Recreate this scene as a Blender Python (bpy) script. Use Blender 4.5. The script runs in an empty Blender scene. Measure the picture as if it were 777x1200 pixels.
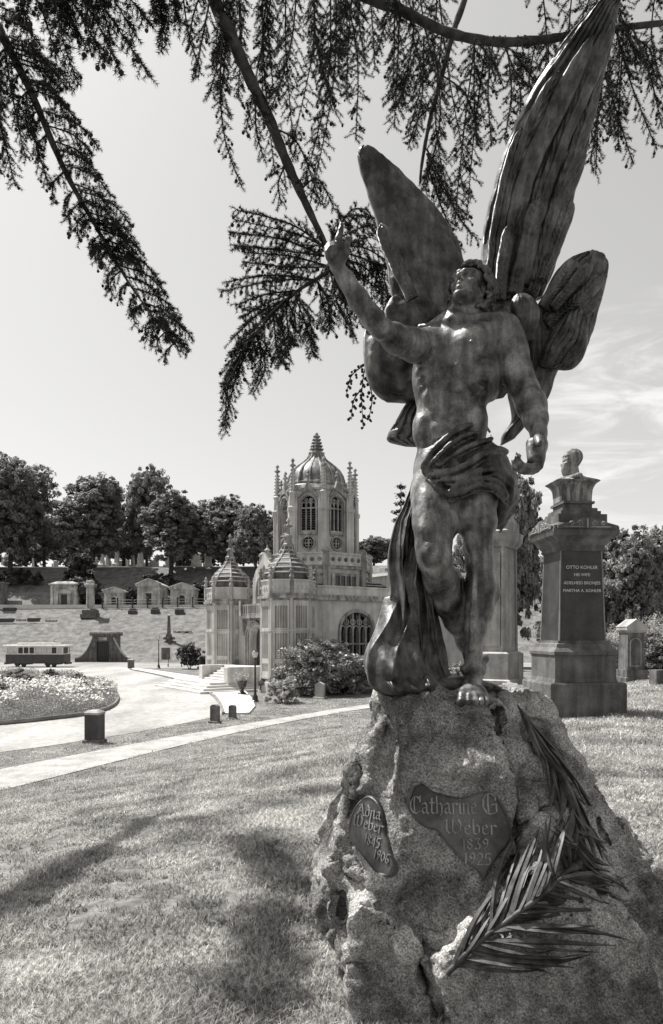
import bpy, bmesh, math, random
import numpy as np
from mathutils import Vector, Matrix

SC = bpy.context.scene
COL = SC.collection
rad = math.radians
random.seed(7)
RNG = np.random.default_rng(11)

# ------------------------------------------------------------------ camera
CAMZ, FPX, CX, HY = 1.6, 820.0, 388.5, 745.0
cam_d = bpy.data.cameras.new("camera")
cam = bpy.data.objects.new("camera", cam_d)
COL.objects.link(cam)
cam.location = (0, 0, CAMZ)
cam.rotation_euler = (rad(90), 0, 0)
cam_d.sensor_fit = 'VERTICAL'
cam_d.sensor_height = 36.0
cam_d.lens = FPX / 1200.0 * 36.0
cam_d.shift_y = (HY - 600.0) / 1200.0
cam_d.clip_start = 0.05
cam_d.clip_end = 3000
SC.camera = cam

# ------------------------------------------------------------------ world, sun, exposure
SUN_TO = Vector((-0.42, 0.29, 0.86)).normalized()      # direction towards the sun
sun_el = math.asin(SUN_TO.z)
sun_rot = math.atan2(SUN_TO.x, SUN_TO.y)
W = bpy.data.worlds.new("World")
SC.world = W
W.use_nodes = True
nt = W.node_tree
for n in list(nt.nodes):
    nt.nodes.remove(n)
def N(t, typ, **kw):
    n = t.nodes.new(typ)
    for k, v in kw.items():
        setattr(n, k, v)
    return n
sky = N(nt, 'ShaderNodeTexSky', sky_type='NISHITA')
sky.sun_disc = False
sky.sun_elevation = sun_el
sky.sun_rotation = sun_rot
sky.air_density = 1.0
sky.dust_density = 2.0
sky.ozone_density = 1.0
bw = N(nt, 'ShaderNodeRGBToBW')
nt.links.new(sky.outputs[0], bw.inputs[0])
pw = N(nt, 'ShaderNodeMath', operation='POWER'); pw.inputs[1].default_value = 0.60
nt.links.new(bw.outputs[0], pw.inputs[0])
ps = N(nt, 'ShaderNodeMath', operation='MULTIPLY'); ps.inputs[1].default_value = 1.52
nt.links.new(pw.outputs[0], ps.inputs[0])
# wispy cirrus, placed in sky directions
tc = N(nt, 'ShaderNodeTexCoord')
mp = N(nt, 'ShaderNodeMapping')
mp.inputs['Scale'].default_value = (2.2, 2.2, 9.0)
mp.inputs['Rotation'].default_value = (0, rad(-14), 0)
nt.links.new(tc.outputs['Generated'], mp.inputs[0])
nz = N(nt, 'ShaderNodeTexNoise')
nz.inputs['Scale'].default_value = 2.4
nz.inputs['Detail'].default_value = 9
nz.inputs['Roughness'].default_value = 0.62
nz.inputs['Distortion'].default_value = 0.6
nt.links.new(mp.outputs[0], nz.inputs[0])
cr = N(nt, 'ShaderNodeMapRange', interpolation_type='SMOOTHSTEP')
cr.inputs['From Min'].default_value = 0.45
cr.inputs['From Max'].default_value = 0.68
nt.links.new(nz.outputs[0], cr.inputs['Value'])
dt = N(nt, 'ShaderNodeVectorMath', operation='DOT_PRODUCT')
cdir = Vector(((735 - CX) / FPX, 1, (HY - 505) / FPX)).normalized()
dt.inputs[1].default_value = cdir
nt.links.new(tc.outputs['Generated'], dt.inputs[0])
cm = N(nt, 'ShaderNodeMapRange', interpolation_type='SMOOTHSTEP')
cm.inputs['From Min'].default_value = math.cos(rad(11))
cm.inputs['From Max'].default_value = math.cos(rad(3))
nt.links.new(dt.outputs['Value'], cm.inputs['Value'])
mul = N(nt, 'ShaderNodeMath', operation='MULTIPLY')
nt.links.new(cr.outputs[0], mul.inputs[0]); nt.links.new(cm.outputs[0], mul.inputs[1])
mx = N(nt, 'ShaderNodeMath', operation='MULTIPLY_ADD')
mx.inputs[1].default_value = 1.3
nt.links.new(mul.outputs[0], mx.inputs[0]); nt.links.new(ps.outputs[0], mx.inputs[2])
tint = N(nt, 'ShaderNodeMixRGB', blend_type='MULTIPLY')
tint.inputs[0].default_value = 1
tint.inputs[2].default_value = (1.0, 0.993, 0.972, 1)
nt.links.new(mx.outputs[0], tint.inputs[1])
bg = N(nt, 'ShaderNodeBackground')
bg.inputs[1].default_value = 0.132
nt.links.new(tint.outputs[0], bg.inputs[0])
wo = N(nt, 'ShaderNodeOutputWorld')
nt.links.new(bg.outputs[0], wo.inputs[0])

sd = bpy.data.lights.new("sun", 'SUN')
sd.energy = 5.0
sd.angle = rad(0.53)
sd.color = (1.0, 0.985, 0.955)
so = bpy.data.objects.new("sun", sd)
COL.objects.link(so)
so.rotation_euler = (-SUN_TO).to_track_quat('-Z', 'Y').to_euler()
so.location = (0, 0, 30)

SC.view_settings.view_transform = 'Standard'
SC.view_settings.look = 'None'
SC.view_settings.gamma = 1.0
SC.view_settings.exposure = 0.78
SC.view_settings.use_curve_mapping = False
SC.cycles.max_bounces = 6
SC.cycles.transparent_max_bounces = 6
SC.cycles.caustics_reflective = False
SC.cycles.caustics_refractive = False

# ------------------------------------------------------------------ helpers
def P(px, py, Y):
    """world point seen at photo pixel (px,py) at distance Y"""
    return Vector(((px - CX) / FPX * Y, Y, CAMZ + (HY - py) / FPX * Y))
def prj(v):
    return (CX + v[0] / v[1] * FPX, HY - (v[2] - CAMZ) / v[1] * FPX)
def sstep(x):
    x = np.clip(x, 0, 1)
    return x * x * (3 - 2 * x)
_t = np.linspace(-.4, 1.4, 721); _r = np.clip(_t, 0, 1); _k = np.exp(-(np.linspace(-.16, .16, 129) / .07) ** 2); _k /= _k.sum()
_r = .5 * _r + .5 * _r * _r * (3 - 2 * _r)
SL_Z = np.convolve(np.pad(_r, 64, mode='edge'), _k, 'valid'); SL_T = _t
HILL_Y = [0, 107, 112, 131, 138, 158, 175, 240, 420, 900]
HILL_Z = [0, 0, 1.2, 9.7, 10.0, 19.6, 21.5, 24.0, 30.0, 32.0]
def gz(X, Y):
    X = np.asarray(X, float); Y = np.asarray(Y, float)
    t = (-0.9 * X + 0.6 * Y - 3.5) / 15.0
    z = -2.4 * np.interp(t, SL_T, SL_Z)
    z = z + np.interp(Y + 0.03 * X, HILL_Y, HILL_Z)
    return z
def gzf(x, y):
    return float(gz(x, y))
def hitg(px, py, far=260):
    """point of the terrain seen at a photo pixel"""
    prev = 2.0
    for Y in np.geomspace(2.2, far, 3000):
        p = P(px, py, Y)
        if p.z <= gzf(p.x, p.y):
            return p
    return P(px, py, far)

def tag(o, label=None, cat=None, group=None, kind=None):
    if label: o['label'] = label
    if cat: o['category'] = cat
    if group: o['group'] = group
    if kind: o['kind'] = kind
    return o
def empty(name, loc=(0, 0, 0), rz=0, label=None, cat=None, group=None):
    o = bpy.data.objects.new(name, None)
    COL.objects.link(o)
    o.location = loc
    o.rotation_euler = (0, 0, rz)
    o.empty_display_size = 0.2
    return tag(o, label, cat, group)
def link(name, me, m=None, parent=None, loc=None, rz=None):
    if m is not None:
        me.materials.clear(); me.materials.append(m)
    o = bpy.data.objects.new(name, me)
    COL.objects.link(o)
    if parent is not None: o.parent = parent
    if loc is not None: o.location = loc
    if rz is not None: o.rotation_euler = (0, 0, rz)
    return o
def children(o):
    return [c for c in bpy.data.objects if c.parent == o]
def copy_tree(o, loc=None, rz=None, sc=None, parent=None, label=None):
    c = o.copy(); COL.objects.link(c)
    if parent is not None: c.parent = parent
    if loc is not None: c.location = loc
    if rz is not None: c.rotation_euler = (0, 0, rz)
    if sc is not None: c.scale = sc if hasattr(sc, '__len__') else (sc, sc, sc)
    if label: c['label'] = label
    for ch in children(o):
        copy_tree(ch, parent=c)
    return c
def np_mesh(name, V, F, smooth=False, n=None):
    """F: (k,3) or (k,4) array"""
    V = np.asarray(V, np.float32).reshape(-1, 3); F = np.asarray(F, np.int32)
    k, s = F.shape
    me = bpy.data.meshes.new(name)
    me.vertices.add(len(V)); me.vertices.foreach_set('co', V.ravel())
    me.loops.add(k * s); me.loops.foreach_set('vertex_index', F.ravel())
    me.polygons.add(k)
    me.polygons.foreach_set('loop_start', np.arange(0, k * s, s, dtype=np.int32))
    try:
        me.polygons.foreach_set('loop_total', np.full(k, s, dtype=np.int32))
    except Exception:
        pass
    if smooth: me.polygons.foreach_set('use_smooth', np.ones(k, bool))
    me.update(calc_edges=True)
    me.validate()
    return me

class MB:
    """collects simple solids, built as one mesh"""
    def __init__(s): s.v = []; s.f = []; s.M = Matrix()
    def add(s, vs, fs):
        o = len(s.v)
        s.v += [tuple(s.M @ Vector(v)) for v in vs]
        s.f += [tuple(i + o for i in f) for f in fs]
        return s
    def box(s, x0, x1, y0, y1, z0, z1, bev=0.0):
        if bev > 0:
            b = bev
            r0 = [(x0 + b, y0), (x1 - b, y0), (x1, y0 + b), (x1, y1 - b), (x1 - b, y1), (x0 + b, y1), (x0, y1 - b), (x0, y0 + b)]
            cx, cy = (x0 + x1) / 2, (y0 + y1) / 2
            def ins(q): return [(x + (b if x < cx else -b) * .7, y + (b if y < cy else -b) * .7) for x, y in q]
            rings = [(r0, z0), (r0, z1 - b), (ins(r0), z1)]
            vs = [(x, y, z) for r, z in rings for x, y in r]
            fs = [tuple(range(7, -1, -1)), tuple(range(16, 24))]
            for k in range(2):
                for i in range(8):
                    j = (i + 1) % 8
                    fs.append((k * 8 + i, k * 8 + j, k * 8 + 8 + j, k * 8 + 8 + i))
            return s.add(vs, fs)
        vs = [(x0, y0, z0), (x1, y0, z0), (x1, y1, z0), (x0, y1, z0), (x0, y0, z1), (x1, y0, z1), (x1, y1, z1), (x0, y1, z1)]
        return s.add(vs, [(0, 3, 2, 1), (4, 5, 6, 7), (0, 1, 5, 4), (1, 2, 6, 5), (2, 3, 7, 6), (3, 0, 4, 7)])
    def frustum(s, cx, cy, z0, z1, w0, d0, w1, d1):
        vs = []
        for z, w, d in ((z0, w0, d0), (z1, w1, d1)):
            vs += [(cx - w / 2, cy - d / 2, z), (cx + w / 2, cy - d / 2, z), (cx + w / 2, cy + d / 2, z), (cx - w / 2, cy + d / 2, z)]
        return s.add(vs, [(0, 3, 2, 1), (4, 5, 6, 7), (0, 1, 5, 4), (1, 2, 6, 5), (2, 3, 7, 6), (3, 0, 4, 7)])
    def lathe(s, prof, n=16, cx=0, cy=0, ph=0.0, sx=1, sy=1):
        vs = []; fs = []
        for r, z in prof:
            for i in range(n):
                a = ph + 2 * math.pi * i / n
                vs.append((cx + r * sx * math.cos(a), cy + r * sy * math.sin(a), z))
        for k in range(len(prof) - 1):
            for i in range(n):
                j = (i + 1) % n
                fs.append((k * n + i, k * n + j, (k + 1) * n + j, (k + 1) * n + i))
        fs.append(tuple(range(n - 1, -1, -1)))
        fs.append(tuple(range((len(prof) - 1) * n, len(prof) * n)))
        return s.add(vs, fs)
    def square_lathe(s, prof, cx=0, cy=0, asp=1.0):
        """prof of (half width, z): stepped square mouldings"""
        vs = []; fs = []
        for r, z in prof:
            vs += [(cx - r, cy - r * asp, z), (cx + r, cy - r * asp, z), (cx + r, cy + r * asp, z), (cx - r, cy + r * asp, z)]
        m = len(prof)
        for k in range(m - 1):
            for i in range(4):
                j = (i + 1) % 4
                fs.append((k * 4 + i, k * 4 + j, k * 4 + 4 + j, k * 4 + 4 + i))
        fs.append((3, 2, 1, 0)); fs.append((m * 4 - 4, m * 4 - 3, m * 4 - 2, m * 4 - 1))
        return s.add(vs, fs)
    def tube(s, pts, rs, n=8):
        pts = [Vector(p) for p in pts]
        if not hasattr(rs, '__len__'): rs = [rs] * len(pts)
        vs = []; fs = []
        up = Vector((0.13, 0.21, 0.97))
        for i, p in enumerate(pts):
            d = (pts[min(i + 1, len(pts) - 1)] - pts[max(i - 1, 0)])
            if d.length < 1e-9: d = Vector((0, 0, 1))
            d.normalize()
            x = d.cross(up)
            if x.length < .1: x = d.cross(Vector((1, 0, 0)))
            x.normalize(); y = x.cross(d)
            for k in range(n):
                a = 2 * math.pi * k / n
                vs.append(p + (x * math.cos(a) + y * math.sin(a)) * rs[i])
        for i in range(len(pts) - 1):
            for k in range(n):
                j = (k + 1) % n
                fs.append((i * n + k, i * n + j, (i + 1) * n + j, (i + 1) * n + k))
        fs.append(tuple(range(n - 1, -1, -1)))
        fs.append(tuple(range((len(pts) - 1) * n, len(pts) * n)))
        return s.add(vs, fs)
    def ball(s, c, r, n=10, m=6):
        rx, ry, rz = r if hasattr(r, '__len__') else (r, r, r)
        prof = [(max(1e-3, math.sin(math.pi * k / m)), -math.cos(math.pi * k / m)) for k in range(m + 1)]
        vs = []; fs = []
        for q, z in prof:
            for i in range(n):
                a = 2 * math.pi * i / n
                vs.append((c[0] + rx * q * math.cos(a), c[1] + ry * q * math.sin(a), c[2] + rz * z))
        for k in range(m):
            for i in range(n):
                j = (i + 1) % n
                fs.append((k * n + i, k * n + j, (k + 1) * n + j, (k + 1) * n + i))
        fs.append(tuple(range(n - 1, -1, -1))); fs.append(tuple(range(m * n, m * n + n)))
        return s.add(vs, fs)
    def prism(s, poly, z0, z1):
        n = len(poly)
        vs = [(x, y, z0) for x, y in poly] + [(x, y, z1) for x, y in poly]
        fs = [tuple(range(n - 1, -1, -1)), tuple(range(n, 2 * n))]
        for i in range(n):
            j = (i + 1) % n
            fs.append((i, j, n + j, n + i))
        return s.add(vs, fs)
    def mesh(s, name='m', smooth=None):
        me = bpy.data.meshes.new(name)
        me.from_pydata(s.v, [], s.f)
        bm = bmesh.new(); bm.from_mesh(me)
        bmesh.ops.recalc_face_normals(bm, faces=bm.faces)
        bm.to_mesh(me); bm.free()
        if smooth is not None:
            me.polygons.foreach_set('use_smooth', [True] * len(me.polygons))
            try: me.set_sharp_from_angle(angle=rad(smooth))
            except Exception: pass
        return me
    def build(s, name, m, parent=None, loc=None, rz=None, smooth=None):
        return link(name, s.mesh(name, smooth), m, parent, loc, rz)

def plate_mesh(outline, holes, depth):
    """filled 2D outline with holes (x,z), thickness along y, centred on y=0; returned as verts,faces"""
    cu = bpy.data.curves.new('tmp', 'CURVE')
    cu.dimensions = '2D'; cu.fill_mode = 'BOTH'; cu.extrude = depth / 2
    for poly in [outline] + list(holes):
        sp = cu.splines.new('POLY'); sp.points.add(len(poly) - 1)
        for q, (x, z) in zip(sp.points, poly): q.co = (x, z, 0, 1)
        sp.use_cyclic_u = True
    ob = bpy.data.objects.new('tmp', cu); COL.objects.link(ob)
    dg = bpy.context.evaluated_depsgraph_get(); dg.update()
    ev = ob.evaluated_get(dg); me = ev.to_mesh()
    vs = [(v.co.x, v.co.z, v.co.y) for v in me.vertices]
    fs = [tuple(p.vertices) for p in me.polygons]
    ev.to_mesh_clear()
    bpy.data.objects.remove(ob); bpy.data.curves.remove(cu)
    return vs, fs
def arch_pts(cx, z0, w, zs, zt, n=8, pointed=0.0):
    """closed outline of an arched opening: sill z0, springing zs, crown zt, width w"""
    pts = [(cx - w / 2, z0), (cx + w / 2, z0)]
    for i in range(0, n + 1):
        a = math.pi * i / n
        x = math.cos(a); z = math.sin(a)
        if pointed: z = z ** (1 - pointed * .5) ; x = x * (1 - pointed * .18 * math.sin(a) ** 2)
        pts.append((cx + w / 2 * x, zs + (zt - zs) * z))
    return pts
def circ(cx, cz, r, n=14, ph=0):
    return [(cx + r * math.cos(ph + 2 * math.pi * i / n), cz + r * math.sin(ph + 2 * math.pi * i / n)) for i in range(n)]

# ------------------------------------------------------------------ value noise on arrays
def _h(ix, iy, iz, seed):
    n = (ix.astype(np.int64) * 374761393 + iy.astype(np.int64) * 668265263 + iz.astype(np.int64) * 2147483647 + seed * 1274126177) & 0xffffffff
    n = ((n ^ (n >> 13)) * 1274126177) & 0xffffffff
    return ((n ^ (n >> 16)) & 0xffff) / 65535.0
def vnoise(p, sc, seed=0):
    q = np.asarray(p, np.float64) / sc
    i = np.floor(q).astype(np.int64); f = q - i
    f = f * f * (3 - 2 * f)
    x, y, z = i[..., 0], i[..., 1], i[..., 2]
    u, v, w = f[..., 0], f[..., 1], f[..., 2]
    r = 0
    for dx in (0, 1):
        for dy in (0, 1):
            for dz in (0, 1):
                wt = (u if dx else 1 - u) * (v if dy else 1 - v) * (w if dz else 1 - w)
                r = r + wt * _h(x + dx, y + dy, z + dz, seed)
    return r * 2 - 1
def fbm(p, sc, oct=4, seed=0, gain=.5):
    r = 0; a = 1
    for k in range(oct):
        r = r + a * vnoise(p, sc, seed + k * 17); sc *= .5; a *= gain
    return r

# ------------------------------------------------------------------ signed-distance sculpting
class Field:
    def __init__(s, lo, hi, h):
        s.lo = np.array(lo, float); s.h = h
        s.n = np.ceil((np.array(hi, float) - s.lo) / h).astype(int) + 1
        s.ax = [s.lo[i] + h * np.arange(s.n[i]) for i in range(3)]
        s.D = np.full(s.n, 0.3, np.float32)
    def sub(s, lo, hi):
        a = np.clip(np.floor((np.array(lo) - s.lo) / s.h).astype(int), 0, s.n)
        b = np.clip(np.ceil((np.array(hi) - s.lo) / s.h).astype(int) + 1, 0, s.n)
        sl = tuple(slice(a[i], b[i]) for i in range(3))
        g = np.meshgrid(s.ax[0][sl[0]], s.ax[1][sl[1]], s.ax[2][sl[2]], indexing='ij')
        return sl, g
    def put(s, sl, d, k, mode):
        c = s.D[sl]
        if d.size == 0: return
        if mode == 'sub': d = -d
        if mode == 'add':
            if k <= 0: r = np.minimum(c, d)
            else:
                h = np.clip(.5 + .5 * (c - d) / k, 0, 1)
                r = c * (1 - h) + d * h - k * h * (1 - h)
        else:
            if k <= 0: r = np.maximum(c, d)
            else:
                h = np.clip(.5 - .5 * (c - d) / k, 0, 1)
                r = c * (1 - h) + d * h + k * h * (1 - h)
        s.D[sl] = r
    def cap(s, a, b, ra, rb=None, k=.02, mode='add'):
        rb = ra if rb is None else rb
        a = np.array(a, float); b = np.array(b, float)
        m = max(ra, rb) + k + .03
        sl, g = s.sub(np.minimum(a, b) - m, np.maximum(a, b) + m)
        ab = b - a; L = ab @ ab + 1e-12
        t = ((g[0] - a[0]) * ab[0] + (g[1] - a[1]) * ab[1] + (g[2] - a[2]) * ab[2]) / L
        t = np.clip(t, 0, 1)
        d = np.sqrt((g[0] - a[0] - t * ab[0]) ** 2 + (g[1] - a[1] - t * ab[1]) ** 2 + (g[2] - a[2] - t * ab[2]) ** 2) - (ra + (rb - ra) * t)
        s.put(sl, d.astype(np.float32), k, mode)
    def chain(s, pts, rs, k=.02, mode='add'):
        for i in range(len(pts) - 1): s.cap(pts[i], pts[i + 1], rs[i], rs[i + 1], k, mode)
    def ell(s, c, r, R=None, k=.02, mode='add'):
        c = np.array(c, float); r = np.array(r if hasattr(r, '__len__') else (r, r, r), float)
        m = r.max() + k + .03
        sl, g = s.sub(c - m, c + m)
        p = np.stack([g[i] - c[i] for i in range(3)], -1)
        if R is not None: p = p @ np.array(R, float)          # columns of R are the local axes
        q = p / r
        k0 = np.sqrt((q ** 2).sum(-1)); k1 = np.sqrt(((p / r ** 2) ** 2).sum(-1)) + 1e-9
        d = k0 * (k0 - 1) / k1
        s.put(sl, d.astype(np.float32), k, mode)
    def nets(s):
        D = s.D
        S = D < 0
        c = np.zeros(np.array(D.shape) - 1, np.int8)
        for dx in (0, 1):
            for dy in (0, 1):
                for dz in (0, 1):
                    c += S[dx:D.shape[0] - 1 + dx, dy:D.shape[1] - 1 + dy, dz:D.shape[2] - 1 + dz]
        act = (c > 0) & (c < 8)
        idx = np.full(act.shape, -1, np.int64)
        ii = np.argwhere(act)
        idx[act] = np.arange(len(ii))
        acc = np.zeros((len(ii), 3)); cnt = np.zeros(len(ii))
        cor = [(0, 0, 0), (1, 0, 0), (0, 1, 0), (1, 1, 0), (0, 0, 1), (1, 0, 1), (0, 1, 1), (1, 1, 1)]
        edges = [(0, 1), (2, 3), (4, 5), (6, 7), (0, 2), (1, 3), (4, 6), (5, 7), (0, 4), (1, 5), (2, 6), (3, 7)]
        vals = [D[ii[:, 0] + a, ii[:, 1] + b, ii[:, 2] + d] for a, b, d in cor]
        for e0, e1 in edges:
            a = vals[e0]; b = vals[e1]
            m = (a < 0) != (b < 0)
            t = np.where(m, a / np.where(m, a - b, 1), 0)
            p0 = np.array(cor[e0]); p1 = np.array(cor[e1])
            acc += np.where(m[:, None], p0 + t[:, None] * (p1 - p0), 0); cnt += m
        V = (ii + acc / cnt[:, None]) * s.h + s.lo
        F = []
        for ax in range(3):
            o1, o2 = [(1, 2), (2, 0), (0, 1)][ax]
            sh = [slice(None)] * 3; sh2 = [slice(None)] * 3
            sh[ax] = slice(0, D.shape[ax] - 1); sh2[ax] = slice(1, D.shape[ax])
            A = S[tuple(sh)]; B = S[tuple(sh2)]
            for flip, M in ((0, A & ~B), (1, ~A & B)):
                q = np.argwhere(M)
                q = q[(q[:, o1] > 0) & (q[:, o2] > 0) & (q[:, o1] < D.shape[o1] - 1) & (q[:, o2] < D.shape[o2] - 1)]
                if not len(q): continue
                def at(d1, d2):
                    r = q.copy(); r[:, o1] -= d1; r[:, o2] -= d2
                    return idx[r[:, 0], r[:, 1], r[:, 2]]
                quad = np.stack([at(1, 1), at(0, 1), at(0, 0), at(1, 0)], -1)
                if flip: quad = quad[:, ::-1]
                F.append(quad)
        F = np.concatenate(F)
        F = F[(F >= 0).all(1)]
        return V, F
def vert_normals(V, F):
    n = np.cross(V[F[:, 2]] - V[F[:, 0]], V[F[:, 3]] - V[F[:, 1]])
    r = np.zeros_like(V)
    for k in range(4): np.add.at(r, F[:, k], n)
    return r / (np.linalg.norm(r, axis=1, keepdims=True) + 1e-12)
def smooth_v(V, F, it=2, lam=.5):
    n = len(V)
    for _ in range(it):
        acc = np.zeros_like(V); cnt = np.zeros(n)
        for a, b in ((0, 1), (1, 2), (2, 3), (3, 0)):
            np.add.at(acc, F[:, a], V[F[:, b]]); np.add.at(acc, F[:, b], V[F[:, a]])
            cnt += np.bincount(F[:, a], minlength=n) + np.bincount(F[:, b], minlength=n)
        V = V + lam * (acc / np.maximum(cnt, 1)[:, None] - V)
    return V

# ------------------------------------------------------------------ materials
TINT = (1.0, 0.982, 0.945)
def g3(v): return (v * TINT[0], v * TINT[1], v * TINT[2], 1)
def mat(name, lo, hi, scale=3.0, detail=6, rough=.8, bump=0.0, bscale=None, spec=.3, metal=0.0, lohi=(.35, .65), stretch=(1, 1, 1),
        speck=None, obj=True, streak=None, bdist=.02):
    m = bpy.data.materials.new(name); m.use_nodes = True
    t = m.node_tree; b = t.nodes['Principled BSDF']
    L = t.links.new
    tcn = N(t, 'ShaderNodeTexCoord'); mpn = N(t, 'ShaderNodeMapping')
    mpn.inputs['Scale'].default_value = stretch
    L(tcn.outputs['Object' if obj else 'Generated'], mpn.inputs[0])
    nz = N(t, 'ShaderNodeTexNoise'); nz.inputs['Scale'].default_value = scale; nz.inputs['Detail'].default_value = detail
    nz.inputs['Roughness'].default_value = .6
    L(mpn.outputs[0], nz.inputs[0])
    rp = N(t, 'ShaderNodeMapRange'); rp.inputs['From Min'].default_value = lohi[0]; rp.inputs['From Max'].default_value = lohi[1]
    L(nz.outputs[0], rp.inputs['Value'])
    mxn = N(t, 'ShaderNodeMixRGB'); mxn.inputs[1].default_value = g3(lo); mxn.inputs[2].default_value = g3(hi)
    L(rp.outputs[0], mxn.inputs[0])
    col = mxn.outputs[0]
    if speck:                                   # (scale, strength): fine crystalline grain
        n2 = N(t, 'ShaderNodeTexNoise'); n2.inputs['Scale'].default_value = speck[0]; n2.inputs['Detail'].default_value = 5; n2.inputs['Roughness'].default_value = .75; n2.inputs['Distortion'].default_value = .8
        L(tcn.outputs['Object'], n2.inputs[0])
        r2 = N(t, 'ShaderNodeMapRange'); r2.inputs['From Min'].default_value = .42; r2.inputs['From Max'].default_value = .60
        r2.inputs['To Min'].default_value = 1 - speck[1]; r2.inputs['To Max'].default_value = 1 + speck[1]
        L(n2.outputs[0], r2.inputs['Value'])
        m2 = N(t, 'ShaderNodeMixRGB', blend_type='MULTIPLY'); m2.inputs[0].default_value = 1
        L(col, m2.inputs[1]); L(r2.outputs[0], m2.inputs[2]); col = m2.outputs[0]
    if streak:                                  # (scale, strength): vertical weather streaks
        mp3 = N(t, 'ShaderNodeMapping'); mp3.inputs['Scale'].default_value = (1, 1, .09)
        L(tcn.outputs['Object'], mp3.inputs[0])
        n3 = N(t, 'ShaderNodeTexNoise'); n3.inputs['Scale'].default_value = streak[0]; n3.inputs['Detail'].default_value = 4
        L(mp3.outputs[0], n3.inputs[0])
        r3 = N(t, 'ShaderNodeMapRange'); r3.inputs['From Min'].default_value = .38; r3.inputs['From Max'].default_value = .62
        r3.inputs['To Min'].default_value = 1 - streak[1]; r3.inputs['To Max'].default_value = 1 + streak[1] * .5
        L(n3.outputs[0], r3.inputs['Value'])
        m3 = N(t, 'ShaderNodeMixRGB', blend_type='MULTIPLY'); m3.inputs[0].default_value = 1
        L(col, m3.inputs[1]); L(r3.outputs[0], m3.inputs[2]); col = m3.outputs[0]
    L(col, b.inputs['Base Color'])
    b.inputs['Roughness'].default_value = rough
    b.inputs['Specular IOR Level'].default_value = spec
    b.inputs['Metallic'].default_value = metal
    if bump:
        n4 = N(t, 'ShaderNodeTexNoise'); n4.inputs['Scale'].default_value = bscale or scale * 4; n4.inputs['Detail'].default_value = 7
        n4.inputs['Roughness'].default_value = .65
        L(mpn.outputs[0], n4.inputs[0])
        bp = N(t, 'ShaderNodeBump'); bp.inputs['Strength'].default_value = bump; bp.inputs['Distance'].default_value = bdist
        L(n4.outputs[0], bp.inputs['Height']); L(bp.outputs[0], b.inputs['Normal'])
    return m

M = {}
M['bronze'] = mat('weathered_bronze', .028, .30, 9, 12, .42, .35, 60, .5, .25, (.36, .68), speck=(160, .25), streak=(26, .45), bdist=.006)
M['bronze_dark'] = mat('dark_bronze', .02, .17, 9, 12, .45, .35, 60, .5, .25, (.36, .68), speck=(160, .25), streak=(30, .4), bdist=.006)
M['granite'] = mat('rough_granite', .13, .46, 4.5, 14, .88, 1.0, 30, .2, 0, (.39, .62), speck=(125, .62), bdist=.025)
M['granite_dark'] = mat('polished_dark_granite', .03, .06, 3, 6, .42, .04, 60, .4, 0, speck=(70, .35), streak=(5, .2))
M['granite_grey'] = mat('grey_granite', .085, .17, 2.5, 7, .75, .2, 50, .3, 0, speck=(60, .3), streak=(5, .35), bdist=.004)
M['granite_pale'] = mat('pale_granite', .24, .40, 2.5, 7, .8, .2, 50, .3, 0, speck=(60, .2), streak=(4, .35), bdist=.004)
M['letter'] = mat('pale_lettering', .55, .65, 5, 2, .8)
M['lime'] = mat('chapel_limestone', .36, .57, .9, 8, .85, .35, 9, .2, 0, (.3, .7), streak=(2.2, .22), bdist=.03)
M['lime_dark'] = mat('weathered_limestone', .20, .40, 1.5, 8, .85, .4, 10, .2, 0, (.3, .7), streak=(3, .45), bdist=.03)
M['slate'] = mat('roof_slate', .05, .12, 2.2, 6, .6, .2, 12, .4, 0, streak=(3, .3))
M['slate_pale'] = mat('roof_cap_stone', .3, .46, 2, 6, .7, .1, 12)
M['lead'] = mat('dome_sheet_metal', .09, .24, 1.6, 6, .5, .1, 6, .4, .1, streak=(3, .5))
M['glass'] = mat('dark_window_glass', .012, .03, 2, 2, .12, 0, None, .6)
M['mausoleum'] = mat('mausoleum_granite', .24, .46, .8, 7, .85, .3, 6, .2, 0, streak=(1.6, .35), bdist=.03)
M['iron'] = mat('black_iron', .012, .03, 8, 4, .45, .1, 60, .5)
M['milk'] = mat('lamp_glass', .45, .6, 4, 2, .3, 0, None, .5)
M['paint_dark'] = mat('dark_paint', .03, .05, 2, 3, .4, .05, 20, .4)
M['paint_pale'] = mat('pale_paint', .45, .62, 2, 3, .5, .05, 20, .4)
M['white'] = mat('white_paint', .68, .8, 2, 3, .6)
M['asphalt'] = mat('worn_concrete_road', .20, .40, .35, 9, .9, .3, 14, .2, 0, (.3, .7), speck=(3, .15), stretch=(1, .35, 1))
M['asphalt2'] = mat('grey_road', .19, .28, .3, 8, .9, .3, 14, .2, 0, stretch=(1, .4, 1))
M['walk'] = mat('pale_concrete', .46, .62, .6, 7, .9, .1, 10, .2)
M['kerb'] = mat('kerb_stone', .12, .22, 1.5, 6, .9, .2, 12)
M['gravel'] = mat('pale_gravel_path', .22, .42, 1.2, 9, .95, .6, 25, .1, 0, (.3, .7), speck=(22, .25), bdist=.02)
M['bark'] = mat('bark', .035, .10, 9, 8, .95, .9, 30, .1, 0, bdist=.02)
M['needle'] = mat('needles', .012, .035, 3, 3, .7, 0, None, .2)
M['cone'] = mat('cones', .02, .05, 20, 3, .8, 0, None, .2)
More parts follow.
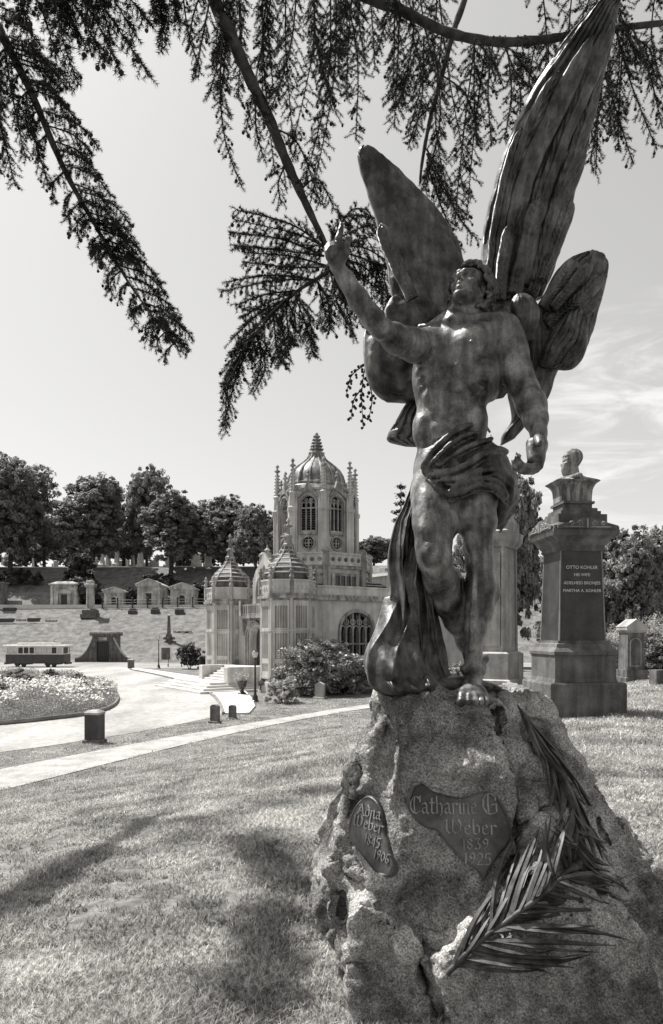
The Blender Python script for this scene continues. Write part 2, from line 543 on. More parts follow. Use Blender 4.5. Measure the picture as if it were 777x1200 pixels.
def leafmat(name, lo, hi, sc=.35, rough=.55, trans=.0):
    m = mat(name, lo, hi, sc, 5, rough, 0, None, .35)
    t = m.node_tree; b = t.nodes['Principled BSDF']; o = [n for n in t.nodes if n.type == 'OUTPUT_MATERIAL'][0]
    src = b.inputs['Base Color'].links[0].from_socket
    tr = N(t, 'ShaderNodeBsdfTranslucent'); ms = N(t, 'ShaderNodeMixShader'); ms.inputs[0].default_value = trans
    t.links.new(src, tr.inputs[0]); t.links.new(b.outputs[0], ms.inputs[1]); t.links.new(tr.outputs[0], ms.inputs[2]); t.links.new(ms.outputs[0], o.inputs[0])
    return m
M['leaf'] = leafmat('tree_foliage', .10, .36, .35, trans=.4)
M['leaf_dark'] = leafmat('dark_foliage', .035, .09, .35, trans=.3)
M['leaf_bush'] = leafmat('shrub_foliage', .16, .38, 1.2, trans=.35)
M['leaf_pale'] = leafmat('pale_shrub_foliage', .28, .52, 2.0, trans=.35)
M['flower'] = leafmat('pale_flowers', .6, .85, 2.0, trans=.3)
M['blade'] = leafmat('grass_blades', .24, .78, 1.1, .5, trans=.35)
def blade_variation(m):
    t = m.node_tree; b = t.nodes['Principled BSDF']; L = t.links.new
    src = b.inputs['Base Color'].links[0].from_socket
    tcn = [n for n in t.nodes if n.type == 'TEX_COORD'][0]
    n2 = N(t, 'ShaderNodeTexNoise'); n2.inputs['Scale'].default_value = 38; n2.inputs['Detail'].default_value = 3
    L(tcn.outputs['Object'], n2.inputs[0])
    r2 = N(t, 'ShaderNodeMapRange'); r2.inputs['From Min'].default_value = .38; r2.inputs['From Max'].default_value = .62; r2.inputs['To Min'].default_value = .3; r2.inputs['To Max'].default_value = 1.35
    L(n2.outputs[0], r2.inputs['Value'])
    m2 = N(t, 'ShaderNodeMixRGB', blend_type='MULTIPLY'); m2.inputs[0].default_value = 1
    L(src, m2.inputs[1]); L(r2.outputs[0], m2.inputs[2]); L(m2.outputs[0], b.inputs['Base Color'])
    for n in t.nodes:
        if n.type == 'BSDF_TRANSLUCENT': L(m2.outputs[0], n.inputs[0])
blade_variation(M['blade'])
M['curtain'] = mat('window_blind', .35, .5, 2, 3, .5)
M['white_stone'] = mat('white_marble', .5, .7, 2, 4, .8)
M['bust'] = mat('stained_granite', .16, .30, 4, 6, .8, .2, 60, .3, 0, speck=(60, .25), streak=(14, .6), bdist=.004)
M['frond'] = mat('frond_bronze', .02, .12, 14, 8, .55, .3, 60, .4, .2, (.36, .68), bdist=.004)
# ================================================================== terrain, roads, path
def ground_material():
    m = bpy.data.materials.new('lawn'); m.use_nodes = True
    t = m.node_tree; b = t.nodes['Principled BSDF']; L = t.links.new
    tcn = N(t, 'ShaderNodeTexCoord')
    a = N(t, 'ShaderNodeTexNoise'); a.inputs['Scale'].default_value = .8; a.inputs['Detail'].default_value = 9; a.inputs['Roughness'].default_value = .65
    c = N(t, 'ShaderNodeTexNoise'); c.inputs['Scale'].default_value = 14; c.inputs['Detail'].default_value = 6
    L(tcn.outputs['Object'], a.inputs[0]); L(tcn.outputs['Object'], c.inputs[0])
    r = N(t, 'ShaderNodeMapRange'); r.inputs['From Min'].default_value = .36; r.inputs['From Max'].default_value = .64
    L(a.outputs[0], r.inputs['Value'])
    x = N(t, 'ShaderNodeMixRGB'); x.inputs[1].default_value = g3(.10); x.inputs[2].default_value = g3(.21)
    L(r.outputs[0], x.inputs[0])
    r2 = N(t, 'ShaderNodeMapRange'); r2.inputs['From Min'].default_value = .3; r2.inputs['From Max'].default_value = .7
    r2.inputs['To Min'].default_value = .6; r2.inputs['To Max'].default_value = 1.4
    L(c.outputs[0], r2.inputs['Value'])
    y = N(t, 'ShaderNodeMixRGB', blend_type='MULTIPLY'); y.inputs[0].default_value = 1
    L(x.outputs[0], y.inputs[1]); L(r2.outputs[0], y.inputs[2])
    L(y.outputs[0], b.inputs['Base Color'])
    b.inputs['Roughness'].default_value = .95; b.inputs['Specular IOR Level'].default_value = .1
    bp = N(t, 'ShaderNodeBump'); bp.inputs['Strength'].default_value = .6; bp.inputs['Distance'].default_value = .05
    L(c.outputs[0], bp.inputs['Height']); L(bp.outputs[0], b.inputs['Normal'])
    return m
M['lawn'] = ground_material()
ys = np.concatenate([np.linspace(-30, 0, 12)[:-1], np.linspace(0, 40, 161)[:-1], np.linspace(40, 200, 161)[:-1], np.geomspace(200, 2500, 30)])
xs = np.concatenate([-np.geomspace(60, 1800, 22)[::-1], np.linspace(-59, 59, 237), np.geomspace(60, 1800, 22)])
XX, YY = np.meshgrid(xs, ys)
ZZ = gz(XX, YY)
vv = np.stack([XX, YY, ZZ], -1).reshape(-1, 3)
nx, ny = len(xs), len(ys)
i = np.arange(ny - 1)[:, None] * nx + np.arange(nx - 1)[None, :]
i = i.ravel()
ff = np.stack([i, i + 1, i + 1 + nx, i + nx], -1)
g = link('ground', np_mesh('ground', vv, ff, True), M['lawn'])
tag(g, kind='structure')

def densify(poly, step):
    out = []
    for k in range(len(poly)):
        a = Vector(poly[k]); b = Vector(poly[(k + 1) % len(poly)])
        n = max(1, int((b - a).length / step))
        for j in range(n): out.append(tuple(a.lerp(b, j / n)))
    return out
def spline2(pts, n=8):
    """Catmull-Rom through 2D points"""
    out = []
    P_ = [pts[0]] + list(pts) + [pts[-1]]
    for k in range(1, len(P_) - 2):
        p0, p1, p2, p3 = [np.array(q, float) for q in P_[k - 1:k + 3]]
        for j in range(n):
            t = j / n
            out.append(tuple(.5 * ((2 * p1) + (p2 - p0) * t + (2 * p0 - 5 * p1 + 4 * p2 - p3) * t * t + (3 * p1 - p0 - 3 * p2 + p3) * t ** 3)))
    out.append(tuple(P_[-1]))
    return out
def strip(name, A, B, dz, m, n=6, thick=.06):
    """ribbon draped on the terrain between two matching edge lines (x,y)"""
    vs = []; fs = []
    for a, b in zip(A, B):
        for j in range(n + 1):
            t = j / n
            x = a[0] + (b[0] - a[0]) * t; y = a[1] + (b[1] - a[1]) * t
            z = gzf(x, y) + dz
            vs.append((x, y, z))
    w = n + 1
    for i in range(len(A) - 1):
        for j in range(n):
            fs.append((i * w + j, (i + 1) * w + j, (i + 1) * w + j + 1, i * w + j + 1))
    me = bpy.data.meshes.new(name); me.from_pydata(vs, [], fs)
    me.polygons.foreach_set('use_smooth', [True] * len(fs))
    return tag(link(name, me, m), kind='structure')
def fl(px, py, z=-2.4):
    Y = (CAMZ - z) * FPX / (py - HY)
    return ((px - CX) / FPX * Y, Y)

# gravel path along the slope
pa = [(-170, 935), (-60, 914), (0, 903), (60, 892), (130, 877), (210, 862), (300, 846), (380, 834), (440, 824.5), (520, 813), (600, 803)]
pb = [(-170, 972), (-60, 943), (0, 926), (60, 909), (130, 892), (210, 874), (300, 855), (380, 841), (440, 829.5), (520, 816.5), (600, 805.5)]
def fit_edge(pp):
    q = [hitg(*v) for v in pp]; X = np.array([v.x for v in q]); Y = np.array([v.y for v in q])
    return np.polyfit(X, Y, 3), X.min(), X.max()
fA, x0a, x1a = fit_edge(pa); fB, x0b, x1b = fit_edge(pb)
A = [(x, float(np.polyval(fA, x))) for x in np.linspace(x0a, x1a, 80)]
B = [(x, float(np.polyval(fB, x))) for x in np.linspace(x0b, x1b, 80)]
strip('path', A, B, .022, M['gravel'])

def slab(name, poly, z0, z1, m):
    mb = MB(); mb.prism(poly, z0, z1)
    return tag(mb.build(name, m), kind='structure')
# main carriageway loop
near = [fl(*q) for q in [(-260, 918), (-120, 900), (0, 882), (60, 874), (150, 860), (215, 848), (262, 838)]]
curb = [fl(*q) for q in [(258, 826), (250, 816), (237, 808), (222, 801.5), (200, 795), (176, 789.5), (153, 785)]]
near = spline2(near, 5)
curbs = spline2([near[-1]] + curb, 5)
far = [fl(*q) for q in [(150, 781.5), (60, 782), (-260, 784)]]
ROAD = near + curbs[1:] + far
slab('road', ROAD, -2.6, -2.385, M['asphalt'])
# back road in front of the hill
slab('road', [(-75, 86.2), (-9, 86.2), (-6, 90), (20, 88), (30, 88), (30, 103), (-75, 104)], -2.6, -2.392, M['asphalt2'])
# pale plaza in front of the chapel, with a raised kerb to the road
plz = list(reversed(curbs)) + [fl(262, 839), fl(299, 835), fl(299, 828), fl(293, 818), fl(284, 806)]
pl2 = [(-3.0, 46.3), (-3.4, 48), (-8, 60), (-14.5, 70)]
PLAZA = spline2(curbs[::-1], 2)[:-1] + [fl(270, 838), fl(292, 837), fl(299, 829), fl(294, 818), fl(285, 808)] + pl2 + [fl(176, 785.5), fl(156, 783.5)]
slab('pavement', PLAZA, -2.6, -2.30, M['walk'])
kb = MB()
kp = [Vector((x, y, -2.33)) for x, y in curbs]
kb.tube(kp, .10, 6)
tag(kb.build('kerb', M['kerb']), kind='structure')

# flower bed island
isl = [fl(*q) for q in [(-200, 858), (-60, 853), (0, 850), (60, 844), (105, 838), (130, 830), (138, 820), (132, 810), (112, 802), (80, 797), (20, 793), (-60, 793), (-200, 795)]]
isl = spline2(isl + [isl[0]], 5)[:-1]
slab('soil', isl, -2.6, -2.28, M['bark'])
kb = MB(); kb.tube([Vector((x, y, -2.3)) for x, y in isl] + [Vector((isl[0][0], isl[0][1], -2.3))], .12, 6)
tag(kb.build('kerb', M['kerb']), kind='structure')
# terrace road in front of the mausolea
slab('road', [(-66, 131.2), (-4, 131.2), (-4, 133.2), (-66, 133.6)], 6.5, 7.42, M['walk'])
# ================================================================== boulder
def V3(px, py, Y): return np.array(P(px, py, Y))
def polyd(px, pz, poly):
    """signed distance of points to polygon, negative inside"""
    d = np.full(px.shape, 1e9); inside = np.zeros(px.shape, bool)
    n = len(poly)
    for i in range(n):
        ax, az = poly[i]; bx, bz = poly[(i + 1) % n]
        ex, ez = bx - ax, bz - az
        wx, wz = px - ax, pz - az
        t = np.clip((wx * ex + wz * ez) / (ex * ex + ez * ez + 1e-12), 0, 1)
        d = np.minimum(d, (wx - ex * t) ** 2 + (wz - ez * t) ** 2)
        c = ((az <= pz) & (bz > pz)) | ((bz <= pz) & (az > pz))
        xi = ax + (pz - az) / (bz - az + 1e-12) * ex
        inside ^= c & (px < xi)
    d = np.sqrt(d)
    return np.where(inside, -d, d)

RY0, RSL = 2.84, .22                    # front face of the rock: Y = RY0 + RSL*z
def on_front(px, py, off=0.0, y0=RY0, sl=RSL):
    # intersect ray with plane Y = y0+sl*z
    k = (HY - py) / FPX
    Y = (y0 + sl * CAMZ) / (1 - sl * k) - off
    return np.array(P(px, py, Y))
def xz(pts, y0=RY0, sl=RSL):
    return [(q[0], q[2]) for q in (on_front(a, b, 0, y0, sl) for a, b in pts)]

Rk = Field((-.45, 2.35, -.25), (2.35, 4.9, 1.5), .0125)
GX, GZ = np.meshgrid(Rk.ax[0], Rk.ax[2], indexing='ij')
Yg = Rk.ax[1][None, :, None]
def chunk(pts, y0, sl, depth, taper, k, side=0.0, roundr=.03, toptaper=0.0):
    """outline on the front plane pushed back by depth; shrinks by taper with depth"""
    poly = xz(pts, y0, sl)
    d2 = polyd(GX, GZ, poly)[:, None, :]
    fz = (y0 + sl * GZ)[:, None, :] + side * (GX[:, None, :] - poly[0][0])
    dep = Yg - fz
    d = d2 + taper * np.maximum(dep, 0) + roundr
    front = -dep + roundr
    back = dep - depth + roundr
    # smooth intersection
    m = np.maximum(np.maximum(d, front), back)
    o = np.sqrt(np.maximum(d, 0) ** 2 + np.maximum(np.maximum(front, back), 0) ** 2) + np.minimum(m, 0)
    Rk.put((slice(None),) * 3, (o - roundr).astype(np.float32), k, 'add')
EXT = 1262
# main face carrying the big plaque
chunk([(459, 845), (466, 822), (480, 813), (505, 816), (530, 826), (548, 826), (575, 829), (586, 838), (588, 870), (596, 915), (604, 950), (603, 985), (590, 1030), (560, 1080), (520, 1140), (505, EXT), (420, EXT), (402, 1160), (408, 1090), (428, 1050), (446, 1000), (452, 930), (455, 880)], 2.86, .22, 1.05, .12, .02)
# left shoulder, carrying the small plaque: face turned to the left
chunk([(466, 848), (452, 842), (440, 852), (418, 884), (407, 905), (404, 935), (396, 960), (388, 1010), (384, 1050), (362, 1095), (366, 1125), (395, 1160), (430, EXT - 60), (480, EXT - 40), (480, 1000)], 2.95, .20, .9, .16, .025, side=-.62)
# low outcrop lower left
chunk([(402, 1075), (425, 1058), (445, 1070), (470, 1090), (500, 1120), (520, 1160), (520, EXT), (420, EXT), (402, 1150)], 2.83, .12, .9, .1, .02)
# upper right block
chunk([(583, 832), (600, 838), (622, 868), (640, 900), (650, 935), (640, 960), (618, 975), (604, 1000), (606, 960), (598, 915), (590, 880)], 2.90, .23, .9, .12, .008)
# ragged back ridge right of the foot
chunk([(560, 822), (572, 808), (596, 812), (612, 818), (650, 850), (690, 905), (735, 955), (790, 1030), (860, 1120), (900, EXT), (600, EXT), (600, 900)], 3.02, .24, 1.25, .1, .03)
# middle right block
chunk([(600, 1010), (612, 978), (640, 962), (668, 950), (690, 990), (720, 1050), (740, 1090), (700, 1120), (620, 1130), (560, 1130), (590, 1060)], 2.85, .22, .8, .12, .012)
# big lower right mass
chunk([(508, 1130), (540, 1098), (590, 1040), (640, 1010), (700, 1040), (745, 1085), (768, 1120), (778, 1180), (765, EXT), (540, EXT), (512, 1165)], 2.74, .16, 1.2, .15, .03)
# heap under the drapery
Rk.ell(V3(478, 830, 3.45), (.16, .2, .13), None, .05)
Rk.ell(V3(520, 826, 3.42), (.22, .22, .11), None, .05)
Rk.ell(V3(590, 832, 3.45), (.2, .28, .12), None, .05)
Rk.ell((.75, 3.8, .35), (.85, .85, .62), None, .15)
def surf(a, b):
    Ys = np.linspace(2.4, 4.6, 900)
    X_ = (a - CX) / FPX * Ys; Z_ = CAMZ + (HY - b) / FPX * Ys
    i = np.round((np.stack([X_, Ys, Z_], 1) - Rk.lo) / Rk.h).astype(int)
    ok = ((i >= 0) & (i < Rk.n)).all(1)
    v = np.full(len(Ys), 1.0); j = i[ok]; v[ok] = RD0[j[:, 0], j[:, 1], j[:, 2]]
    h = np.argwhere(v < 0)
    return V3(a, b, Ys[h[0, 0]]) if len(h) else None
RD0 = Rk.D.copy()
def crack(pts, w, dep, y0=2.84, sl=.22, k=.015):
    w = max(.012, w * .8); k = .002
    for (a, b), (c, d) in zip(pts[:-1], pts[1:]):
        p = surf(a, b); q = surf(c, d)
        if p is None or q is None: continue
        n = max(2, int(np.linalg.norm(p - q) / .03))
        for j in range(n):
            u = p + (q - p) * j / n; v = p + (q - p) * (j + 1) / n
            Rk.cap(u, v, w, w, k, 'sub')
            for dd_ in np.arange(w, dep, w * 1.1):
                Rk.cap(u + [0, dd_, 0], v + [0, dd_, 0], w * .9, w * .9, k, 'sub')
crack([(584, 832), (586, 860), (590, 900), (600, 930), (604, 965), (607, 1000), (606, 1030), (598, 1052)], .026, .12, 2.88, .22, .006)
crack([(606, 990), (614, 970), (640, 948), (652, 935)], .026, .10, 2.87, .22, .006)
crack([(497, 1103), (492, 1125), (498, 1150), (508, 1172), (515, 1200)], .032, .12, 2.80, .22, .006)
crack([(453, 850), (456, 900), (450, 960), (452, 1010)], .012, .04, 2.90)
crack([(398, 1012), (412, 1030), (428, 1048), (444, 1060)], .034, .09, 2.93, .22, .006)
crack([(404, 1100), (398, 1070), (402, 1045)], .02, .08, 2.93, .22, .006)
crack([(450, 1086), (470, 1090), (490, 1088), (515, 1093), (550, 1090)], .011, .02, 2.84)
crack([(418, 884), (426, 905), (420, 935), (408, 960)], .012, .04, 2.98, .2)
crack([(606, 1030), (640, 1040), (690, 1060), (735, 1085)], .014, .05, 2.80, .2)
crack([(545, 1095), (560, 1130), (558, 1165), (575, 1200)], .009, .02, 2.80, .18)
crack([(700, 960), (720, 1010), (745, 1050), (770, 1090)], .016, .05, 2.98, .22)
for a_ in range(14):                      # pitted line across the face
    x_ = 478 + a_ * 9 + (a_ * 37 % 5)
    Rk.ell(on_front(x_, 1084 + (a_ * 53 % 9), 0, 2.845, .22), .008 + .003 * (a_ % 3), None, .006, 'sub')
print('rock field done')
V_, F_ = Rk.nets()
V_ = smooth_v(V_, F_, 1, .4)
Nn = vert_normals(V_, F_)
# plaque planes
def plane_basis(p0, u, v):
    u = np.array(u, float); u /= np.linalg.norm(u)
    v = np.array(v, float); v -= u * (v @ u); v /= np.linalg.norm(v)
    return np.array(p0, float), u, v, np.cross(u, v)
def ray_plane(px, py, pl):
    d = np.array([(px - CX) / FPX, 1, (HY - py) / FPX]); o = np.array([0, 0, CAMZ])
    t = ((pl[0] - o) @ pl[3]) / (d @ pl[3])
    return o + d * t
PLA = plane_basis(on_front(540, 970, 0.0, 2.855, .22), (1, .0, 0), (0, .22, 1))
_l = V3(437, 980, 3.0)
PLB = plane_basis(_l, (1, -.62, 0), (0, .20, 1))
# noise displacement, calmer under the plaques
pc1 = on_front(540, 965, 0, 2.86, .22); pc2 = _l
calm = np.minimum(1, np.minimum(np.linalg.norm((V_ - pc1) / [1, 1, .9], axis=1) / .26, np.linalg.norm(V_ - pc2, axis=1) / .20)) ** 2
n1 = fbm(V_, .34, 2, 3); n2 = fbm(V_, .11, 3, 9); n3 = 1 - 2 * np.abs(fbm(V_, .07, 2, 21))
n4 = np.abs(fbm(V_, .22, 3, 41)); n5 = fbm(V_, .26, 1, 77); n5 = np.round(n5 * 2.5) / 2.5 * .7 + n5 * .3
def chips(V, sc, seed, warp=.35):
    q = V / sc + warp * np.stack([vnoise(V, sc * .6, seed + k) for k in range(3)], 1)
    i0 = np.floor(q).astype(np.int64); best = np.full(len(V), 9.0); sec = np.full(len(V), 9.0); val = np.zeros(len(V))
    for dx in (-1, 0, 1):
        for dy in (-1, 0, 1):
            for dz in (-1, 0, 1):
                c = i0 + [dx, dy, dz]
                p = c + np.stack([_h(c[:, 0], c[:, 1], c[:, 2], seed + 100 + k) for k in range(3)], 1)
                d = np.linalg.norm(q - p, axis=1)
                v = _h(c[:, 0], c[:, 1], c[:, 2], seed + 200)
                # sloped facet per cell
                g = (q - p) @ np.array([1., 1., 1.]) * 0 + ((q - p) * (np.stack([_h(c[:, 0], c[:, 1], c[:, 2], seed + 300 + k) for k in range(3)], 1) - .5)).sum(1)
                m = d < best
                sec = np.where(m, best, np.minimum(sec, d)); val = np.where(m, v - .5 + g, val); best = np.where(m, d, best)
    return val, sec - best
c1, e1 = chips(V_, .23, 5); c2, e2 = chips(V_, .09, 9)
disp = .038 * c1 + .008 * c2 * np.clip(vnoise(V_, .4, 61) * 2, 0, 1) - .012 * np.clip(.10 - e1, 0, 1) / .10 * (vnoise(V_, .5, 63) > 0) + .018 * n5 + .028 * n1 + .016 * n2 + .010 * n3 * (n1 > -.2) - .016 * np.clip(.07 - n4, 0, 1) / .07
V_ = V_ + Nn * (disp * (.15 + .85 * calm))[:, None]
# project plaque zones so that the flat plaques sit flush
def seat(V, px_c, r, nrm_hint):
    d = np.linalg.norm((V - px_c) / [1, 1.6, 1], axis=1)
    k = d < r
    q = V[k]; A_ = np.stack([q[:, 0], q[:, 2], np.ones(len(q))], 1)
    w_ = np.exp(-(d[k] / r) ** 2)
    sel = q[:, 1] < np.percentile(q[:, 1], 70)
    c_, *_ = np.linalg.lstsq(A_[sel], q[sel, 1], rcond=None)
    pl = plane_basis(px_c, (1, c_[0], 0), (0, c_[1], 1)); n = pl[3] if pl[3][1] < 0 else -pl[3]
    p0 = np.array([px_c[0], c_[0] * px_c[0] + c_[1] * px_c[2] + c_[2], px_c[2]])
    h = (V - p0) @ n
    w = np.clip((r * 1.02 - d) / (r * .22), 0, 1); w = w * w * (3 - 2 * w)
    near = (np.abs(h) < .18)
    V = V - n[None, :] * (h * w * near * .94)[:, None]
    return V
V_ = seat(V_, on_front(541, 966, 0, 2.86, .22), .235, None)
V_ = seat(V_, V3(436, 981, 3.02), .165, None)
me = np_mesh('boulder', V_, F_, True)
boulder = empty('boulder', (0, 0, 0), 0, 'huge craggy granite boulder carrying the winged bronze figure and two plaques', 'boulder')
rock = link('rock', me, M['granite'], boulder)
from mathutils.bvhtree import BVHTree
RBV = BVHTree.FromPolygons([tuple(v) for v in V_], [tuple(int(i) for i in f) for f in F_])
def rock_at(px_, py_, off=0.0):
    d = Vector(((px_ - CX) / FPX, 1, (HY - py_) / FPX)).normalized()
    h = RBV.ray_cast(Vector((0, 0, CAMZ)), d)
    if h[0] is None: return None
    return h[0] - d * off
def fit_plane(pts):
    q = np.array([h for h in (rock_at(a, b) for a, b in pts) if h is not None])
    A_ = np.stack([q[:, 0], q[:, 2], np.ones(len(q))], 1)
    c_, *_ = np.linalg.lstsq(A_, q[:, 1], rcond=None)
    p0 = q.mean(0); 
    return plane_basis(p0, (1, c_[0], 0), (0, c_[1], 1))
PLA = fit_plane([(x, y) for x in range(484, 600, 10) for y in range(920, 1030, 10) if (x - 477) * .8 + 960 > y or x > 540])
PLB = fit_plane([(x, y) for x in range(414, 460, 5) for y in range(936, 1025, 8) if abs((y - 980) * .45 - (x - 435)) < 24])

# ------------------------------------------------------------------ lettering: blackletter strokes with a broad nib
GL = {
 'C': (1.15, [[(1.05, 1.3), (.75, 1.55), (.4, 1.5), (.12, 1.1), (.1, .5), (.35, .1), (.7, 0), (1.05, .25)], [(.5, 1.45), (.45, .9), (.5, .2)], [(1.05, 1.6), (1.05, 1.05)]]),
 'G': (1.3, [[(1.05, 1.3), (.75, 1.55), (.4, 1.5), (.12, 1.1), (.1, .5), (.35, .1), (.7, 0), (1.1, .15), (1.1, .75), (.75, .7)], [(.5, 1.45), (.45, .9), (.5, .2)], [(1.05, 1.6), (1.05, 1.05)]]),
 'W': (1.65, [[(0, 1.35), (.2, 1.55), (.18, .4), (.42, .05), (.7, .3), (.72, 1.5)], [(.72, .3), (.98, .05), (1.32, .35), (1.4, 1.1), (1.2, 1.55)]]),
 'A': (1.2, [[(.0, .1), (.2, .1), (.6, 1.55), (1.0, .1), (1.12, .0)], [(.3, .6), (.85, .6)], [(.2, 1.3), (.6, 1.55)]]),
 'a': (.8, [[(.1, .85), (.35, 1), (.55, .8), (.55, .15), (.7, 0)], [(.55, .58), (.2, .48), (.1, .22), (.3, 0), (.55, .2)]]),
 't': (.66, [[(.28, 1.4), (.25, .15), (.42, 0), (.6, .1)], [(.05, 1), (.55, 1)]]),
 'h': (.78, [[(.1, 1.6), (.12, 0)], [(.12, .8), (.4, 1), (.6, .8), (.6, .1), (.45, -.2)]]),
 'r': (.66, [[(0, .9), (.15, 1), (.15, 0)], [(.15, .8), (.4, 1), (.57, .85)]]),
 'i': (.4, [[(0, .9), (.15, 1), (.15, .1), (.3, 0)], [(.14, 1.32), (.18, 1.4)]]),
 'n': (.8, [[(0, .9), (.12, 1), (.12, 0)], [(.12, .8), (.4, 1), (.55, .85), (.55, .1), (.7, 0)]]),
 'e': (.72, [[(.1, .5), (.55, .72), (.38, 1), (.12, .8), (.12, .2), (.35, 0), (.6, .15)]]),
 'b': (.78, [[(.1, 1.6), (.12, .12), (.35, 0), (.6, .2), (.6, .8), (.4, 1), (.12, .8)]]),
 'd': (.78, [[(.25, 1.6), (.58, 1.1), (.6, .15), (.35, 0), (.1, .2), (.1, .75), (.35, .95), (.6, .8)]]),
 '1': (.5, [[(.05, 1.15), (.25, 1.35), (.25, 0)]]),
 '2': (.8, [[(.08, 1.05), (.3, 1.35), (.6, 1.2), (.55, .8), (.08, 0), (.68, 0)]]),
 '3': (.8, [[(.08, 1.3), (.6, 1.35), (.3, .8), (.6, .6), (.55, .1), (.25, 0), (.06, .15)]]),
 '4': (.8, [[(.5, 0), (.5, 1.35), (.05, .4), (.68, .4)]]),
 '5': (.8, [[(.62, 1.35), (.15, 1.35), (.1, .8), (.45, .85), (.62, .5), (.45, .02), (.08, .08)]]),
 '6': (.8, [[(.58, 1.25), (.3, 1.3), (.08, .7), (.12, .15), (.38, 0), (.6, .3), (.4, .7), (.1, .5)]]),
 '8': (.8, [[(.33, .75), (.1, 1.0), (.33, 1.35), (.58, 1.05), (.33, .72), (.06, .35), (.33, 0), (.62, .35), (.33, .75)]]),
 '9': (.8, [[(.6, .85), (.35, .65), (.1, .95), (.33, 1.35), (.6, 1.15), (.58, .5), (.25, 0)]]),
 '0': (.8, [[(.33, 1.35), (.08, .95), (.08, .4), (.33, 0), (.6, .4), (.6, .95), (.33, 1.35)]]),
}
def letter_mesh(lines, pl, nibw=.17, depth=.006):
    """lines: (text, px0, py0, px1, py1): baseline from-to in the photo; drawn on the plane pl, height from width"""
    vs = []; fs = []
    na = rad(38)
    for text, x0, y0, x1, y1, hs in lines:
        a = ray_plane(x0, y0, pl); b = ray_plane(x1, y1, pl)
        wtot = sum(GL[c][0] for c in text)
        u = (b - a); s = np.linalg.norm(u) / wtot; u /= np.linalg.norm(u)
        n = pl[3]
        v = np.cross(n, u)
        cur = 0
        for c in text:
            w, strokes = GL[c]
            for st in strokes:
                for p, q in zip(st[:-1], st[1:]):
                    dx, dy = q[0] - p[0], q[1] - p[1]; L_ = math.hypot(dx, dy) + 1e-6
                    nx_, ny_ = math.cos(na) * nibw / 2, math.sin(na) * nibw / 2
                    cr_ = abs(dx * math.sin(na) - dy * math.cos(na)) / L_
                    if cr_ < .35:
                        nx_, ny_ = -dy / L_ * nibw * .2, dx / L_ * nibw * .2
                    ex, ey = dx / L_ * nibw * .2, dy / L_ * nibw * .2
                    quad = [(p[0] - nx_ - ex, p[1] - ny_ - ey), (q[0] - nx_ + ex, q[1] - ny_ + ey), (q[0] + nx_ + ex, q[1] + ny_ + ey), (p[0] + nx_ - ex, p[1] + ny_ - ey)]
                    o = len(vs)
                    for dd in (-.002, depth):
                        for X_, Y_ in quad:
                            vs.append(tuple(a + u * ((cur + X_) * s) + v * (Y_ * s * hs) + n * dd))
                    fs += [(o + 3, o + 2, o + 1, o), (o + 4, o + 5, o + 6, o + 7)] + [(o + i, o + (i + 1) % 4, o + 4 + (i + 1) % 4, o + 4 + i) for i in range(4)]
            cur += w
    mb = MB(); mb.add(vs, fs)
    return mb
def plaque(pts, pl, name, label, lines, nib=.17, thick=.012, off=0.0):
    pl = (pl[0] + pl[3] * off, pl[1], pl[2], pl[3])
    pts = spline2(pts + [pts[0]], 4)[:-1]
    W_ = [ray_plane(a, b, pl) for a, b in pts]
    c = sum(W_) / len(W_)
    vs = []; n = len(W_)
    for sc_, of in ((1.0, -.09), (1.0, -.0), (.985, thick * .7), (.945, thick), (.925, thick * .55)):
        vs += [tuple(c + (w - c) * sc_ + pl[3] * of) for w in W_]
    fs = []
    for k in range(4):
        for i in range(n):
            j = (i + 1) % n
            fs.append((k * n + i, k * n + j, (k + 1) * n + j, (k + 1) * n + i))
    fs.append(tuple(range(4 * n, 5 * n)))
    mb = MB(); mb.add(vs, fs)
    o = mb.build(name, M['plaque'], boulder); tag(o, label)
    pl2 = (pl[0] + pl[3] * thick * .55, pl[1], pl[2], pl[3])
    lt = letter_mesh(lines, pl2, nib).build('lettering', M['plaque_letter'], o)
    return o
M['plaque'] = mat('plaque_bronze', .035, .15, 6, 8, .4, .3, 40, .5, .3, (.36, .66), speck=(140, .2), bdist=.004)
M['plaque_letter'] = mat('plaque_letter_bronze', .17, .32, 12, 6, .45, .2, 60, .5, .3)
# normals must face the viewer
def face(pl): return pl if pl[3][1] < 0 else (pl[0], pl[1], pl[2], -pl[3])
PLA = face(PLA); PLB = face(PLB)
plaque([(483, 919), (477, 938), (482, 955), (495, 968), (512, 974), (524, 990), (540, 1006), (556, 1018), (568, 1030), (573, 1020), (585, 1003), (598, 985), (599, 968), (592, 948), (580, 930), (566, 927), (553, 932), (540, 934), (520, 931), (505, 926), (493, 917)],
       PLA, 'plaque', 'large heart-like bronze plaque with raised name and dates',
       [('Catharine', 480, 953, 560, 954, 1.05), ('G', 565, 954, 585, 954, 1.0), ('Weber', 521, 977, 583, 978, .78), ('1839', 541, 995, 574, 995, .78), ('1925', 543, 1012, 577, 1014, .82)], off=.012)
plaque([(427, 934), (418, 944), (411, 962), (410, 978), (416, 990), (425, 1002), (434, 1014), (446, 1026), (457, 1028), (462, 1016), (459, 1002), (455, 988), (451, 976), (450, 956), (444, 940), (435, 932)],
       PLB, 'plaque', 'small oval bronze plaque with weathered dark writing',
       [('Adna', 419, 954, 447, 961, .75), ('Weber', 414, 967, 449, 977, .75), ('1845', 427, 988, 446, 995, .85), ('1906', 438, 1005, 457, 1013, .85)], off=.010)
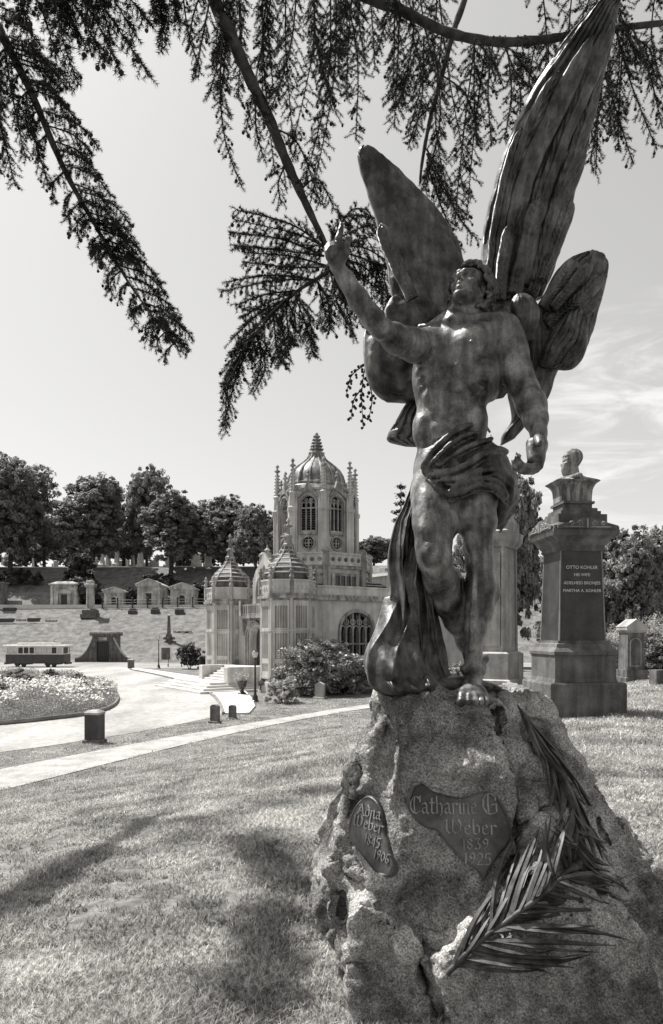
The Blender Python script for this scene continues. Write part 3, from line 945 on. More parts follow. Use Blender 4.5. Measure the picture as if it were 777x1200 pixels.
# ================================================================== winged bronze figure
statue = empty('angel_statue', P(550, 826, 3.3), 0, 'tall bronze winged male nude pointing upward, standing on the boulder', 'statue')
ST = Vector(statue.location)
def stat_mesh(name, V, F, m, parent=None, smooth=True):
    me = np_mesh(name, np.asarray(V) - np.array(ST), F, smooth)
    o = link(name, me, m, statue if parent is None else parent)
    return o
def px(r, Y): return r / FPX * Y
B = Field((-.12, 2.65, 1.15), (1.12, 3.85, 3.62), .0065)
def c4(pts, k=.02, mode='add', F=None):
    F = F or B
    """pts: (px,py,Y,rpx)"""
    F.chain([V3(a, b, y) for a, b, y, r in pts], [px(r, y) for a, b, y, r in pts], k, mode)
def basis(f, up=(0, 0, 1)):
    f = np.array(f, float); f /= np.linalg.norm(f)
    r = np.cross(f, up); r /= np.linalg.norm(r)
    u = np.cross(r, f)
    return r, f, u
def Rm(r, f, u): return np.stack([r, f, u], 1)
# torso: turned to the viewer's left
tr, tf, tu = basis((-.36, -.93, .10), (0.03, .12, 1))
RT = Rm(tr, tf, tu)
def sg(v): return np.array(v)
def T(c, o):                     # offset in torso axes (right, front, up), metres
    return c + tr * o[0] + tf * o[1] + tu * o[2]
chest = V3(534, 432, 3.40)
waist = V3(528, 490, 3.40)
pelv = V3(533, 545, 3.40)
B.ell(chest, (.195, .135, .235), RT, .04)
B.ell(T(chest, (0, -.01, .13)), (.20, .11, .11), RT, .05)
B.ell(waist, (.172, .118, .21), RT, .05)
B.ell(pelv, (.185, .135, .15), RT, .05)
# pectorals
for s in (-1, 1):
    B.ell(T(chest, (s * .085, .085, .075)), (.10, .055, .075), RT, .025)
    B.ell(T(chest, (s * .135, .03, .12)), (.075, .06, .07), RT, .03)
    # lats, flank
    B.ell(T(chest, (s * .165, -.03, -.03)), (.05, .09, .14), RT, .04)
    B.ell(T(waist, (s * .125, .02, -.06)), (.055, .08, .09), RT, .03)
    # serratus
    for q in range(4):
        B.ell(T(chest, (s * (.150 - .008 * q), .070 - .004 * q, -.03 - .04 * q)), (.03, .03, .02), RT, .014)
    # rib arch
    B.cap(T(chest, (s * .03, .125, -.06)), T(chest, (s * .12, .085, -.17)), .02, .018, .03)
    # abdominals
    for q in range(4):
        B.ell(T(waist, (s * .038, .105 - .004 * abs(q - 1), .125 - .068 * q)), (.036, .024, .033), RT, .016)
    # collar bones
    B.cap(T(chest, (s * .02, .085, .195)), T(chest, (s * .17, .035, .225)), .014, .014, .02)
    # trapezius
    B.cap(T(chest, (s * .04, -.03, .28)), T(chest, (s * .165, -.02, .205)), .045, .04, .04)
# midline furrow and navel
B.cap(T(chest, (0, .155, .13)), T(chest, (0, .160, -.03)), .013, .012, .022, 'sub')
B.cap(T(waist, (0, .140, .13)), T(waist, (0, .132, -.09)), .010, .009, .018, 'sub')
B.ell(T(waist, (0, .128, -.045)), .012, None, .008, 'sub')
for s in (-1, 1): B.ell(T(chest, (s * .10, .142, .05)), .009, None, .004)
# legs: the standing leg (viewer's right)
c4([(558, 545, 3.40, 27), (560, 583, 3.38, 21.5), (561, 612, 3.36, 19.5), (560, 642, 3.33, 15.5)], .035)
c4([(560, 642, 3.33, 15.5), (562, 660, 3.33, 14.5), (563, 685, 3.36, 17), (560, 710, 3.36, 16.5), (556, 738, 3.34, 12.5), (554, 766, 3.32, 9.6), (554, 782, 3.30, 10)], .03)
B.ell(V3(559, 655, 3.27), (.035, .03, .042), None, .02)                     # knee cap
c4([(571, 672, 3.40, 10), (574, 695, 3.41, 11), (568, 722, 3.38, 8)], .03)  # calf
c4([(550, 590, 3.30, 9), (549, 620, 3.28, 9), (553, 640, 3.27, 7)], .03)    # vastus
c4([(557, 668, 3.27, 3.5), (555, 720, 3.26, 4), (553, 760, 3.27, 4)], .02)  # shin bone
c4([(567, 600, 3.32, 10), (568, 628, 3.30, 9)], .03)
# foot
c4([(555, 788, 3.34, 11), (553, 800, 3.24, 10.5), (552, 811, 3.14, 11)], .025)
c4([(545, 812, 3.12, 8), (562, 811, 3.12, 8)], .02)
c4([(556, 808, 3.40, 10), (555, 795, 3.36, 10)], .03)
B.ell(V3(545, 784, 3.29), .022, None, .02); B.ell(V3(564, 786, 3.30), .022, None, .02)
for i, (x0, x1, L_, r) in enumerate([(542.5, 540.5, 0, 4.8), (550, 549.5, -.01, 3.3), (556.3, 557, -.005, 3.2), (562.3, 564, .01, 3.1), (568, 570.5, .03, 2.9)]):
    c4([(x0, 811, 3.11, r), (x0 * .5 + x1 * .5, 815, 3.07 + L_, r), (x1, 822, 3.04 + L_, r), (x1, 825, 3.04 + L_, r * .9)], .009)
# the crossed leg (viewer's left)
c4([(515, 548, 3.40, 30), (511, 580, 3.36, 28), (510, 611, 3.30, 25), (508, 640, 3.24, 20)], .04)
c4([(508, 640, 3.24, 20), (509, 655, 3.24, 18.5), (517, 682, 3.32, 19.5), (524, 704, 3.38, 17), (534, 728, 3.45, 12.5), (545, 752, 3.52, 9.5), (552, 768, 3.55, 9)], .03)
B.ell(V3(504, 648, 3.175), (.045, .035, .05), None, .025)
c4([(527, 676, 3.40, 14), (533, 692, 3.44, 13), (539, 716, 3.48, 8)], .03)
c4([(500, 590, 3.28, 14), (500, 622, 3.22, 13)], .04)
c4([(506, 664, 3.22, 5), (520, 705, 3.33, 5), (535, 738, 3.45, 5)], .03)
c4([(552, 768, 3.55, 9), (560, 782, 3.56, 9), (552, 800, 3.50, 8), (545, 812, 3.46, 7)], .02)
B.ell(V3(567, 772, 3.58), .028, None, .02)
# arms: raised one
c4([(500, 404, 3.38, 19), (486, 405, 3.32, 17), (464, 398, 3.20, 15), (446, 385, 3.09, 12)], .03)
c4([(446, 385, 3.09, 12), (436, 373, 3.06, 12.6), (420, 351, 3.04, 12), (405, 327, 3.02, 9.4), (395, 311, 3.00, 7.8)], .02)
c4([(482, 395, 3.30, 9), (462, 387, 3.18, 8)], .025)
B.ell(V3(446, 373, 3.10), .022, None, .015)
c4([(484, 414, 3.34, 9), (466, 408, 3.22, 7)], .025)
# hand, forefinger raised
c4([(395, 311, 3.00, 8), (393, 302, 2.99, 8.6), (392, 294, 2.985, 8.8)], .015)
c4([(386, 300, 2.98, 5), (386, 290, 2.975, 5)], .01)
c4([(399, 300, 3.0, 5.5), (398, 290, 2.99, 5)], .01)
c4([(397, 290, 2.985, 4.4), (396.5, 280, 2.98, 3.9), (399, 270, 2.985, 3.4), (400, 263, 2.99, 3.0)], .006)
c4([(401, 306, 2.985, 5), (405.5, 297, 2.975, 4.2), (406.5, 288, 2.975, 3.8), (408, 280, 2.98, 3.2)], .006)
for q, (a, b) in enumerate([((391, 287), (393, 297)), ((386.5, 288), (389, 299)), ((383.5, 292), (387, 302))]):
    c4([(a[0] + 2, a[1] + 4, 2.985, 4), (a[0], a[1], 2.965, 4), (a[0] + .5, a[1] + 4, 2.945, 3.7), (b[0], b[1], 2.955, 3.3)], .004)
# lowered arm
c4([(580, 392, 3.40, 21), (592, 392, 3.40, 20), (600, 412, 3.38, 18), (608, 440, 3.36, 16), (615, 458, 3.33, 16)], .035)
c4([(615, 458, 3.33, 16), (622, 474, 3.27, 17), (628, 492, 3.20, 13.5), (631, 508, 3.14, 9.5)], .025)
c4([(588, 384, 3.38, 17), (594, 400, 3.36, 14)], .03)
c4([(600, 425, 3.33, 12), (606, 445, 3.31, 9)], .025)
c4([(631, 468, 3.30, 8), (634, 488, 3.23, 7)], .02)
B.ell(V3(632, 462, 3.38), .028, None, .02)
c4([(631, 508, 3.14, 9.5), (631, 522, 3.10, 10), (630, 538, 3.07, 9)], .015)
c4([(623, 520, 3.09, 7), (624, 538, 3.06, 6.5)], .015)
c4([(630, 514, 3.08, 5), (632, 516, 3.02, 5.4), (632, 520, 2.985, 4.6)], .008)    # thumb towards the viewer
for q, (x, y) in enumerate([(635, 541), (631, 545), (627, 547), (622, 547)]):
    c4([(x, y - 6, 3.06 + q * .018, 4.6), (x - 3, y + 5, 3.05 + q * .018, 4.6), (x - 14 + q, y + 7 - q, 3.02 + q * .012, 4.3), (x - 24 + 2 * q, y + 4 - q * 1.2, 2.99 + q * .014, 4.0), (x - 29 + 3 * q, y - 5 - q * .5, 3.0 + q * .014, 3.5)], .005)
# neck
hc = V3(549.4, 342.3, 3.40)
B.cap(V3(541, 388, 3.42), V3(547, 358, 3.42), px(20, 3.42), px(17.5, 3.42), .03)
B.cap(T(chest, (.01, .09, .20)), V3(529, 364, 3.37), px(5.5, 3.4), px(5.5, 3.4), .03)
B.cap(T(chest, (-.01, .09, .20)), V3(556, 366, 3.38), px(5.5, 3.4), px(5.5, 3.4), .03)
B.ell(V3(536, 370, 3.345), .016, None, .02)
# head
hr, hf, hu = basis((-.477, -.759, .443), (.187, .336, 1))
HR = Rm(hr, hf, hu)
def H(o): return hc + hr * o[0] + hf * o[1] + hu * o[2]
B.ell(H((0, -.02, .035)), (.080, .102, .098), HR, .03)
B.ell(H((0, .025, -.035)), (.064, .070, .088), HR, .03)
B.ell(H((0, .055, -.085)), (.040, .042, .042), HR, .02)
B.ell(H((0, .088, -.113)), (.022, .021, .018), HR, .012)
for s in (-1, 1):
    B.cap(H((s * .060, -.012, -.060)), H((s * .018, .082, -.108)), .018, .015, .02)     # jaw
    B.ell(H((s * .046, .066, -.022)), (.022, .020, .018), HR, .018)                   # cheek bone
    B.ell(H((s * .034, .106, .006)), (.025, .024, .017), HR, .008, 'sub')             # eye socket
    B.ell(H((s * .032, .080, .006)), (.016, .013, .012), HR, .003)                    # eye
    B.cap(H((s * .018, .093, .020)), H((s * .048, .080, .020)), .0055, .005, .004)      # upper lid / brow
    B.cap(H((s * .012, .100, .030)), H((s * .054, .082, .032)), .011, .010, .008)
    B.ell(H((s * .079, -.008, -.010)), (.012, .022, .032), HR, .006)                  # ear
    B.ell(H((s * .011, .106, -.036)), (.009, .010, .008), HR, .004)                   # nostril wing
B.cap(H((0, .094, .022)), H((0, .126, -.030)), .0095, .0135, .006)
B.cap(H((-.006, .118, -.046)), H((.006, .118, -.046)), .005, .005, .004, 'sub')
B.ell(H((0, .082, -.066)), (.032, .020, .022), HR, .015)
for s in (-1, 1): B.cap(H((s * .023, .090, -.064)), H((0, .107, -.057)), .006, .0085, .003)
for s in (-1, 1): B.cap(H((s * .018, .092, -.080)), H((0, .103, -.083)), .0065, .0105, .003)
B.cap(H((-.024, .104, -.071)), H((0, .112, -.069)), .0045, .0045, .003, 'sub'); B.cap(H((.024, .104, -.071)), H((0, .112, -.069)), .0045, .0045, .003, 'sub')
B.cap(H((-.016, .104, -.097)), H((.016, .104, -.097)), .006, .006, .006, 'sub')
V_, F_ = B.nets()
V_ = smooth_v(V_, F_, 1, .4)
nn = vert_normals(V_, F_)
V_ = V_ + nn * (.0022 * fbm(V_, .05, 3, 5))[:, None]
body = stat_mesh('body', V_, F_, M['bronze'])

# hair: curls
Hf = Field(H((0, 0, 0)) - .24, H((0, 0, 0)) + .24, .0055)
Hf.ell(H((0, -.036, .040)), (.084, .094, .092), HR, .01)
rr = np.random.default_rng(4)
cnt = 0
while cnt < 190:
    d = rr.normal(size=3); d /= np.linalg.norm(d)
    if d[1] > .42 and d[2] < .50 + .25 * abs(d[0]): continue
    if d[2] < -.92: continue
    c = np.array([d[0] * .092, -.024 + d[1] * .112, .032 + d[2] * .110]) * rr.uniform(.97, 1.10)
    if d[1] < 0 and d[2] < -.1: c[2] -= .02
    r0 = rr.uniform(.014, .024)
    a = H(c); s_ = np.cross(d, rr.normal(size=3)); s_ /= np.linalg.norm(s_) + 1e-9
    s_ = HR @ s_; dw = HR @ d; t_ = np.cross(dw, s_)
    p0 = [a + r0 * (math.cos(q) * s_ + math.sin(q) * t_) + dw * .004 * q for q in np.linspace(0, 4.6, 6)]
    Hf.chain(p0, [r0 * .45] * 6, .001)
    cnt += 1
for c in [] and [(0, .075, .105), (.03, .068, .108), (-.03, .07, .110), (.0, .05, .135), (-.035, .03, .14), (.05, .035, .12)]:
    q0 = H(c)
    Hf.chain([q0 + .013 * (math.cos(a) * hr + math.sin(a) * hu) + hf * .004 * a for a in np.linspace(0, 5, 7)], [.0085] * 7, .002)
V_, F_ = Hf.nets(); V_ = smooth_v(V_, F_, 1, .3)
stat_mesh('hair', V_, F_, M['bronze_dark'], body).parent = statue

# loincloth
C = Field((.20, 2.95, 2.05), (1.02, 3.75, 2.78), .0065)
cr_, cf_, cu_ = basis((-.25, -.96, 0), (0.26, .0, 1))
RC = Rm(cr_, cf_, cu_)
C.ell(V3(540, 538, 3.41), (.215, .165, .13), RC, .03)
C.ell(V3(566, 556, 3.40), (.135, .150, .12), None, .04)
c4([(590, 560, 3.40, 14), (594, 582, 3.42, 11), (584, 606, 3.46, 7), (576, 622, 3.48, 3)], .03, F=C)
def fold(pts, k=.010, rs=.62, dy=0.0):
    p = spline2([(a, b) for a, b, y, r in pts], 5); n = len(p)
    yy = np.interp(np.linspace(0, 1, n), np.linspace(0, 1, len(pts)), [q[2] for q in pts]); rr_ = np.interp(np.linspace(0, 1, n), np.linspace(0, 1, len(pts)), [q[3] for q in pts])
    c4([(p[i][0], p[i][1], yy[i] + dy + .012, rr_[i] * rs) for i in range(n)], k, F=C)
FO = [[(496, 548, 3.27, 5), (506, 530, 3.22, 6.5), (526, 511, 3.215, 6), (548, 499, 3.24, 5.5), (566, 499, 3.30, 4), (574, 506, 3.42, 3)],
 [(497, 553, 3.27, 4), (510, 538, 3.20, 4), (530, 519, 3.19, 4), (552, 508, 3.22, 3.5), (566, 508, 3.30, 3)],
 [(502, 556, 3.25, 5), (520, 554, 3.19, 6), (545, 545, 3.18, 6), (566, 532, 3.21, 6), (584, 526, 3.28, 6), (594, 530, 3.35, 5)],
 [(500, 560, 3.26, 5), (512, 572, 3.22, 6), (528, 580, 3.21, 6), (545, 574, 3.20, 5.5), (562, 568, 3.20, 5), (580, 572, 3.25, 5), (592, 584, 3.32, 6)],
 [(520, 562, 3.20, 4), (540, 560, 3.18, 4.5), (562, 552, 3.19, 5), (582, 550, 3.25, 5), (598, 562, 3.33, 7), (598, 582, 3.38, 7)],
 [(548, 565, 3.19, 3.5), (566, 560, 3.19, 4), (584, 566, 3.25, 4.5), (594, 582, 3.33, 5)],
 [(515, 545, 3.20, 3.5), (536, 530, 3.185, 4), (556, 520, 3.20, 4), (576, 514, 3.27, 4)],
 [(528, 580, 3.22, 5), (534, 570, 3.19, 4), (548, 558, 3.18, 3.5)],
 [(575, 520, 3.27, 3), (588, 540, 3.29, 4), (600, 566, 3.36, 6)],
 [(600, 560, 3.40, 6), (603, 580, 3.42, 7), (594, 600, 3.45, 6), (584, 618, 3.48, 4)]]
for i_, f_ in enumerate(FO):
    fold(f_)
    # a crease line and a thinner companion fold beside each
    g_ = [(a + 1.5, b + r * 1.15 + 1.2, y + .004, r * .45) for a, b, y, r in f_]
    fold(g_, .006)
    fold([(a, b + r * .62, y - .004, 1.9) for a, b, y, r in f_], .004) if False else None
for f_ in FO[:6]:
    p = [(a + .8, b + r * .70 + .6, y - .006, 1.6) for a, b, y, r in f_]
    pp = spline2([(a, b) for a, b, y, r in p], 5); n = len(pp); yy = np.interp(np.linspace(0, 1, n), np.linspace(0, 1, len(p)), [q[2] for q in p])
    c4([(pp[i][0], pp[i][1], yy[i], 1.5) for i in range(n)], .006, 'sub', F=C)
V_, F_ = C.nets(); V_ = smooth_v(V_, F_, 2, .4); nn = vert_normals(V_, F_)
V_ = V_ + nn * (.004 * fbm(V_ * [1, 1, 1.6], .05, 3, 8))[:, None]
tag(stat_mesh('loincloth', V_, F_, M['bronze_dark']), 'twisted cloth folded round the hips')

# ---------------------------------------------------------------- lofted sheets: wings and hanging drapery
def loft(rows, nu=60, nv=44, grooves=8, gd=.012, thick=1.0, seed=0, skew=.35, scallop=.0, fold_fn=None):
    """rows: (xL,yL,xR,yR,YL,YR,thickness m). returns closed surface"""
    rows = np.array(rows, float)
    s = np.linspace(0, 1, len(rows)); u = np.linspace(0, 1, nu)
    def ip(c):                                    # smooth interpolation
        pts = [(a, b) for a, b in zip(s, rows[:, c])]
        q = np.array(spline2(pts, 10)); return np.interp(u, q[:, 0], q[:, 1])
    R = np.stack([ip(c) for c in range(rows.shape[1])], 1)
    V = []
    vf = np.linspace(0, 1, nv)
    for i in range(nu):
        L = V3(R[i, 0], R[i, 1], R[i, 4]); Q = V3(R[i, 2], R[i, 3], R[i, 5]); t = R[i, 6] * thick
        w = np.linalg.norm(Q - L) + 1e-6
        for side in (0, 1):
            vv_ = vf if side == 0 else vf[::-1]
            for v in vv_:
                prof = math.sqrt(max(0, 1 - (2 * v - 1) ** 2)) ** .75
                p = L + (Q - L) * v
                o = prof * t * (.62 if side == 0 else .45)
                if side == 0:
                    vw = v + .055 * math.sin(5.1 * u[i] + 3.7 * v + seed * 1.7) + .03 * math.sin(13.0 * u[i] - 6 * v + seed)
                    g = vw * grooves + skew * u[i] * grooves * .6
                    saw = (g % 1.0)
                    am = .45 + .55 * math.sin(2.3 * math.floor(g) + seed) ** 2
                    lap = ((u[i] * 5.5 + .37 * math.floor(g)) % 1.0)          # overlapping tips along each row
                    o += gd * am * ((saw ** .6 - .6) + .45 * (1 - lap) ** 3 * (1 if u[i] > .35 else .25) - .10 * math.sin(saw * 18 + u[i] * 9) * .4) * prof * (1 if fold_fn is None else 0)
                    if fold_fn is not None: o += fold_fn(u[i], v) * prof
                    p = p + np.array([0, -o, 0])
                else:
                    p = p + np.array([0, o, 0])
                V.append(p)
    n2 = 2 * nv
    F = []
    for i in range(nu - 1):
        for j in range(n2):
            k = (j + 1) % n2
            F.append((i * n2 + j, (i + 1) * n2 + j, (i + 1) * n2 + k, i * n2 + k))
    V = np.array(V)
    # closed ends
    o = len(V)
    V = np.concatenate([V, [V[:n2].mean(0), V[-n2:].mean(0)]])
    for j in range(n2):
        k = (j + 1) % n2
        F.append((o, j, k, k)); F.append((o + 1, (nu - 1) * n2 + k, (nu - 1) * n2 + j, (nu - 1) * n2 + j))
    return V, F
def add_lofts(name, lofts, m, noise=.006, nsc=.09, parent=None):
    V = []; F = []
    for v, f in lofts:
        o = sum(len(a) for a in V); V.append(v); F += [tuple(dict.fromkeys([q + o for q in t])) for t in f]
    V = np.concatenate(V)
    n = fbm(V * [1, 1, .6], nsc, 4, 33)
    V[:, 1] += noise * n
    V[:, 0] += noise * .4 * fbm(V, nsc, 2, 35)
    me = bpy.data.meshes.new(name); me.from_pydata([tuple(v) for v in V - np.array(ST)], [], F)
    bm = bmesh.new(); bm.from_mesh(me); bmesh.ops.recalc_face_normals(bm, faces=bm.faces); bm.to_mesh(me); bm.free()
    me.polygons.foreach_set('use_smooth', [True] * len(me.polygons))
    return link(name, me, m, statue if parent is None else parent)
Z = 3.70
# wing on the viewer's left: short broad raised blade
wl = loft([(425, 172, 432, 172, 3.62, 3.62, .02), (419, 178, 442, 177, 3.62, 3.63, .05), (419, 190, 456, 190, 3.62, 3.64, .07), (424, 208, 474, 208, 3.63, 3.66, .09),
           (432, 232, 497, 230, 3.64, 3.69, .10), (440, 258, 516, 252, 3.65, 3.71, .11), (447, 285, 531, 275, 3.66, 3.73, .11), (453, 312, 541, 296, 3.67, 3.74, .12), (456, 335, 545, 318, 3.66, 3.72, .13),
           (462, 352, 548, 345, 3.66, 3.70, .14), (480, 372, 545, 365, 3.66, 3.68, .13), (500, 392, 540, 380, 3.66, 3.66, .08)], 120, 84, 5, .014, seed=1, skew=-.9)
wl2 = loft([(456, 352, 470, 345, 3.60, 3.66, .05), (450, 366, 500, 352, 3.60, 3.66, .08), (462, 380, 520, 366, 3.62, 3.66, .10), (480, 395, 530, 385, 3.64, 3.66, .08)], 30, 30, 3, .01, seed=3)
wl3 = loft([(432, 378, 500, 372, 3.72, 3.72, .05), (426, 395, 515, 390, 3.72, 3.74, .12), (426, 418, 515, 415, 3.72, 3.74, .15), (429, 442, 510, 440, 3.72, 3.74, .15), (438, 460, 505, 462, 3.73, 3.74, .12), (452, 471, 500, 472, 3.74, 3.74, .05)],
           70, 44, 5, .014, seed=5, fold_fn=lambda u, v: .022 * math.sin(3.0 * math.hypot((u - .45) * 9, (v - .45) * 7)) * max(0, 1 - u * .5))
wl4 = loft([(476, 472, 500, 470, 3.75, 3.74, .04), (466, 490, 500, 488, 3.75, 3.74, .09), (455, 508, 500, 505, 3.76, 3.74, .10), (455, 517, 500, 518, 3.76, 3.74, .08), (474, 523, 498, 524, 3.76, 3.75, .03)], 50, 50, 5, .03, seed=7)
def feather(path, w, dy=0.0, seed=0, t=.035):
    # path tip -> root: (x, y, Y)
    pp = np.array(spline2([(a, b) for a, b, c in path], 5)); Ys = np.interp(np.linspace(0, 1, len(pp)), np.linspace(0, 1, len(path)), [c for a, b, c in path]) + dy
    rows = []
    for i in range(len(pp)):
        s_ = i / (len(pp) - 1)
        d = pp[min(i + 1, len(pp) - 1)] - pp[max(i - 1, 0)]; d = d / (np.linalg.norm(d) + 1e-9); nx_, ny_ = -d[1], d[0]
        if nx_ < 0: nx_, ny_ = -nx_, -ny_
        ww = w * (min(1, (s_ * 6 + .02)) ** .55) * (1 - .25 * s_) * .5
        rows.append((pp[i][0] - nx_ * ww, pp[i][1] - ny_ * ww, pp[i][0] + nx_ * ww, pp[i][1] + ny_ * ww, Ys[i], Ys[i] + .015, t * (.35 + .65 * min(1, s_ * 5))))
    fn = lambda u, v: .010 * math.exp(-((v - .45) / .06) ** 2) + .0035 * math.sin(u * 95 + abs(v - .45) * 26 + seed)
    return loft(rows, 70, 22, 1, 0, seed=seed, fold_fn=fn)
fl_ = [feather([(428, 200, 3.58), (449, 268, 3.58), (470, 330, 3.58), (490, 368, 3.60)], 21, 0, 1), feather([(444, 186, 3.58), (476, 250, 3.575), (498, 310, 3.57), (508, 355, 3.58)], 22, -.01, 2),
       feather([(472, 214, 3.60), (502, 268, 3.60), (522, 320, 3.60), (526, 355, 3.60)], 20, 0, 3), feather([(446, 262, 3.58), (466, 312, 3.56), (484, 350, 3.56)], 20, -.03, 4), feather([(505, 268, 3.62), (525, 305, 3.62), (532, 345, 3.60)], 18, -.03, 5), feather([(478, 290, 3.57), (495, 330, 3.55), (505, 365, 3.55)], 22, -.03, 6)]
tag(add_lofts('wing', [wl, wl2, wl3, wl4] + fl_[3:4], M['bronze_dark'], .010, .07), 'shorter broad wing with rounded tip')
# wing on the viewer's right: long tapering blade
wr = loft([(716, -3, 724, -3, 3.45, 3.45, .02), (706, 2, 727, 4, 3.46, 3.47, .05), (690, 14, 724, 16, 3.48, 3.50, .07), (668, 40, 718, 46, 3.51, 3.54, .09), (645, 72, 710, 80, 3.54, 3.58, .10),
           (622, 108, 700, 118, 3.57, 3.62, .11), (602, 148, 688, 158, 3.60, 3.66, .12), (586, 190, 675, 196, 3.63, 3.69, .13), (574, 232, 662, 236, 3.66, 3.72, .13), (566, 272, 652, 276, 3.68, 3.74, .14), (564, 312, 642, 318, 3.68, 3.74, .14), (566, 345, 630, 350, 3.68, 3.72, .12), (576, 372, 612, 374, 3.66, 3.68, .08)], 150, 84, 7, .042, seed=2, skew=.2)
wr1 = loft([(668, 196, 677, 194, 3.74, 3.74, .02), (660, 212, 678, 204, 3.74, 3.75, .05), (650, 240, 672, 236, 3.74, 3.76, .06), (636, 280, 658, 276, 3.74, 3.75, .07), (625, 318, 648, 318, 3.73, 3.74, .08), (612, 352, 634, 350, 3.71, 3.72, .06)], 60, 24, 2, .012, seed=4)
wr2 = loft([(684, 297, 695, 297, 3.50, 3.52, .03), (668, 303, 708, 303, 3.50, 3.54, .09), (655, 314, 712, 314, 3.52, 3.58, .11), (645, 328, 710, 332, 3.55, 3.62, .12), (636, 345, 703, 355, 3.58, 3.66, .12), (628, 362, 697, 380, 3.61, 3.70, .12), (622, 382, 690, 402, 3.64, 3.72, .10), (620, 400, 682, 420, 3.66, 3.73, .06)], 90, 64, 5, .045, seed=6, skew=.5)
wr3 = loft([(670, 364, 680, 364, 3.50, 3.50, .03), (660, 372, 687, 370, 3.50, 3.52, .08), (648, 388, 688, 388, 3.51, 3.54, .11), (638, 404, 687, 406, 3.53, 3.56, .12), (631, 418, 682, 422, 3.55, 3.58, .10), (632, 428, 672, 432, 3.57, 3.59, .06), (640, 431, 662, 434, 3.58, 3.59, .02)], 70, 64, 6, .034, seed=8, skew=.3)
wr4 = loft([(610, 380, 640, 372, 3.62, 3.62, .05), (600, 400, 652, 395, 3.66, 3.64, .12), (600, 430, 655, 425, 3.68, 3.66, .14), (595, 460, 650, 442, 3.70, 3.68, .13), (600, 490, 640, 470, 3.72, 3.70, .10), (590, 508, 622, 492, 3.73, 3.71, .07), (586, 522, 604, 514, 3.74, 3.72, .04)], 60, 44, 5, .016, seed=9)
wr5 = loft([(602, 348, 616, 345, 3.38, 3.38, .03), (598, 358, 628, 354, 3.36, 3.40, .07), (600, 372, 632, 370, 3.37, 3.42, .09), (606, 386, 630, 386, 3.40, 3.44, .08), (612, 398, 626, 398, 3.44, 3.46, .03)], 40, 30, 3, .012, seed=10)
wr6 = loft([(560, 350, 620, 350, 3.66, 3.66, .05), (520, 378, 625, 378, 3.62, 3.62, .16), (505, 410, 620, 410, 3.60, 3.60, .18), (505, 440, 612, 440, 3.60, 3.60, .16), (510, 470, 590, 466, 3.62, 3.62, .08)], 40, 40, 5, .01, seed=12)
fr_ = [feather([(717, 26, 3.44), (690, 92, 3.50), (655, 172, 3.56), (630, 252, 3.62), (612, 335, 3.62)], 22, 0, 1), feather([(700, 92, 3.53), (680, 160, 3.58), (652, 240, 3.63), (626, 332, 3.64)], 21, 0, 2),
       feather([(688, 148, 3.60), (667, 220, 3.64), (642, 290, 3.66), (622, 345, 3.64)], 19, 0, 3), feather([(694, 44, 3.43), (652, 128, 3.50), (616, 210, 3.56), (598, 290, 3.60), (590, 350, 3.60)], 24, -.02, 4),
       feather([(655, 84, 3.46), (620, 158, 3.52), (596, 240, 3.57), (584, 325, 3.60)], 20, 0, 5), feather([(612, 150, 3.52), (592, 220, 3.56), (578, 300, 3.60), (576, 352, 3.60)], 18, 0, 6),
       feather([(668, 236, 3.66), (652, 285, 3.67), (634, 330, 3.66)], 18, -.03, 7), feather([(632, 232, 3.57), (616, 290, 3.58), (602, 345, 3.58)], 22, -.04, 8), feather([(600, 262, 3.56), (590, 310, 3.57), (586, 352, 3.57)], 18, -.04, 9),
       feather([(706, 322, 3.48), (682, 348, 3.50), (658, 366, 3.53), (640, 380, 3.56)], 18, -.015, 10), feather([(699, 350, 3.51), (674, 374, 3.53), (650, 390, 3.56)], 18, -.015, 11), feather([(676, 305, 3.46), (655, 332, 3.48), (638, 362, 3.52)], 20, -.015, 12),
       feather([(694, 308, 3.46), (668, 338, 3.48), (648, 362, 3.52)], 16, -.03, 13)]
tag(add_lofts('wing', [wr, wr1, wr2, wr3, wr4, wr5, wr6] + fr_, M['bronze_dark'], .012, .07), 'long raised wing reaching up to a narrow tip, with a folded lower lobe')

# hanging drapery beside the crossed leg
def ff_(u, v):
    sh = lambda x: 1 - 2 * abs(math.sin(x)) ** .6
    a = .036 * sh(v * 7.5 + 1.9 * u) * (1 - .25 * u) + .022 * sh(v * 13 - 4 * u + 1) * (1 - .5 * u) + .012 * math.sin(18 * u + 9 * v)
    b = .10 * math.exp(-((u - .86) / .10) ** 2) * math.exp(-((v - .30) / .28) ** 2)
    c = -.05 * math.exp(-((v - (.95 - .75 * u)) / .05) ** 2) * (u < .75)
    return a + b + c
dr = loft([(486, 556, 500, 556, 3.46, 3.46, .04), (476, 585, 498, 580, 3.45, 3.44, .08), (463, 611, 498, 610, 3.44, 3.42, .12), (457, 632, 496, 640, 3.43, 3.42, .14), (454, 655, 500, 668, 3.43, 3.42, .15), (454, 685, 508, 700, 3.43, 3.43, .17),
           (450, 712, 516, 730, 3.42, 3.46, .19), (443, 735, 521, 755, 3.40, 3.48, .22), (430, 758, 524, 775, 3.37, 3.48, .25), (426, 775, 526, 788, 3.34, 3.48, .28), (429, 790, 530, 796, 3.32, 3.46, .30), (437, 805, 532, 800, 3.30, 3.44, .28), (452, 814, 530, 805, 3.30, 3.42, .20), (466, 817, 515, 808, 3.32, 3.40, .06)],
          130, 90, 1, 0, seed=3, fold_fn=ff_)
def ff2(u, v): return .026 * (1 - 2 * abs(math.sin(v * 5.5 + 3 * u)) ** .6)
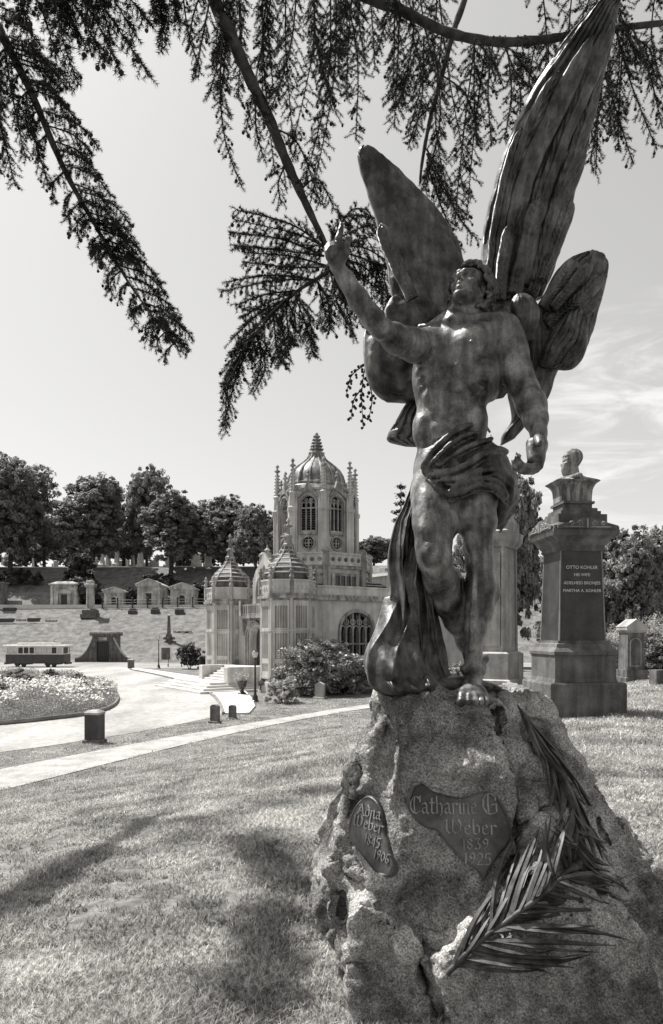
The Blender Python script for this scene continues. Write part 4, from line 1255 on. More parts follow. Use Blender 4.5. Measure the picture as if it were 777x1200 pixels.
d2 = loft([(480, 640, 494, 640, 3.36, 3.36, .03), (472, 668, 500, 672, 3.34, 3.35, .07), (474, 690, 506, 700, 3.33, 3.36, .08), (480, 712, 512, 735, 3.33, 3.40, .07), (484, 745, 520, 770, 3.33, 3.44, .06), (492, 780, 532, 796, 3.36, 3.40, .05), (500, 800, 540, 806, 3.36, 3.36, .02)], 70, 40, 1, 0, seed=4, fold_fn=ff2)
def ff3(u, v): return .020 * (1 - 2 * abs(math.sin(v * 6 + 5.5 * u + .5)) ** .7) * math.exp(-((u - .35) / .4) ** 2) + .02 * math.sin(v * 9 - 3 * u) + .016 * math.sin(3.2 * math.hypot((u - .7) * 5, (v - .4) * 5)) * u
d3 = loft([(450, 700, 496, 690, 3.40, 3.40, .03), (444, 722, 494, 708, 3.36, 3.38, .06), (438, 742, 492, 730, 3.31, 3.35, .08), (430, 762, 492, 755, 3.25, 3.30, .10), (428, 785, 498, 780, 3.22, 3.28, .13), (434, 803, 500, 798, 3.22, 3.28, .12), (448, 814, 488, 810, 3.24, 3.28, .07), (462, 817, 476, 815, 3.26, 3.27, .02)], 70, 50, 1, 0, seed=5, fold_fn=ff3)
d4 = loft([(455, 800, 480, 795, 3.36, 3.36, .04), (470, 812, 540, 792, 3.34, 3.34, .12), (490, 818, 575, 800, 3.34, 3.36, .12), (520, 822, 590, 806, 3.36, 3.38, .06)], 40, 40, 5, .02, seed=6)
tag(add_lofts('drapery', [dr, d2, d3, d4], M['bronze_dark'], .010, .08), 'long heavy cloth falling from hip to rock')

# ================================================================== bronze palm frond on the rock
frond = empty('palm_frond', P(520, 1140, 2.7), 0, 'long curved bronze palm frond draped down the right side of the boulder', 'palm frond')
FR = Vector(frond.location)
fsp = [(606, 826, 3.30), (630, 862, 3.16), (655, 905, 3.04), (672, 950, 2.92), (676, 990, 2.80), (668, 1015, 2.74), (640, 1045, 2.68), (600, 1075, 2.62), (560, 1105, 2.60), (523, 1142, 2.62)]
q = spline2([(a, b) for a, b, c in fsp], 12); yy = np.interp(np.linspace(0, 1, len(q)), np.linspace(0, 1, len(fsp)), [c for a, b, c in fsp])
def onrock(a, b, y, off):
    h = rock_at(a, b, off)
    return h if h is not None and abs(h.y - y) < .8 else P(a, b, y)
sp_ = [onrock(a, b, y, .05) for (a, b), y in zip(q, yy)]
ysm = np.convolve(np.pad([v.y for v in sp_], 6, mode='edge'), np.ones(13) / 13, 'valid')
sp = [P(a, b, min(y_, v.y)) - FR for (a, b), v, y_ in zip(q, sp_, ysm)]
st = MB(); st.tube(sp, list(np.linspace(.004, .013, len(sp))), 8)
stem = st.build('stem', M['frond'] if 'frond' in M else M['bronze'], frond, smooth=60)
def leaflet(base, tip, w, bend, mb, sag=.05):
    base = Vector(base); tip = Vector(tip); d = tip - base
    side = d.cross(Vector((0, -1, .2))).normalized()
    n = 12; vs = []; fs = []
    for i in range(n + 1):
        t = i / n
        c = base + d * t + side * (bend * math.sin(math.pi * t) * d.length) + Vector((0, sag * (t - t * t) * -1.6, 0))
        ww = w * (math.sin(math.pi * min(1, t * .9 + .1)) ** .6) * (1 - t * .55) + .0006
        vs += [c - side * ww, c + Vector((0, -.009, 0)) * min(1, 4 * (1 - t)), c + side * ww, c + Vector((0, .004, 0))]
    for i in range(n):
        for k in range(4):
            j = (k + 1) % 4
            fs.append((i * 4 + k, (i + 1) * 4 + k, (i + 1) * 4 + j, i * 4 + j))
    fs += [(0, 1, 2, 3), (n * 4 + 3, n * 4 + 2, n * 4 + 1, n * 4)]
    mb.add(vs, fs)
# (stem parameter, tip px, tip py, tip Y, width, bend)
LE = []
for a in [(.98, 575, 1062, 2.66), (.95, 588, 1035, 2.70), (.91, 600, 1012, 2.72), (.88, 612, 1000, 2.74), (.85, 606, 975, 2.82), (.82, 622, 985, 2.76), (.79, 633, 968, 2.80), (.77, 646, 955, 2.82), (.74, 652, 972, 2.78), (.70, 660, 962, 2.82), (.66, 668, 960, 2.82),
          (.97, 650, 1142, 2.52), (.95, 672, 1134, 2.50), (.92, 693, 1118, 2.50), (.90, 660, 1124, 2.50), (.88, 722, 1108, 2.50), (.85, 738, 1102, 2.52), (.83, 700, 1085, 2.54), (.80, 752, 1082, 2.54), (.77, 742, 1076, 2.56), (.74, 735, 1062, 2.58), (.71, 745, 1060, 2.60), (.68, 752, 1058, 2.62), (.65, 746, 1028, 2.66), (.63, 716, 1060, 2.62),
          (.60, 700, 1006, 2.72), (.56, 690, 1010, 2.74), (.52, 684, 1012, 2.74),
          (.40, 712, 1000, 2.76), (.36, 706, 1008, 2.76), (.33, 698, 1012, 2.76), (.30, 690, 1008, 2.78), (.27, 704, 985, 2.80), (.24, 697, 990, 2.82), (.21, 690, 1000, 2.82), (.18, 684, 985, 2.86), (.15, 700, 960, 2.88), (.12, 690, 955, 2.92), (.09, 684, 940, 2.94), (.06, 676, 925, 3.0), (.03, 664, 905, 3.04),
          (.38, 664, 1012, 2.76), (.34, 658, 1000, 2.80), (.30, 668, 1004, 2.80), (.26, 660, 985, 2.84), (.22, 652, 968, 2.88), (.18, 664, 970, 2.88), (.14, 650, 945, 2.94), (.10, 645, 925, 3.0), (.06, 640, 905, 3.04), (.03, 632, 885, 3.1),
          (.62, 738, 1045, 2.66), (.60, 728, 1030, 2.68), (.57, 716, 1022, 2.70), (.54, 722, 1040, 2.68), (.50, 708, 1030, 2.7), (.47, 700, 1028, 2.72), (.43, 716, 1015, 2.74), (.64, 640, 960, 2.8), (.58, 652, 965, 2.8), (.54, 646, 985, 2.8), (.45, 656, 985, 2.84), (.48, 648, 968, 2.86), (.55, 662, 925, 2.9)]:
    LE.append(a)
for k, (t, tx, ty, tY) in enumerate(LE):
    i = min(len(sp) - 1, int(t * (len(sp) - 1)))
    tip = onrock(tx, ty, tY, random.uniform(.03, .09)) - FR
    mb = MB()
    leaflet(sp[i], tip, .015, random.uniform(-.10, .10), mb)
    # a second, narrower fold nested beside it
    leaflet(sp[max(0, i - 1)], tip.lerp(sp[i], .12) + Vector((random.uniform(-.03, .03), 0, random.uniform(-.03, .03))), .009, random.uniform(-.06, .06), mb, .08)
    mb.build('leaflet', M['frond'], frond, smooth=50)
# ================================================================== the chapel
CH = empty('chapel', (-3.1, 50.0, -2.4), rad(-56.5), 'cream stone gothic chapel with domed octagonal lantern tower and two turrets', 'chapel')
CR = rad(22.5)
def put(mb, outline, holes, depth, o, th):
    """plate whose outer face looks along angle th (chapel axes), centred at o (x,y); outline in (s,z)"""
    vs, fs = plate_mesh(outline, holes, depth)
    Rt = Matrix.Rotation(th + math.pi / 2, 4, 'Z')
    mb.add([tuple(Rt @ Vector(v) + Vector((o[0], o[1], 0))) for v in vs], fs)
def rect(s0, s1, z0, z1): return [(s0, z0), (s1, z0), (s1, z1), (s0, z1)]
def octa(mb, r, z0, z1, c=(0, 0), r1=None):
    mb.lathe([(r / math.cos(CR), z0), ((r1 or r) / math.cos(CR), z1)], 8, c[0], c[1], CR)
def off(c, th, d, t=0):
    return (c[0] + d * math.cos(th) - t * math.sin(th), c[1] + d * math.sin(th) + t * math.cos(th))
lime, limed = M['lime'], M['lime_dark']

# body of the building: solid core set behind the pierced outer walls
XW, YB = .6, 13.2
w = MB()
w.box(-10.2, XW - .5, .9, YB, 0, 6.8)
w.build('wall_core', lime, CH)
# right flank wall, pierced by the wide traceried window
w = MB()
cwin = 5.6
def wide_arch(cx, half, z0, zs, zt): return arch_pts(cx, z0, 2 * half, zs, zt, 12, .25)
put(w, rect(-6.2, 6.2, 0, 6.75), [wide_arch(cwin - 7.0, 1.5, 2.55, 4.3, 5.75)], .5, (XW - .25, 7.0), 0)
w.box(XW - .003, XW + .12, .9, 13.2, 0, .9)
for y in (8.6, 12.8): w.box(XW - .003, XW + .35, y, y + .7, 0, 6.3)
w.build('wall', lime, CH)
g_ = MB(); g_.box(XW - .49, XW - .40, cwin - 1.6, cwin + 1.6, 2.4, 5.9)
win = g_.build('window', M['glass'], CH)
w = MB()
put(w, arch_pts(cwin - 7.0, 2.35, 3.4, 4.25, 6.0, 12, .25), [wide_arch(cwin - 7.0, 1.5, 2.55, 4.3, 5.75)], .14, (XW + .05, 7.0), 0)
def tracery(mb, cx, half, z0, zs, zt, o, th, n, bar=.09, depth=.14):
    for k in range(1, n):
        s = cx - half + 2 * half * k / n
        zt_ = zs + (zt - zs) * math.sqrt(max(0, 1 - ((s - cx) / half) ** 2)) * .97
        put(mb, rect(s - bar / 2, s + bar / 2, z0, zt_), [], depth, o, th)
    put(mb, rect(cx - half, cx + half, z0 + (zs - z0) * .45, z0 + (zs - z0) * .45 + bar), [], depth * .8, o, th)
    wd = 2 * half / n
    for k in range(n):
        s = cx - half + wd * (k + .5)
        o_ = arch_pts(s, zs - .1, wd, zs + .05, zs + .5, 6, .4)
        i_ = arch_pts(s, zs - .1 + .001, wd - bar * 1.2, zs + .05, zs + .5 - bar, 6, .4)
        put(mb, o_, [i_], depth * .9, o, th)
    for k in range(n - 1):
        s = cx - half + wd * (k + 1)
        zmax = zs + (zt - zs) * math.sqrt(max(0, 1 - ((s - cx) / half) ** 2))
        if zmax > zs + .9:
            put(mb, circ(s, zs + .72, wd * .42, 8), [circ(s, zs + .72, wd * .42 - bar * .7, 8)], depth * .85, o, th)
tracery(w, cwin - 7.0, 1.5, 2.55, 4.3, 5.75, (XW - .12, 7.0), 0, 5, .11)
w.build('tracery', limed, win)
# cornice and parapet all round
w = MB()
w.box(-10.5, XW + .25, .75, YB + .25, 6.60, 6.78)
w.box(-10.35, XW + .12, .8, YB + .12, 6.78, 7.0)
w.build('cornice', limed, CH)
w = MB()
for th, o, hw in ((0, (XW - .05, 7.0), 6.2), (math.pi / 2, (-4.8, 13.1), 5.4), (math.pi, (-10.15, 7.0), 6.2)):
    n = int(hw * 2 / .55)
    put(w, rect(-hw, hw, 6.95, 7.55), [], .22, o, th)
    put(w, rect(-hw - .1, hw + .1, 7.55, 7.68), [], .36, o, th)
w.build('parapet', lime, CH)
# roof slopes up to the lantern base
w = MB()
cT = (-4.8, 5.44)
w.add([(-10, 1.1, 7.0), (XW - .3, 1.1, 7.0), (XW - .3, 13, 7.0), (-10, 13, 7.0), (-8.0, 2.6, 8.3), (-1.6, 2.6, 8.3), (-1.6, 9.0, 8.3), (-8.0, 9.0, 8.3)],
      [(0, 1, 5, 4), (1, 2, 6, 5), (2, 3, 7, 6), (3, 0, 4, 7), (4, 5, 6, 7)])
w.build('roof', M['slate'], CH)
w = MB()
for k in range(5):
    z = 7.2 + k * .24; t = (z - 7.0) / 1.3
    x = XW - .3 - t * 1.9
    w.box(x - .02, x + .16, 2.2 + t, 12.5 - t * 3.5, z, z + .09)
w.build('roof_course', M['slate_pale'], CH)
# rear wing with light flat roof, behind to the right
w = MB()
w.box(-9.5, -2.0, 13.2, 24, 0, 9.3)
w.build('rear_wing', lime, CH)
w = MB(); w.box(-9.8, -1.7, 13.0, 24.3, 9.3, 9.55); w.build('rear_roof', M['white'], CH)

# lantern base: octagon with the low mullioned window
w = MB()
octa(w, 4.05, 6.5, 9.25, cT)
base = w.build('lantern_base', lime, CH)
w = MB()
octa(w, 4.25, 9.1, 9.3, cT); octa(w, 4.15, 8.6, 8.7, cT)
for k in range(8):
    th = k * math.pi / 4 + CR; p = off(cT, th, 4.36)
    w.lathe([(.3, 6.5), (.3, 9.1), (.36, 9.3), (.28, 10.3), (.36, 10.35), (.36, 10.5), (.1, 10.7)], 8, p[0], p[1])
w.build('pilasters', limed, CH)
w = MB()
for k in range(8):
    th = k * math.pi / 4
    hs = 4.15 * math.tan(CR) - .25
    n = 5
    put(w, rect(-hs, hs, 9.35, 10.2), [circ(-hs + (2 * hs) * (j + .5) / n, 9.8, .2, 6) for j in range(n)], .16, off(cT, th, 4.12), th)
    put(w, rect(-hs, hs, 10.2, 10.33), [], .3, off(cT, th, 4.12), th)
w.build('balustrade', lime, CH)
# stair window on the flank face
for th in (0, -math.pi / 2):
    w = MB(); put(w, rect(-1.05, 1.05, 7.5, 8.6), [], .06, off(cT, th, 4.08), th); wo_ = w.build('window', M['glass'], CH)
    w = MB()
    put(w, rect(-1.25, 1.25, 7.4, 8.75), [rect(-1.0 + .5 * j + .05, -1.0 + .5 * j + .45, 7.5, 8.55) for j in range(4)], .22, off(cT, th, 4.10), th)
    w.build('tracery', limed, wo_)

# lantern tower
RA = 2.92
w = MB(); octa(w, RA - .55, 9.7, 15.4, cT); w.build('lantern_core', M['glass'], CH)
walls = MB(); trac = MB()
for k in range(8):
    th = k * math.pi / 4
    hs = RA * math.tan(CR) + .02
    op = arch_pts(0, 12.15, 1.15, 14.15, 14.85, 8, .3)
    ring_ = circ(0, 11.2, .46, 14)
    put(walls, rect(-hs, hs, 9.7, 15.35), [op, ring_], .34, off(cT, th, RA - .17), th)
    o = off(cT, th, RA - .12)
    for s in (-.19, .19): put(trac, rect(s - .04, s + .04, 12.15, 14.6), [], .14, o, th)
    put(trac, rect(-.57, .57, 13.85, 13.95), [], .12, o, th)
    for s in (-.38, 0, .38):
        put(trac, arch_pts(s, 13.95, .38, 14.1, 14.4, 5, .4), [arch_pts(s, 13.951, .27, 14.1, 14.32, 5, .4)], .12, o, th)
    for s in (-.19, .19): put(trac, circ(s, 14.52, .15, 8), [circ(s, 14.52, .09, 8)], .12, o, th)
    # quatrefoil roundel
    q_ = [(.30 * math.cos(a) * (1 + .28 * math.cos(4 * a)), 11.2 + .30 * math.sin(a) * (1 + .28 * math.cos(4 * a))) for a in [2 * math.pi * i / 32 for i in range(32)]]
    put(trac, rect(-.44, .44, 11.17, 11.23), [], .1, o, th); put(trac, rect(-.03, .03, 10.76, 11.64), [], .1, o, th)
    for a in range(4):
        aa = math.pi / 4 + a * math.pi / 2
        put(trac, circ(.2 * math.cos(aa), 11.2 + .2 * math.sin(aa), .15, 8), [circ(.2 * math.cos(aa), 11.2 + .2 * math.sin(aa), .1, 8)], .1, o, th)
    # hood mould and roundel frame
    put(trac, arch_pts(0, 12.0, 1.45, 14.15, 15.02, 10, .3), [arch_pts(0, 12.001, 1.2, 14.15, 14.88, 10, .3)], .2, off(cT, th, RA + .05), th)
    put(trac, circ(0, 11.2, .58, 16), [circ(0, 11.2, .47, 16)], .16, off(cT, th, RA + .03), th)
    put(trac, rect(-.7, .7, 11.85, 12.0), [], .22, off(cT, th, RA + .03), th)
    for j in range(6):
        s = -.55 + j * .22
        put(trac, circ(s, 11.93 - .17, .07, 5), [], .12, off(cT, th, RA + .03), th)
    louv = MB()
    for j in range(9):
        put(louv, rect(-.56, .56, 12.2 + j * .18, 12.29 + j * .18), [], .1, off(cT, th, RA - .33), th)
    louv.build('louvre', M['slate'], CH)
    # ogee gable over the window
    gp = [(-.85, 14.6), (-.55, 15.15), (-.22, 15.5), (-.07, 15.95), (0, 16.1), (.07, 15.95), (.22, 15.5), (.55, 15.15), (.85, 14.6), (.60, 14.85), (.3, 15.12), (0, 15.22), (-.3, 15.12), (-.60, 14.85)]
    put(trac, gp, [], .24, off(cT, th, RA + .06), th)
    p = off(cT, th, RA + .06)
    trac.lathe([(.07, 15.9), (.06, 16.3), (.17, 16.38), (.17, 16.48), (.06, 16.56), (.12, 16.66), (.02, 16.85)], 6, p[0], p[1])
walls.build('lantern_wall', lime, CH)
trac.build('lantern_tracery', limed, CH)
w = MB(); octa(w, RA + .14, 15.28, 15.45, cT); octa(w, RA + .05, 15.45, 15.75, cT, RA - .1); octa(w, RA + .16, 9.72, 9.98, cT); octa(w, RA + .1, 10.3, 10.42, cT)
w.build('lantern_cornice', limed, CH)
# piers with crocketed pinnacles
for k in range(8):
    th = k * math.pi / 4 + CR
    p = off(cT, th, RA / math.cos(CR) + .05)
    w = MB()
    w.lathe([(.40, 9.7), (.40, 10.4), (.33, 10.5), (.33, 13.6), (.42, 13.7), (.42, 13.95), (.30, 14.05), (.28, 15.0), (.36, 15.1), (.20, 15.25), (.17, 16.4), (.11, 17.0)], 8, p[0], p[1])
    for s in (-1, 1):
        q = off(p, th + math.pi / 2, s * .34)
        w.lathe([(.10, 9.7), (.10, 13.7), (.14, 13.8), (.08, 14.5), (.02, 14.9)], 6, q[0], q[1])
    pier = w.build('pier', lime, CH)
    w = MB()
    for j in range(7):
        z = 15.3 + j * .26
        for a in range(4):
            aa = th + a * math.pi / 2
            q = off(p, aa, .24 - j * .014)
            w.ball((q[0], q[1], z), (.075, .075, .06), 5, 3)
    w.lathe([(.08, 16.95), (.08, 17.1), (.24, 17.18), (.24, 17.28), (.09, 17.34), (.07, 17.5), (.16, 17.57), (.13, 17.68), (.02, 17.8)], 6, p[0], p[1])
    w.build('pinnacle', limed, pier)
# dome
def oct_shell(mb, prof, c):
    mb.lathe([(r / math.cos(CR), z) for r, z in prof], 8, c[0], c[1], CR)
DP = [(2.72, 15.6), (2.62, 15.9), (2.40, 16.1), (2.32, 16.6), (2.18, 17.1), (1.92, 17.6), (1.52, 18.05), (1.08, 18.42), (.76, 18.75), (.58, 19.1), (.52, 19.35)]
DP = [(r, 15.6 + (z - 15.6) * .87) for r, z in DP]
w = MB(); w.lathe(DP, 32, cT[0], cT[1]); w.build('dome', M['lead'], CH, smooth=50)
w = MB()
for k in range(8):
    th = k * math.pi / 4 + CR
    w.tube([Vector((*off(cT, th, r + .03), z)) for r, z in DP[2:]], [.10] * 4 + [.08] * (len(DP) - 6), 6)
for k in range(8):
    th = k * math.pi / 4
    w.tube([Vector((*off(cT, th, r + .02), z)) for r, z in DP[2:]], .045, 5)
w.lathe([(2.5, 15.9), (2.55, 16.0), (2.55, 16.12), (2.35, 16.2)], 24, cT[0], cT[1])
w.build('dome_rib', limed, CH)
w = MB()
pr = [(.62, 19.2), (.70, 19.35), (.5, 19.45)]
for j in range(5):
    r = .46 - j * .06; z = 19.5 + j * .3
    pr += [(r * .72, z), (r * .72, z + .12), (r * 1.25, z + .2), (r * .7, z + .29)]
pr += [(.10, 21.0), (.16, 21.05), (.12, 21.2), (.02, 21.32)]
zc_ = lambda z: 15.6 + (z - 15.6) * .87
w.lathe([(r, zc_(z)) for r, z in pr], 8, cT[0], cT[1])
for j in range(5):
    for a in range(8):
        q = off(cT, a * math.pi / 4, .50 - .075 * j); w.ball((q[0], q[1], zc_(19.7 + j * .3)), (.12, .12, .08), 5, 3)
w.build('finial', limed, CH)

# turrets
def turret(c):
    R = 1.72
    t = MB(); octa(t, R, 0, 6.75, c)
    tw = t.build('turret', lime, CH)
    t = MB()
    octa(t, R + .18, 0, .75, c, R + .18); octa(t, R + .14, .75, .95, c, R + .03)
    for k in range(8):
        th = k * math.pi / 4; hs = R * math.tan(CR)
        p = off(c, th + CR, R / math.cos(CR))
        t.lathe([(.17, .8), (.15, 1.0), (.15, 6.5), (.2, 6.6)], 6, p[0], p[1])
        nf = 5
        holes = [arch_pts(-hs + .34 + (2 * hs - .68) * j / (nf - 1), z0, .15, z1 - .12, z1, 4, .3) for z0, z1 in ((1.5, 2.1), (2.4, 4.2), (4.55, 6.1)) for j in range(nf)]
        put(t, rect(-hs + .13, hs - .13, 1.15, 6.45), holes, .16, off(c, th, R + .05), th)
        put(t, rect(-hs, hs, 1.0, 1.16), [], .26, off(c, th, R + .04), th)
        put(t, rect(-hs, hs, 4.3, 4.42), [], .24, off(c, th, R + .04), th)
    t.build('panelling', lime, tw)
    t = MB(); octa(t, R + .12, 6.45, 6.6, c); octa(t, R + .30, 6.6, 6.78, c); octa(t, R + .22, 6.78, 6.95, c)
    t.build('cornice', limed, tw)
    t = MB()
    for k in range(8):
        th = k * math.pi / 4; hs = (R + .12) * math.tan(CR)
        put(t, rect(-hs, hs, 6.9, 7.8), [], .18, off(c, th, R + .05), th)
        put(t, rect(-hs - .04, hs + .04, 7.8, 7.92), [], .3, off(c, th, R + .05), th)
        for j in range(4): put(t, circ(-hs + 2 * hs * (j + .5) / 4, 7.35, .12, 5), [], .06, off(c, th, R + .16), th)
    octa(t, R, 6.9, 7.75, c)
    t.build('parapet', lime, tw)
    t = MB()
    for k in range(8):
        p = off(c, k * math.pi / 4 + CR, (R + .1) / math.cos(CR))
        t = MB()
        t.lathe([(.16, 6.9), (.15, 8.0), (.2, 8.08), (.14, 8.2), (.08, 8.35), (.18, 8.44), (.18, 8.54), (.07, 8.6), (.12, 8.7), (.02, 8.85)], 6, p[0], p[1])
        t.build('pinnacle', limed, tw)
    # stepped ogee dome
    t = MB()
    prof = [(1.50, 7.75), (1.56, 8.1)]
    steps = [(1.56, 8.1), (1.50, 8.45), (1.36, 8.8), (1.14, 9.12), (.84, 9.45), (.56, 9.78), (.38, 10.1), (.30, 10.4)]
    for j in range(len(steps) - 1):
        prof += [(steps[j][0], steps[j][1]), (steps[j + 1][0] + .04, steps[j + 1][1] - .03)]
    prof += [(.32, 10.45)]
    oct_shell(t, prof, c)
    dm = t.build('turret_dome', M['slate'], tw)
    t = MB()
    for j in range(1, len(steps) - 1):
        r, z = steps[j]
        oct_shell(t, [(r + .01, z - .07), (r + .07, z - .05), (r + .05, z + .02), (r - .08, z + .07)], c)
    t.build('dome_course', M['slate_pale'], dm)
    t = MB()
    for k in range(8):
        th = k * math.pi / 4 + CR
        t.tube([Vector((*off(c, th, r / math.cos(CR) + .02), z)) for r, z in steps], .055, 5)
    t.build('dome_rib', limed, dm)
    t = MB()
    t.lathe([(.40, 10.35), (.44, 10.5), (.30, 10.6), (.26, 10.95), (.38, 11.05), (.36, 11.15), (.16, 11.25), (.12, 11.7), (.24, 11.78), (.24, 11.88), (.1, 11.95), (.08, 12.1), (.17, 12.2), (.1, 12.32), (.02, 12.45)], 8, c[0], c[1])
    for a in range(8):
        q = off(c, a * math.pi / 4, .26); t.ball((q[0], q[1], 11.84), .08, 5, 3)
    t.build('finial', limed, dm)
turret((0, 0)); turret((-9.6, 0))

# entrance porch between the turrets
w = MB()
put(w, rect(-3.15, 3.15, 0, 6.3), [arch_pts(0, 1.7, 2.1, 3.7, 4.75, 10, .35)], .9, (-4.8, .35), -math.pi / 2)
w.build('porch_wall', lime, CH)
w = MB()
for d, g_w in ((.0, 2.9), (.1, 2.55)):
    put(w, arch_pts(0, 1.7, g_w, 3.75, 5.0 + (g_w - 2.5) * .5, 12, .35), [arch_pts(0, 1.701, g_w - .26, 3.75, 4.87 + (g_w - 2.5) * .5, 12, .35)], .18, (-4.8, -.20 - .05 + d), -math.pi / 2)
put(w, rect(-1.75, 1.75, 5.35, 5.55), [], .5, (-4.8, -.3), -math.pi / 2)
for j in range(11): w.box(-4.8 - 1.6 + j * .3, -4.8 - 1.5 + j * .3, -.42, -.15, 5.18, 5.35)
for s in (-1, 1): w.box(-4.8 + s * 1.7 - .14, -4.8 + s * 1.7 + .14, -.42, -.1, 4.0, 5.4)
w.build('porch_moulding', limed, CH)
w = MB()
put(w, rect(-1.75, 1.75, 5.6, 6.45), [rect(-1.5 + .32 * j, -1.5 + .32 * j + .16, 5.72, 6.3) for j in range(10)], .14, (-4.8, -.45), -math.pi / 2)
for s in (-1, 1):
    w.box(-4.8 + s * 1.78 - .16, -4.8 + s * 1.78 + .16, -.6, -.28, 5.56, 6.75)
w.box(-6.6, -3.0, -.52, 0, 5.55, 5.62)
w.build('balcony', limed, CH)
w = MB(); w.box(-5.9, -3.7, .5, .58, 1.7, 4.9); dr_ = w.build('door', M['bark'], CH)
w = MB(); w.box(-4.83, -4.77, .44, .5, 1.7, 4.7); 
for s in (-1, 1): w.lathe([(.05, 2.9), (.05, 3.1)], 6, -4.8 + s * .15, .42)
w.build('handle', M['iron'], dr_)
# recessed ogee gable above
w = MB()
og = []
for i in range(0, 13):
    a = math.pi * (1 - i / 12)
    x = 1.9 * math.cos(a); z = 7.6 + 2.1 * math.sin(a) ** .8
    if i == 6: z = 10.5
    if i in (5, 7): z = 9.85
    og.append((x, z))
outer = [(-1.9, 6.2)] + og + [(1.9, 6.2)]
inner = [(-1.4, 6.25)] + [(x * .74, 6.3 + (z - 6.2) * .76) for x, z in og] + [(1.4, 6.25)]
put(w, outer, [inner], .6, (-4.8, .9), -math.pi / 2)
w.lathe([(.2, 10.3), (.14, 10.55), (.26, 10.62), (.24, 10.7), (.1, 10.8), (.02, 11.1)], 8, -4.8, .9)
for x, z in og[1:-1]: w.ball((-4.8 + x * 1.03, .9, z + .06), (.13, .2, .12), 5, 3)
w.build('gable', lime, CH)
w = MB(); w.box(-6.3, -3.3, 1.2, 1.3, 6.3, 8.9); w.build('gable_window', M['glass'], CH)
w = MB()
w.box(-7.4, -6.8, 1.4, 2.2, 6.9, 9.6, .05)
w.build('buttress', lime, CH)
w = MB(); w.box(-2.8, -2.2, 1.4, 2.2, 6.9, 9.6, .05)
w.build('buttress', lime, CH)

# steps and their cheek walls
for k in range(4):
    w = MB(); d = k * .42
    w.box(-10.2 + d * .6, -1.2 - d, -6.2 + d, -1.0, -.1, .17 * (k + 1), .03)
    w.build('step', M['walk'], CH)
for k in range(6):
    w = MB(); w.box(-6.7, -2.9, -3.6 + k * .34, -.2, .68, .68 + .17 * (k + 1), .02)
    w.build('step', M['walk'], CH)
w = MB()
w.box(-2.88, -2.2, -3.7, -.9, .0, 1.75, .04)
w.build('cheek_wall', lime, CH)
w = MB(); w.box(-7.4, -6.72, -3.7, -.9, .0, 1.75, .04)
w.build('cheek_wall', lime, CH)
# ================================================================== street lamps
def lamp(loc, h, label):
    o = empty('street_lamp', loc, 0, label, 'street lamp', 'black lamp posts by the road')
    m = MB(); m.lathe([(.24, 0), (.24, .08), (.17, .14), (.16, .35), (.10, .45), (.075, .6), (.055, h * .55), (.045, h - .62), (.075, h - .58), (.05, h - .52), (.10, h - .44)], 12)
    m.build('post', M['iron'], o, smooth=35)
    m = MB(); m.lathe([(.11, h - .44), (.17, h - .28), (.185, h - .16), (.165, h - .10)], 10); m.build('globe', M['milk'], o, smooth=60)
    m = MB(); m.lathe([(.19, h - .105), (.17, h - .07), (.08, h - .02), (.03, h), (.035, h + .04), (.01, h + .07)], 10); m.build('cap', M['iron'], o, smooth=40)
    return o
p = hitg(299, 823); lamp(p, 61 / FPX * p.y, 'black lamp post on the grass in front of the chapel steps')
p = Vector((*fl(186, 783.5), -2.4)); lamp(p, 38 / FPX * p.y, 'black lamp post on the far side of the plaza near the white-framed board')

# ================================================================== streetcar
p = Vector((*fl(45, 781.5), -2.39))
TR = empty('streetcar', p, rad(-1.5), 'old dark streetcar with pale window band and light roof', 'streetcar')
Lh = 3.75
m = MB(); m.box(-Lh, Lh, -1.1, 1.1, .45, 1.62, .04); m.build('lower_body', M['paint_dark'], TR)
m = MB(); m.box(-Lh + .06, Lh - .06, -1.12, 1.12, 1.62, 1.74); m.box(-Lh + .06, Lh - .06, -1.12, 1.12, 2.52, 2.68)
for k in range(11):
    x = -Lh + .1 + k * (2 * Lh - .32) / 10
    m.box(x, x + .12, -1.11, -1.0, 1.74, 2.52); m.box(x, x + .12, 1.0, 1.11, 1.74, 2.52)
m.build('window_frame', M['paint_pale'], TR)
for k in range(10):
    x = -Lh + .22 + k * (2 * Lh - .32) / 10
    m = MB(); m.box(x + .003, x + (2 * Lh - .32) / 10 - .123, -1.04, -1.02, 1.745, 2.515); m.build('window', M['glass'] if k in (2, 3, 4, 8) else M['curtain'] if 'curtain' in M else M['paint_pale'], TR)
m = MB(); m.box(-Lh + .3, Lh - .3, -.95, .95, .5, 2.6); m.build('interior', M['paint_dark'], TR)
m = MB(); m.box(-Lh - .25, Lh + .25, -1.25, 1.25, 2.68, 2.82, .06); m.build('roof', M['white'], TR)
m = MB(); m.box(-Lh + 1.3, Lh - 1.1, -.7, .7, 2.82, 3.10, .05); m.build('clerestory', M['paint_pale'], TR)
m = MB(); m.box(-Lh + .15, -Lh + .35, -.2, .2, 3.1, 3.1 + .01)
for x in (-2.3, -1.5, 1.6, 2.4):
    w = MB(); w.v = []; w.M = Matrix.Translation((x, -.85, .33)) @ Matrix.Rotation(rad(90), 4, 'X'); w.lathe([(.33, -.06), (.33, .02), (.26, .03), (.26, .08), (.1, .09)], 14); w.build('wheel', M['iron'], TR)
m = MB(); m.box(-2.8, -1.0, -.7, .7, .3, .5); m.build('truck', M['iron'], TR); m = MB(); m.box(1.1, 2.9, -.7, .7, .3, .5); m.build('truck', M['iron'], TR)
m = MB(); m.box(-Lh - .25, -Lh - .001, -.9, .9, .35, .6); m.build('bumper', M['iron'], TR)
m = MB(); m.box(Lh + .001, Lh + .25, -.9, .9, .35, .6); m.build('bumper', M['iron'], TR)
